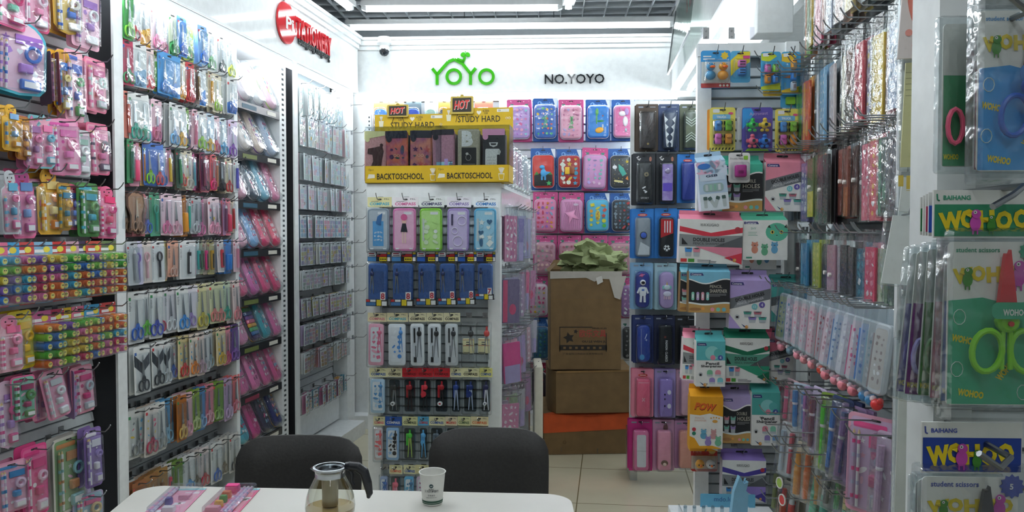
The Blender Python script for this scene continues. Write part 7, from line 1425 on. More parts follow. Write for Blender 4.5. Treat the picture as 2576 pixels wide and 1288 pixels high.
for y0, h, rn, items in RWR:
    z = RW.hit(2268, y0, 0)[1]
    z = {'top': CZ + .96, 'second': CZ + .60, 'third': CZ + .305, 'fourth': CZ - .0}[rn]
    N_ = len(items)
    for i, (x, c, c2, pat) in enumerate(items):
        u = RW.hit(x, 600, 0)[0]; off = q.uniform(-.015, .02)
        h2 = h * q.uniform(.95, 1.05); bt = 1 if pat == 4 else 0
        if rn == 'fourth' and i > 8: h2 *= .92
        wds = {0: 'plain-backed', 1: 'patterned', 2: 'striped', 3: 'dotted', 4: 'two-tone'}[pat]
        sp = sleeve_pack(c, c2, .082, round(h2, 3), i, bt, pat)
        lb = wds + ' sleeve, ' + ORD[N_ - i] + ' from the far end in ' + rn + ' row of right-hand wall'
        inst('document_sleeve', sp, RW.mat(u, off, z + q.uniform(-.006, .006), q.uniform(-.02, .03), 0, q.uniform(-.12, .12)), lb, 'sleeve', rn + ' row of the right-hand wall')
        if rn == 'fourth' and x == 1966:
            pass
        for b_ in (1, 2, 3):
            inst('document_sleeve', thin_spare(q.choice([c, c2, c, 'e0e4e4', '8a9094']), .078, round(h2 * .88, 3), .003), RW.mat(u + q.uniform(-.004, .004), off - .02 * b_, z - h2 * .1, q.uniform(-.02, .02), 0, q.uniform(-.08, .08)), ['', 'front', 'middle', 'rear'][b_] + ' spare behind the ' + ORD[N_ - i] + ' sleeve from the far end in ' + rn + ' row', 'sleeve', 'spare sleeves of the ' + rn + ' row')
        hook(RW, u, off, z - .0, 'long dark hook of the ' + ORD[N_ - i] + ' sleeve in ' + rn + ' right-hand row', .085, .10 + off, .028, 'long hooks of the right-hand wall')
# letters on the striped sleeve
# far end: longer hooks with nothing on them
for i, (dz, du) in enumerate(((.60, .03), (.66, .0), (.52, .04), (.31, .03), (.0, .05), (.0, .0))):
    hook(RW, -3.08 + du, .03, CZ + dz + .01, 'bare dark hook at the far end, ' + ORD[i + 1] + ' from the top', .12, .05, .03, 'bare hooks at the far end')
# pen cases with pink balls
PCC = [(1988, 'c8d0a8', '4a78b8', 'f098a8'), (2004, 'd8c8d8', '6a90b0', '7a98a8'), (2024, 'e8d0d8', 'f0a0b8', 'f098a8'), (2044, 'e8d4dc', 'e898b0', 'f0a0a8'), (2066, 'e8c8d0', 'e07a98', 'f098a0'), (2090, 'e0d0d8', 'c84a58', 'd84a38'), (2114, 'ead4dc', 'c89aa8', 'f08a98'), (2136, 'c8d4e4', '5a88c0', 'f098a8'), (2160, 'e0e0e8', 'b8b8c8', 'f0909c'), (2184, 'e8d8e0', 'e05a90', 'f08a98'), (2206, 'b8c8e8', '5a90d8', '4a90c8'), (2226, 'd0d4d8', '8ab0c0', '4a88b8'), (2246, 'd0ccc8', 'a89898', 'd8383a')]
for i, (x, c, c2, bl_) in enumerate(PCC):
    u = RW.hit(x, 600, .05)[0]; z = CZ - .185
    inst('pen_case_pack', pen_case_pack(c, c2, bl_, .088, .25, i), RW.mat(u, .05, z, .10, q.uniform(-.1, .0), q.uniform(.25, .5)), 'clear pen case with small charm balls, ' + ORD[i + 1] + ' from the far end', 'pen case', 'pen cases below the sleeves')
    for b_ in (1, 2): inst('pen_case_pack', thin_spare(['c8d0d4', 'd8d4d8'][b_ - 1], .075, .22, .008), RW.mat(u, .05 - .03 * b_, z - .015, .08, 0, .2), ['', 'nearer', 'farther'][b_] + ' spare clear case behind the ' + ORD[i + 1] + ' charm ball case', 'pen case', 'spare pen cases')
    hook(RW, u, .05, z - .004, 'long hook of the ' + ORD[i + 1] + ' charm ball pen case', .09, .15, .026, 'pen case hooks')
# lower mixed rows of pens
def pen_pack(cols, w=.08, h=.2, card='d8c8dc', n=2, seed=0, kind='pen'):
    c = MB(); c.prism(rr(w, h, .01, 0, -h / 2), 0, .0016, M(card, 'card')); slot(c); decor(c, w * .85, h * .7, [cols[0], 'f0f0f4'], 10, seed, -.0006, 0, -h * .5, 0, .008, .014, 'card')
    ps = [part('card', c)]
    for i in range(n):
        x = -w * .25 + i * w * .5 / max(1, n - 1) if n > 1 else w * .1; m = M(cols[i % len(cols)], 'plastic'); p_ = MB()
        if kind == 'beads':
            for j in range(7): p_.cyl((x, -.014, -h * .15 - j * h * .1), (x, -.014, -h * .15 - (j + .85) * h * .1), .011, M(['e8a0b8', 'e8c8a0', 'e8e0a0', 'a0d8c0', 'a0c0e0', 'b8a8e0', 'd0a8d8'][j], 'plastic'), 8)
        elif kind == 'marker':
            p_.cyl((x, -.014, -h * .92), (x, -.014, -h * .45), .0125, m, 10); p_.cyl((x, -.014, -h * .45), (x, -.014, -h * .18), .011, M('e8e8e4' if i % 2 else cols[0], 'plastic'), 10, .008)
        else:
            p_.cyl((x, -.010, -h * .9), (x, -.010, -h * .42), .008, m, 8); p_.cyl((x, -.010, -h * .40), (x, -.010, -h * .16), .0095, m, 8); p_.ball(x, -.010, -h * .42, .010, M('f0e8f0', 'plastic'), 1, 1, 8, 5)
        ps.append(part('pen', p_))
    ps.append(part('bag', blister(w * .95, h * .95, .03, -h / 2, 0, BAG, .008))); return ps
LWR = [(1996, 955, .17, ['f06a98', 'e8a0a8'], 'e8c8d0', 'pen', 'pink cat pens'), (2018, 965, .17, ['3a88c8', '4a98d8'], 'b8c8d8', 'pen', 'blue cartoon pens'), (2046, 975, .19, ['b070b8', 'a868a8'], 'c8a0cc', 'pen', 'purple pens'), (2064, 975, .22, ['7a3a58', 'd8b8e0'], 'd8c8e8', 'pen', 'lilac and plum pens'), (2094, 990, .25, ['4ac82a', 'c8d83a'], '98b848', 'pen', 'bright green pens'), (2122, 1000, .24, ['2f78c8', '3a5a9a'], '3a4a78', 'pen', 'dark blue pens'), (2150, 1020, .24, ['a878c0', '8a5aa8'], 'b898c8', 'pen', 'violet pens'),
       (1990, 1065, .2, ['c8d8e8', 'd86a78'], 'd0d4d8', 'pen', 'pale notebook set'), (2030, 1115, .2, ['e89a2a', 'e8883a'], 'd8cdb8', 'marker', 'orange marker pair'), (2055, 1120, .2, ['d8682a', 'e8a03a'], 'c8b8a0', 'marker', 'brown-orange markers'), (2080, 1170, .2, ['4ac8a0', '58b8a8'], 'c8d8d8', 'marker', 'mint marker pair'), (2112, 1140, .18, ['3a4a58', '5ac86a'], '8a9298', 'pen', 'dark pens with colourful caps'), (2142, 1205, .2, ['e8a0b8'], 'e0dce8', 'beads', 'pastel stacking crayons'), (1966, 1180, .18, ['c8d88a', 'd8c0b8'], 'c8ccc4', 'pen', 'citrus clip set'), (1994, 1215, .16, ['f0603a', 'e84a40'], 'c8c4b8', 'marker', 'orange stick with heart rings'),
       (2180, 1240, .2, ['d8d4cc', 'e8e4dc'], 'd0d0cc', 'marker', 'pale marker set'), (2215, 1250, .2, ['a08a50', 'c8b888'], 'a89a78', 'pen', 'golden brown pack'), (2245, 1090, .22, ['c8a8c8', 'b0a0c0'], 'c0a8c0', 'pen', 'mauve pack behind the big pink set')]
for i, (x, y0, h, cols, cd_, kd, wd) in enumerate(LWR):
    off = .04 + .02 * (i % 2); u, z = RW.hit(x, y0, off)
    inst('pen_pack', pen_pack(cols, .085, h, cd_, 1 if kd == 'beads' else 2, i, kd), RW.mat(u, off, z, q.uniform(-.05, .1), -.05, q.uniform(.2, .6)), wd + ' in the lower part of the right-hand wall', 'pens', 'pens low on the right')
    inst('pen_pack', thin_spare(cd_, .08, round(h * .9, 3), .01), RW.mat(u, off - .03, z - .01, 0, 0, .25), 'spare pack behind the ' + wd, 'pens', 'spare pens low on the right')
    hook(RW, u, off, z - .006, 'long dark hook of the ' + wd, .09, .15, .028, 'lower hooks on the right')
for i, (x, y) in enumerate(((1964, 924), (1970, 1030), (1990, 1090), (2010, 1130), (1975, 1245), (2060, 1250), (2150, 1225), (2050, 1080))):
    u, z = RW.hit(x + 45, y + 10, .02)
    hook(RW, u, .02, z, 'bare dark hook low on the right, ' + ORD[i + 1] + ' of the scattered ones', .13, .1, .03, 'bare hooks low on the right')
u, z = RW.hit(2205, 1048, .07)
sp = stationery_set('rect', 'e8a8c0', .15, .26, 'd8b8d8', 'f05a98', 'c8c8e0', 77)
inst('stationery_set', sp, RW.mat(u, .07, z, .03, 0, .75), 'big pink set with hot pink pen, low on the right-hand wall', 'stationery set')
hook(RW, u, .07, z - .01, 'long hook of the big pink set', .09, .17, .028)
u, z = RW.hit(1975, 1215, .08)
for i, (c, dx, dz) in enumerate((('b8d86a', 0, 0), ('e84a48', .04, -.05))):
    b = MB(); b.tube([(.016 * math.cos(t) * (1 if i == 0 else 1), 0, .02 * math.sin(t)) for t in [k_ * math.pi / 6 for k_ in range(12)]], .003, M('eeeae0', 'plastic'), 5, True); b.prism(ell(.026, .034, 0, 0), -.001, .002, M(c, 'jelly'))
    inst('paper_clip', b.mesh('paper_clip'), RW.mat(u + dx, .1, z + dz, 0, 0, .5), ('lime slice clip' if i == 0 else 'red heart clip') + ' low at the far end of the right wall', 'clip')

# ---------------------------------------------------------------- long plastic bags at the near end of the right-hand wall
EW = Fr(.70, 1.45, 1, -.3)
def long_bag(x0, x1, y0, y1, off, col, prn, label, txt='', top='', yaw=0, tilt=0):
    u, z, w, h = pxbox(EW, x0, x1, y0, y1, off)
    b = MB(); b.loft(w, h, .004, [(0, .008), (0, -.004), (.003, -.01)], BAG, 0, -h / 2, 2)
    k = MB(); k.prism([(-w * .42, -h * .97), (w * .42, -h * .97), (w * .46, -h * .06), (-w * .3, -h * .06)], -.003, .004, M(col, 'card'))
    if prn == 'leaf':
        k.prism(rot2(ell(w * .2, h * .5, w * .0, -h * .3), .2, 0, -h * .3), -.0045, -.003, M('e8694a', 'card')); [k.flat(ell(w * .22, w * .22, x, z_), -.0046, M('ec8a78', 'card')) for x, z_ in ((-w * .1, -h * .62), (w * .15, -h * .66), (w * .1, -h * .8))]
    elif prn == 'lines':
        for i in range(5): k.flat(rect(-w * .3, w * .4, -h * .15 - i * h * .05, -h * .145 - i * h * .05), -.0036, M('8a8448', 'card'))
        k.text('X', w * .2, -h * .10, M('3a3820', 'card'), None, h * .04, -.004, 0, .03)
        k.tube([(w * .05, -.004, -h * .84), (w * .35, -.004, -h * .84), (w * .35, -.004, -h * .78), (w * .05, -.004, -h * .78)], .0006, M('3a3820', 'card'), 4, True)
        for i in range(5): k.flat(rect(w * .15, w * .35, -h * .6 - i * h * .03, -h * .59 - i * h * .03), -.0036, M('3a3820', 'card'))
    elif prn == 'label':
        k.flat(rect(-w * .2, w * .45, -h * .34, -h * .03), -.0036, M('e8c018', 'card')); k.flat(rect(0, w * .42, -h * .2, -h * .14), -.004, M('2a2a28', 'card')); k.text('ST', w * .2, -h * .27, M('26282a', 'card'), None, h * .05, -.004, 0, .04); k.flat(rect(-w * .2, w * .45, -h * .33, -h * .31), -.004, M('f0f0ec', 'card')); k.flat(rect(-w * .42, -w * .28, -h * .25, -h * .02), -.0036, M('e8c018', 'card'))
        for i in range(5): k.flat(rect(w * .0, w * .35, -h * .62 - i * h * .03, -h * .605 - i * h * .03), -.0036, DG)
        k.tube([(w * .0, -.004, -h * .86), (w * .3, -.004, -h * .86), (w * .34, -.004, -h * .8), (w * .04, -.004, -h * .8)], .0006, DG, 4, True)
    elif prn == 'strip':
        k.flat(rect(-w * .1, w * .44, -h * .7, -h * .1), -.0036, M('e8c018', 'card')); k.flat(rect(-w * .1, w * .44, -h * .86, -h * .7), -.0036, M('3a3a3c', 'card'))
    inst('plastic_bag', [part('insert', k), part('bag', b)], EW.mat(u, off, z, tilt, 0, yaw), label, 'bag')
    hook(EW, u, off, z - .004, 'hook of the ' + label, .03, .05, .02, 'hooks at the near end')
long_bag(2252, 2340, -30, 152, .02, 'f0dcd4', 'leaf', 'frosted bag with orange leaf print at the top right')
long_bag(2262, 2345, 140, 428, .0, 'd8cf8e', 'lines', 'pale yellow printed bag hanging above the white one')
long_bag(2252, 2345, 438, 560, .0, 'eceae2', 'label', 'white bag with yellow ST label')
long_bag(2226, 2335, 532, 722, .04, 'eeece6', '', 'plain white tapered bag below the yellow label', tilt=.08)
long_bag(2268, 2330, 728, 860, .0, 'e8e4d0', 'strip', 'narrow bag with yellow and black strip')
long_bag(2248, 2335, 850, 1330, .0, 'dcdad0', '', 'long milky bag at the bottom near end')
# white strips
for i, (x0, x1, c) in enumerate(((2268, 2290, 'dfe3e4'), (2292, 2326, 'cfd4d6'))):
    u, z, w, h = pxbox(EW, x0, x1, -60, 1400, -.05)
    b = MB(); b.box(-w / 2, w / 2, 0, .03, -z, 0, M(c, 'paint')); inst('upright', b.mesh('upright'), EW.mat(u, -.05, z), ('narrow' if i == 0 else 'broad') + ' white upright at the near end of the right-hand wall', 'post')

# ---------------------------------------------------------------- student scissors on the near panel
def bird(mb, x, z, s, c, y):
    mb.prism(ell(s * .5, s * .7, x, z - s * .1), y - .0006, y, M(c, 'card')); mb.prism(ell(s * .42, s * .42, x + s * .03, z + s * .32), y - .001, y, M(c, 'card')); mb.prism([(x - s * .2, z + s * .34), (x - s * .45, z + s * .28), (x - s * .22, z + s * .16)], y - .0014, y, M('e8d02a', 'card'))
    mb.flat(ell(s * .16, s * .16, x - s * .04, z + s * .4, 10), y - .0016, M('f2f2ee', 'card')); mb.flat(ell(s * .07, s * .07, x - s * .05, z + s * .4, 8), y - .0019, DARK)
    for t in (-.1, .1): mb.prism(rect(x + s * t - s * .03, x + s * t + s * .03, z - s * .62, z - s * .38), y - .0004, y, M(c, 'card'))
def wohoo(mb, cx, cz, w, h, y, rot=0, birds=True):
    Y = M('e6cc1c', 'card'); xs_ = (-.40, -.2, 0, .2, .4)
    for i, ch_ in enumerate('WOHOO'): mb.text(ch_, cx + xs_[i] * w, cz + (-.06, .05, 0, -.02, .05)[i] * h, Y, w * (.27 if i == 0 else .19), h * .8, y, (.12, -.05, .05, -.08, .1)[i], .06)
    if birds: bird(mb, cx - w * .13, cz - h * .05, h * .9, 'c84ab0', y - .001); bird(mb, cx + w * .05, cz - h * .18, h * .7, '3f8a2a', y - .001)
def student_card(col, blade, hand, w, h, band, seed=0):
    c = MB(); c.prism(rr(w, h, .005, 0, -h / 2), 0, .0015, M('ecece6', 'card')); y = -.0004
    c.flat([(-w / 2 + .001, -h + .001), (w / 2 - .001, -h + .001), (w / 2 - .001, -h * .36), (w * .2, -h * .38), (-w * .1, -h * .34), (-w / 2 + .001, -h * .36)], y, M(col, 'card'))
    c.text('student scissors', -w * .16, -h * .05, M(band, 'card'), w * .5, None, y, 0, .02)
    wohoo(c, w * .02, -h * .2, w * .86, h * .12, y - .0004, 0, False); bird(c, -w * .28, -h * .22, h * .12, '3f8a2a', y - .001); bird(c, w * .30, -h * .2, h * .16, 'c84ab0', y - .001)
    c.prism(star(w * .13, w * .43, -h * .06, 12, .8), y - .001, y, M(band, 'card')); c.text('5', w * .42, -h * .06, M('f0f0f0', 'card'), None, h * .04, y - .0016, 0, .03)
    for (x, z, a) in ((-w * .3, -h * .6, -.2), (-w * .22, -h * .93, -.15), (w * .18, -h * .78, .9)): c.text('WOHOO', x, z, M('e6cc1c', 'card'), w * .3, h * .045, y - .0004, a, .05)
    for (x, z) in ((-w * .36, -h * .46), (-w * .38, -h * .78), (w * .38, -h * .92)): c.tube([(x + w * .07 * math.cos(t), y - .0002, z + w * .09 * math.sin(t)) for t in [k_ * .628 for k_ in range(10)]], .0005, M('c8d8d0', 'card'), 4, True)
    s = MB(); bm = M(blade, 'plastic'); cx = w * .12; zt = -h * .07; zp = -h * .41
    s.prism([(cx - w * .10, zp), (cx + w * .12, zp), (cx + w * .035, zt + .004), (cx + w * .02, zt), (cx - w * .02, zt), (cx - w * .03, zt + .0 - .004)], -.011, -.005, bm)
    hd = MB(); hm = M(hand, 'plastic')
    hd.loft(w * .26, h * .13, .012, [(.002, -.004), (0, -.008), (0, -.014), (.003, -.017)], hm, cx, zp - h * .07)
    for sg in (-1, 1):
        P = []; rw_, rh_ = w * .17, h * .125
        for k_ in range(18): t = 2 * math.pi * k_ / 18; P.append((cx + sg * (w * .215 + rw_ * math.cos(t) - .1 * rw_ * math.sin(t)), -.010, zp - h * .25 + rh_ * math.sin(t)))
        hd.tube(P, w * .036, hm, 8, True)
        hd.prism([(cx + sg * w * .0, zp - h * .1), (cx + sg * w * .06, zp - h * .3), (cx + sg * w * .01, zp - h * .32)][::sg], -.014, -.006, hm) if False else hd.tube([(cx + sg * w * .04, -.010, zp - h * .12), (cx + sg * w * .05, -.010, zp - h * .36)], w * .03, hm, 8)
    hd.cyl((cx, -.020, zp - h * .08), (cx, -.016, zp - h * .08), w * .03, M('c8302c', 'plastic'), 12)
    bd = MB(); bd.prism(rr(w * .46, h * .1, .006, cx, zp - h * .0), -.021, -.0205, M(col if seed != 1 else '2a78c8', 'card')); bd.text('WOHOO', cx + w * .03, zp - h * .01, M('eceee8', 'card'), w * .28, h * .04, -.0215, 0, .04)
    bg = MB(); bg.loft(w + .02, h + .03, .004, [(0, .004), (0, -.012), (.004, -.024)], BAG, 0, -h / 2, 2)
    return [part('card', c), part('scissors', s, blade and None, [part('handle', hd)]), part('paper_band', bd), part('bag', bg)]
def header(col, band, w, h):
    b = MB(); b.box(-w / 2, w / 2, -.0016, .0016, -h, 0, M('e4e6e2', 'card')); b.flat(rect(-w / 2 + .001, w / 2 - .001, -h + .002, -h * .30), -.002, M(col, 'card'))
    b.text('BAIHANG', -w * .28, -h * .16, M(band, 'card'), w * .26, None, -.0022, 0, .03); b.tube([(-w * .47, -.0022, -h * .08), (-w * .465, -.0022, -h * .2), (-w * .445, -.0022, -h * .22)], .0008, M(band, 'card'), 4)
    wohoo(b, 0, -h * .62, w * .84, h * .5, -.0026, 0, True)
    return b
# rows: header px, card px
for nm, hb, cb, col, hcol, band, blade, hand, sd in (
        ('upper', (2466, 2700, -110, -10), (2462, 2664, 26, 430), '2f98dc', '8a3ab0', '3a8ac8', '6a2a28', '1f5cc0', 1),
        ('middle', (2347, 2612, 478, 600), (2386, 2606, 608, 1018), '3fae86', '2a8a62', '3a9a78', 'd8303a', '8ad82a', 2),
        ('lower', (2318, 2570, 1062, 1190), (2320, 2562, 1200, 1560), '4a6ac8', '1f3f98', '4a5ab0', '4a4a50', '3a5ac8', 3)):
    off = .0; u, z, w, h = pxbox(NP, cb[0], cb[1], cb[2], cb[3], off)
    u2, z2_, w2, h2 = pxbox(NP, hb[0], hb[1], hb[2], hb[3], off)
    sp = student_card(col, blade, hand, w, h, band, sd); hb_ = header(hcol, band, w2, h2)
    hb_.v = [(x + u2 - u, y, z_ + z2_ - z) for x, y, z_ in hb_.v]
    inst('student_scissors_pack', sp + [part('header_card', hb_)], NP.mat(u, off, z), {'upper': 'blue scissors on blue card', 'middle': 'red and lime green scissors on green card', 'lower': 'dark-bladed scissors on blue card'}[nm] + ', ' + nm + ' pack of the nearest panel', 'scissors', 'student scissors packs')
    # spare packs fanned behind
    fan = {'upper': (('a8304a', 2452, 30, 428), ('4a9a6a', 2372, 60, 420)), 'middle': (('2a6ab8', 2376, 616, 1012), ('c8607a', 2356, 624, 1006), ('4a8a3a', 2332, 632, 1002), ('8a2a8a', 2306, 640, 1000), ('5a48a0', 2290, 646, 996)), 'lower': (('c8ccd0', 2308, 1205, 1560), ('2a8a3a', 2302, 1210, 1540))}[nm]
    for j, (c, x, ya, yb) in enumerate(fan):
        o2 = -.022 * (j + 1); u3, z3, w3, h3 = pxbox(NP, x, x + 195, ya, yb, o2)
        b = MB(); b.prism(rr(w3, h3, .005, 0, -h3 / 2), 0, .0015, M('dcdcd6', 'card')); b.flat([(-w3 / 2 + .001, -h3 + .001), (w3 / 2 - .001, -h3 + .001), (w3 / 2 - .001, -h3 * .36), (-w3 / 2 + .001, -h3 * .36)], -.0004, M(c, 'card')); b.text('WOHOO', -w3 * .38, -h3 * .93, M('e6cc1c', 'card'), w3 * .2, h3 * .04, -.0008, 0, .04)
        k = MB(); k.tube([(-w3 * .36 + w3 * .1 * math.cos(t), -.006, -h3 * .72 + h3 * .12 * math.sin(t)) for t in [i * .524 for i in range(12)]], .003, M({'4a9a6a': 'f06a8a', '8a2a8a': 'a898e0'}.get(c, c), 'plastic'), 6, True)
        bg = MB(); bg.loft(w3 + .016, h3 + .016, .004, [(0, .003), (0, -.004), (.003, -.008)], BAG, 0, -h3 / 2, 2)
        inst('student_scissors_pack', [part('card', b), part('handle', k), part('bag', bg)], NP.mat(u3, o2, z3, .02 * (j + 1) if nm == 'middle' else (-.0), 0, .04), {'a8304a': 'crimson-edged', '4a9a6a': 'green', '2a6ab8': 'blue-edged', 'c8607a': 'pink-edged', '4a8a3a': 'leaf green', '8a2a8a': 'magenta', '5a48a0': 'violet', 'c8ccd0': 'grey', '2a8a3a': 'green-edged'}[c] + ' scissors pack fanned out behind the ' + nm + ' one', 'scissors', 'spare student scissors packs')
    if nm == 'middle':
        for j, c in enumerate(('2a5ac8', 'b8285a', 'e4e6e2', '2a7a48')):
            o2 = -.012 * (j + 1); u3, z3, w3, h3 = pxbox(NP, 2336 - 7 * j, 2500, 484 + 4 * j, 594 - j, o2); b = MB(); b.box(-w3 / 2, w3 / 2, -.001, .001, -h3, 0, M('dfe1dd', 'card')); b.box(-w3 / 2, w3 / 2, -.0014, -.001, -h3 + .004, -h3 * .3, M(c, 'card'))
            inst('header_card', b.mesh('header_card'), NP.mat(u3, o2, z3), ['blue', 'crimson', 'white', 'green'][j] + '-edged header card behind the green WOHOO header', 'card')
    hx, hy = {'upper': (2570, 0), 'middle': (2530, 450), 'lower': (2500, 1108)}[nm]
    u4, z4 = NP.hit(hx, hy + 20, .03)
    b = MB(); b.tube([(0.02, .15, 0), (.012, -.01, .0), (-.01, -.03, -.01), (-.035, -.04, -.022)] if nm == 'middle' else [(.012, .15, 0), (.006, -.02, -.004), (-.01, -.03, -.012), (-.034, -.035, .004)], .0035, M('8e9194', 'metal'), 8)
    inst('display_hook', b.mesh('display_hook'), NP.mat(u4, .03, z4), 'thick steel hook over the ' + nm + ' WOHOO header', 'hook')

# ---------------------------------------------------------------- fascia signs
def sign_pt(fr, px, py, off=0): return fr.hit(px, py, off)
GRNM = M('3fae1e', 'gloss'); BLK = M('24282b', 'gloss'); REDM = M('d01f2a', 'gloss')
off = .045
c0 = BW.hit(1163, 185, off)
def BP(px, py): a = BW.hit(px, py, off); return (a[0] - c0[0], a[1] - c0[1])
b = MB(); T_ = .012
def stroke(mb, pts, wd, m, ext=T_):
    for (x0, z0_), (x1, z1_) in zip(pts[:-1], pts[1:]):
        L = math.hypot(x1 - x0, z1_ - z0_); nx, nz = -(z1_ - z0_) / L * wd / 2, (x1 - x0) / L * wd / 2
        P = [(x0 - nx, z0_ - nz), (x1 - nx, z1_ - nz), (x1 + nx, z1_ + nz), (x0 + nx, z0_ + nz)]
        mb.prism(P, -ext, 0, m)
def ring(mb, cx, cz, r0, r1, m, ext=T_, n=28):
    vs = []; fs = []
    for i in range(n):
        a = 2 * math.pi * i / n
        for rr_, y in ((r0, -ext), (r1, -ext), (r1, 0), (r0, 0)): vs.append((cx + rr_ * math.cos(a), y, cz + rr_ * math.sin(a)))
    for i in range(n):
        j = (i + 1) % n
        for k in range(4): fs.append((i * 4 + k, i * 4 + (k + 1) % 4, j * 4 + (k + 1) % 4, j * 4 + k)[::-1])
    mb.add(vs, fs, m)
S = lambda *p: [BP(x, y) for x, y in p]
sw = .021
stroke(b, S((1088, 173), (1100, 188)), sw, GRNM); stroke(b, S((1100, 214), (1100, 188), (1128, 156), (1143, 150)), sw, GRNM); stroke(b, S((1143, 150), (1163, 160), (1184, 186), (1184, 214)), sw, GRNM); stroke(b, S((1184, 188), (1197, 172)), sw, GRNM)
for px in (1142, 1224): x, z = BP(px, 193.5); ring(b, x, z, .038, .058, GRNM)
stroke(b, S((1150, 150), (1168, 156)), .022, GRNM)
for s in (-1, 1): x, z = BP(1171 + s * 6, 138); b.prism(rot2(ell(.036, .03, x, z), -s * .6, x, z), -T_, 0, GRNM)
x, z = BP(1171, 131); b.prism(ell(.008, .008, x, z, 10), -T_, 0, GRNM)
x, z = BP(1168, 150); b.prism(rot2(ell(.05, .018, x, z), 1.2, x, z), -T_, 0, GRNM)
inst('wall_sign', b.mesh('wall_sign'), BW.mat(c0[0], off, c0[1]), 'green raised YOYO letters with sprout on the back fascia', 'sign')
c1 = BW.hit(1445, 199, off); a = BW.hit(1370, 199, off); c = BW.hit(1520, 199, off)
b = MB(); b.text('NO.YOYO', 0, 0, BLK, c[0] - a[0], .066, -T_, 0, .01, T_)
inst('wall_sign', b.mesh('wall_sign'), BW.mat(c1[0], off, c1[1]), 'black raised NO.YOYO letters on the back fascia', 'sign')
off = .025
u0, z0_ = LW.hit(717, 55, off); ut, zt_ = LW.hit(717, 5, off); ua = LW.hit(690, 55, off)[0]; ub_ = LW.hit(738, 60, off)[0]
b = MB(); zc = z0_; rh = (zt_ - LW.hit(717, 110, off)[1]) / 2; b.prism(ell(ub_ - ua - .02, rh * 2, 0, 0, 28), -.012, 0, REDM); b.text('Pi', .035, rh * .02, GL, .10, rh * .62, -.0135, 0, .03)
inst('wall_sign', b.mesh('wall_sign'), LW.mat(u0, off, (zt_ + LW.hit(717, 110, off)[1]) / 2), 'red oval emblem on the left fascia', 'sign')
a, c = LW.hit(735, 65, off), LW.hit(830, 108, off); 
b = MB(); b.text('STATIONERY', 0, 0, REDM, c[0] - a[0], .118, -.012, 0, .02, .012)
inst('wall_sign', b.mesh('wall_sign'), LW.mat((a[0] + c[0]) / 2, off, (LW.hit(783, 92, off)[1])), 'red raised STATIONERY letters on the left fascia', 'sign')
a, c = LW.hit(748, 108, off), LW.hit(827, 140, off)
b = MB(); b.text('Guangdong·Hongsheng', 0, 0, BLK, c[0] - a[0], .06, -.01, 0, .005, .01)
inst('wall_sign', b.mesh('wall_sign'), LW.mat((a[0] + c[0]) / 2, off, LW.hit(790, 126, off)[1]), 'small black Guangdong Hongsheng letters below the red word', 'sign')
# camera dome
x_, z_ = BW.hit(967, 105, .09)
b = MB(); b.lathe([(0, .03), (.045, .03), (.048, -.012), (.03, -.03), (.0, -.03)], M('dfe2e2', 'plastic')); b2 = MB(); b2.lathe([(.03, -.03), (.038, -.045), (.038, -.062), (.03, -.08), (0, -.09)], M('dfe2e2', 'plastic')); b3 = MB(); b3.ball(0, -.006, -.066, .036, M('22282e', 'gloss')); b3.cyl((0, -.035, -.068), (0, -.044, -.07), .012, DARK, 12)
inst('security_camera', [part('base', b), part('dome', b2), part('lens_ball', b3)], BW.mat(x_, .09, z_), 'white dome camera with black ball on the back fascia', 'camera')

# ---------------------------------------------------------------- table and what stands on it
TZ = .70
def tp(px, py): return at_z(px, py, TZ)
A, B_, C_, D_ = tp(372, 1222), tp(1424, 1242), tp(1432, 1290), tp(287, 1290)
yn = 1.25
dirl = (D_ - A); l_end = A + dirl * ((yn - A.y) / dirl.y)
pts = []
def arc(c, r, a0, a1, n=8): return [(c[0] + r * math.cos(math.radians(a0 + (a1 - a0) * i / n)), c[1] + r * math.sin(math.radians(a0 + (a1 - a0) * i / n))) for i in range(n + 1)]
yl, yr = A.y, B_.y; xl = tp(330, 1235).x
XR = B_.x + .01
r_ = .07
P = [(l_end.x, yn)] + [(XR - .02, yn)] + [(XR, yn + .02)] + arc((XR - r_, yr - r_), r_, 0, 86) + arc((A.x + .05, yl - r_ * .9), r_ * .9, 96, 170)
b = MB(); vs = [(x, y, TZ) for x, y in P] + [(x, y, TZ - .025) for x, y in P]; n = len(P)
b.add(vs, [tuple(range(n)), tuple(range(2 * n - 1, n - 1, -1))] + [(i, i + n, (i + 1) % n + n, (i + 1) % n) for i in range(n)], M('dcdad2', 'marble'))
b2 = MB()
legs = []
for k, (x, y) in enumerate(((-.75, 1.4), (0, 1.4), (-.75, 1.95), (0.02, 1.95))):
    l = MB(); l.cyl((x, y, 0), (x, y, TZ - .025), .022, M('a8acb0', 'metal'), 12); legs.append(part('leg', l))
inst('table', [part('tabletop', b)] + legs, Matrix.Identity(4), 'white marbled table with rounded corners in the foreground', 'table')
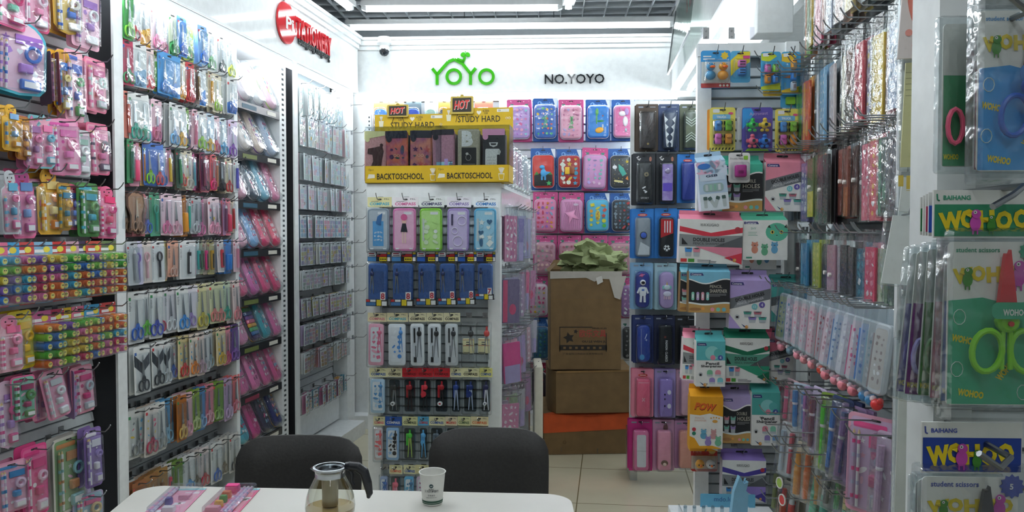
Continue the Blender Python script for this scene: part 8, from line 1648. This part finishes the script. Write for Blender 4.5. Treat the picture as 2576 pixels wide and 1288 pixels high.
# chairs
def chair(xl_, xr_, yt, d, label):
    a = at_d(xl_, yt, d); c = at_d(xr_, yt, d); w = c.x - a.x; zt_ = a.z; cx = (a.x + c.x) / 2
    V = M('333231', 'vinyl'); K = M('2a2a2c', 'vinyl')
    b = MB(); h = .42
    vs = []; fs = []; nx, nz = 12, 10
    for sd in (0, 1):
        for j in range(nz + 1):
            t = j / nz; z = zt_ - h + h * t
            hw = w / 2 * (.93 + .07 * min(1, t * 1.0)) if t < .85 else w / 2 * (1 - .0 * (t - .85))
            for i in range(nx + 1):
                s = -1 + 2 * i / nx; e = abs(s)
                x = s * hw * (1.03 - .03 * t); zz = z
                if t > .72: x *= 1 - .08 * max(0, (t - .72) / .28) ** 3 ; zz = z - (.034 * e ** 6) * ((t - .72) / .28)
                cv = .03 * (1 - s * s); ed = (1 - (1 - min(1, (1 - e) * 7)) ** 2) * (1 - (1 - min(1, (1 - t) * 7)) ** 2)
                y = cv + (.004 + .026 * ed if sd else -.004 - .022 * ed) + .06 * t
                vs.append((x, y, zz))
    K_ = (nx + 1) * (nz + 1)
    for j in range(nz):
        for i in range(nx):
            q_ = j * (nx + 1) + i; fs.append((q_, q_ + 1, q_ + nx + 2, q_ + nx + 1)); fs.append((K_ + q_, K_ + q_ + nx + 1, K_ + q_ + nx + 2, K_ + q_ + 1))
    rim = [i for i in range(nx + 1)] + [j * (nx + 1) + nx for j in range(1, nz + 1)] + [nz * (nx + 1) + i for i in range(nx - 1, -1, -1)] + [j * (nx + 1) for j in range(nz - 1, 0, -1)]
    for i in range(len(rim)): a_, b_ = rim[i], rim[(i + 1) % len(rim)]; fs.append((a_, a_ + K_, b_ + K_, b_))
    b.add(vs, fs, V)
    s = MB(); s.X = Matrix.Rotation(-math.pi / 2, 4, 'X'); s.loft(w, .4, .06, [(.01, -.42), (0, -.43), (0, -.46), (.012, -.47)], V, 0, -.2, 4); s.X = None
    s = MB(); s.lathe([(0, .42), (w * .46, .42), (w * .5, .44), (w * .5, .46), (w * .46, .475), (0, .475)], V, (0, -.2), 24)
    ps = [part('backrest', b), part('seat', s)]
    for sx in (-1, 1):
        f_ = MB(); f_.tube([(sx * w * .4, .05, zt_ - h + .06), (sx * w * .4, .02, .44), (sx * w * .42, .06, 0)], .011, M('2a2b2e', 'metal'), 8); ps.append(part('leg', f_))
        f_ = MB(); f_.tube([(sx * w * .4, -.36, .43), (sx * w * .42, -.42, 0)], .011, M('2a2b2e', 'metal'), 8); ps.append(part('leg', f_))
    return inst('chair', ps, Matrix.Translation((cx, d, .0)), label, 'chair', 'chairs at the table')
chair(577, 905, 1112, 2.50, 'dark grey vinyl chair on the left, behind the teapot')
chair(1073, 1384, 1093, 2.50, 'dark grey vinyl chair on the right, behind the paper cup')
# cup
c = tp(1088, 1266); sc = 1.0
a = at_d(1057, 1188, c.y); e = at_d(1122, 1188, c.y); rt = (e.x - a.x) / 2; hc = a.z - TZ + .002; rb = rt * .76
b = MB(); b.lathe([(0, .004), (rb * .96, .004), (rb, 0), (rb + (rt - rb) * .97, hc * .97), (rt * 1.03, hc * .965), (rt * 1.06, hc * .985), (rt * 1.03, hc), (rt * .97, hc * .99), (rb * .97, .008), (0, .008)], M('e6e6e0', 'card'), (0, 0), 40)
p = MB()
def on_cup(pts, m, eps=.0006):
    vs = []
    for x, z in pts:
        r = rb + (rt - rb) * z / hc + eps; th = -math.pi / 2 + x / r; vs.append((r * math.cos(th), r * math.sin(th), z))
    return vs
def cup_poly(P, m): p.add(on_cup(P, m), [tuple(range(len(P)))], m)
def cup_text(s_, cx_, cz_, w_, h_, m, bold=.01):
    v, f, tw, th = text_geo(s_, bold); kx = w_ / tw; kz = h_ / th; p.add(on_cup([(cx_ + x * kx, cz_ + z * kz) for x, z in v], m), f, m)
GD = M('2a5a48', 'card')
for z_0, z_1 in ((.05, .085), (.1, .155)):
    for i in range(36):
        r = rb + .001; x0_ = 2 * math.pi * r * i / 36 - math.pi * r; x1_ = x0_ + 2 * math.pi * r / 36; cup_poly([(x0_, hc * z_0), (x1_, hc * z_0), (x1_, hc * z_1), (x0_, hc * z_1)], GD)
cup_poly(ell(hc * .13, hc * .13, -.0, hc * .64, 20), M('2a4a50', 'card'))
vs_ = [(x * hc * .05, hc * .64 + z * hc * .03) for x, z in ((-1, -.6), (-.2, .2), (1, .4), (.3, -.4))]; p.add(on_cup(vs_, GD, .001), [(0, 1, 2, 3)], M('e6e6e0', 'card'))
cup_text('AGRC', 0, hc * .535, .014, .004, DG, .02); cup_text('义乌农商银行', 0, hc * .47, .036, .0065, DG); cup_text('江东支行', 0, hc * .34, .018, .0045, DG); cup_text('www.yibank.com', 0, hc * .27, .026, .0028, DG)
inst('paper_cup', [part('cup', b), part('print', p)], Matrix.Translation((c.x, c.y, TZ + .001)), 'white paper cup with green logo standing on the table', 'cup')
# teapot
c = tp(831, 1296); cy = c.y
rmax = (at_d(894, 1260, cy).x - at_d(770, 1260, cy).x) / 2; zz = lambda py: at_d(831, py, cy).z - TZ
hp = zz(1180); rn = (at_d(873, 1190, cy).x - at_d(790, 1190, cy).x) / 2
b = MB(); GLS = M('eef0ea', 'glass')
zt1 = zz(1182); znk = zz(1200)
prof = [(0, .002), (rmax * .86, .002), (rmax * .97, .008), (rmax, .022), (rmax * .95, .045), (rmax * .83, znk * .72), (rn * .92, znk), (rn * .86, znk + .006), (rn * .95, zt1), (rn * 1.0, zt1 + .004)]
b.lathe(prof, GLS, (0, 0), 44); b.prism([(-rn * .9, zt1 - .004), (-rn * 1.16, zt1 + .004), (-rn * .9, zt1 + .008)][::-1], -.008, .008, GLS)
tea = MB(); tea.lathe([(0, .004), (rmax * .85, .004), (rmax * .955, .009), (rmax * .97, .02), (0, .02)], M('c9a862', 'jelly'), (0, 0), 32)
rim = MB(); rim.lathe([(rn * .84, znk + .001), (rn * .9, znk + .001), (rn * .9, znk + .014), (rn * .84, znk + .014)], STEEL, (0, 0), 36)
rim.lathe([(rn * .9, zt1 + .002), (rn * 1.02, zt1 + .003), (rn * 1.02, zt1 + .007), (rn * .88, zt1 + .007)], STEEL, (0, 0), 36)
inf = MB(); inf.lathe([(rn * .52, znk), (rn * .50, znk - .008), (rn * .48, .024), (0, .022)], M('a39a8a', 'metal'), (0, 0), 32)
lid = MB(); lid.lathe([(rn * .9, zt1 + .005), (rn * .7, zt1 + .002), (rn * .62, zt1 - .004), (0, zt1 - .005)], M('5a6064', 'metal'), (0, 0), 32)
hn = MB(); HK = M('1c1e24', 'plastic'); X_ = lambda px: at_d(px, 1200, cy).x - c.x
sec = [((X_(868), zz(1172)), .008), ((X_(880), zz(1174)), .011), ((X_(900), zz(1176)), .0115), ((X_(916), zz(1188)), .0115), ((X_(924), zz(1215)), .011), ((X_(929), zz(1240)), .0085), ((X_(927), zz(1250)), .005)]
for k_ in range(len(sec) - 1):
    (p0, r0_), (p1, r1_) = sec[k_], sec[k_ + 1]; hn.tube([(p0[0], 0, p0[1]), (p1[0], 0, p1[1])], r0_, HK, 12, False, r1_); hn.ball(p1[0], 0, p1[1], r1_, HK, 1, 1, 12, 8)
hn.tube([(X_(878), 0, zz(1180)), (X_(885), 0, zz(1195)), (X_(884), 0, zz(1212)), (X_(890), 0, zz(1222))], .006, HK, 10, False, .004)
inst('glass_teapot', [part('glass_body', b), part('tea', tea), part('steel_rim', rim), part('infuser', inf, 'steel infuser basket'), part('lid', lid), part('handle', hn, 'black plastic handle')], Matrix.Translation((c.x, c.y, TZ + .001)), 'glass teapot with steel infuser and black handle on the table', 'teapot')
# two sets lying on the table
def lying(px0, py0, px1, py1, w, seed, label, cfg):
    a = tp(px0, py0); e = tp(px1, py1); d = (a - e); L = d.length; ang = math.atan2(d.y, d.x) - math.pi / 2
    h = L; b = MB(); b.box(-w / 2, w / 2, 0, h, 0, .0015, M(cfg[0], 'card'))
    for i in range(12): qx, qy = q.uniform(-w * .4, w * .4), q.uniform(.02, h - .02); b.box(qx - .008, qx + .008, qy - .008, qy + .008, .0015, .0018, M(q.choice([cfg[1], 'f0d8e4', 'e890b8', 'f4f0f4']), 'card'))
    b.box(-w / 2, w / 2, h - .012, h, .0015, .0019, M('7ac8d0', 'card'))
    ps = [part('card', b)]
    for i in range(cfg[2]):
        p_ = MB(); x = cfg[3] + i * .0095; p_.cyl((x, .01, .007), (x, h * .93, .007), .0042, M(['e8a8c8', 'd8d0e4'][i % 2], 'plastic'), 6)
        for j in range(6): p_.cyl((x, .02 + j * h * .15, .007), (x, .028 + j * h * .15, .007), .0045, M('b8a8d0', 'plastic'), 6)
        p_.cyl((x, h * .93, .007), (x, h * .97, .007), .0042, M('c8ccd0', 'metal'), 6); ps.append(part('pencil', p_))
    for nm_, x, y, s1, s2, hh_, c in cfg[4]:
        k = MB(); k.X = Matrix.Translation((x, y * h, .002)) @ Matrix.Rotation(-math.pi / 2, 4, 'X')
        k.loft(s1, s2, .004, [(0, 0), (0, -hh_ * .7), (.002, -hh_)], M(c, 'plastic')); k.X = None; ps.append(part(nm_, k, c and None))
    k = MB(); k.X = Matrix.Translation((0, h / 2, .0)) @ Matrix.Rotation(-math.pi / 2, 4, 'X'); k.loft(w * .94, h * .92, .01, [(0, -.0016), (.001, -.018), (.004, -.021)], CLR, 0, 0, 3, False); ps.append(part('blister', k))
    inst('stationery_set', ps, Matrix.Translation((e.x, e.y, TZ + .0012)) @ Matrix.Rotation(ang, 4, 'Z'), label, 'stationery set', 'sets lying on the table')
lying(478, 1232, 405, 1302, .085, 1, 'flat pink pencil set lying at the left of the table', ('e89ab8', 'c8b0d8', 2, -.037, [('sharpener', -.012, .42, .016, .02, .016, '4a38a0'), ('eraser', .006, .16, .03, .022, .012, 'f0e4ec'), ('eraser', .014, .62, .03, .022, .01, 'f0a0c0')]))
lying(612, 1232, 545, 1302, .088, 2, 'pink set with orange and green caps lying left of the teapot', ('e46a90', 'e8a0c8', 3, .006, [('sharpener', -.018, .86, .034, .026, .02, 'ec3a8a'), ('cap', -.02, .66, .022, .02, .016, 'f0782a'), ('cap', -.018, .5, .018, .018, .016, '4aa83a'), ('cap', -.018, .34, .02, .016, .014, 'f0b82a'), ('eraser', -.018, .14, .034, .024, .014, 'e8a0b0')]))

# ---------------------------------------------------------------- hooks: the 290 that show largest are objects, the rest one object
HOOKS.sort(key=lambda h: -h[0])
for big, bk, fr_, tip, m, lb, gp in HOOKS[:290]: inst('display_hook', hook_mesh(bk, fr_, tip), m, lb, 'hook', gp)
b = MB()
for big, bk, fr_, tip, m, lb, gp in HOOKS[290:]:
    me = hook_mesh(bk, fr_, tip); b.add([tuple(m @ v.co) for v in me.vertices], [tuple(p.vertices) for p in me.polygons], M('9a9da0', 'metal'))
if b.v:
    o = link('display_hooks', b.mesh('display_hooks')); o['kind'] = 'stuff'; tag(o, 'small steel hooks deep in the rows of hanging packs', 'hooks')
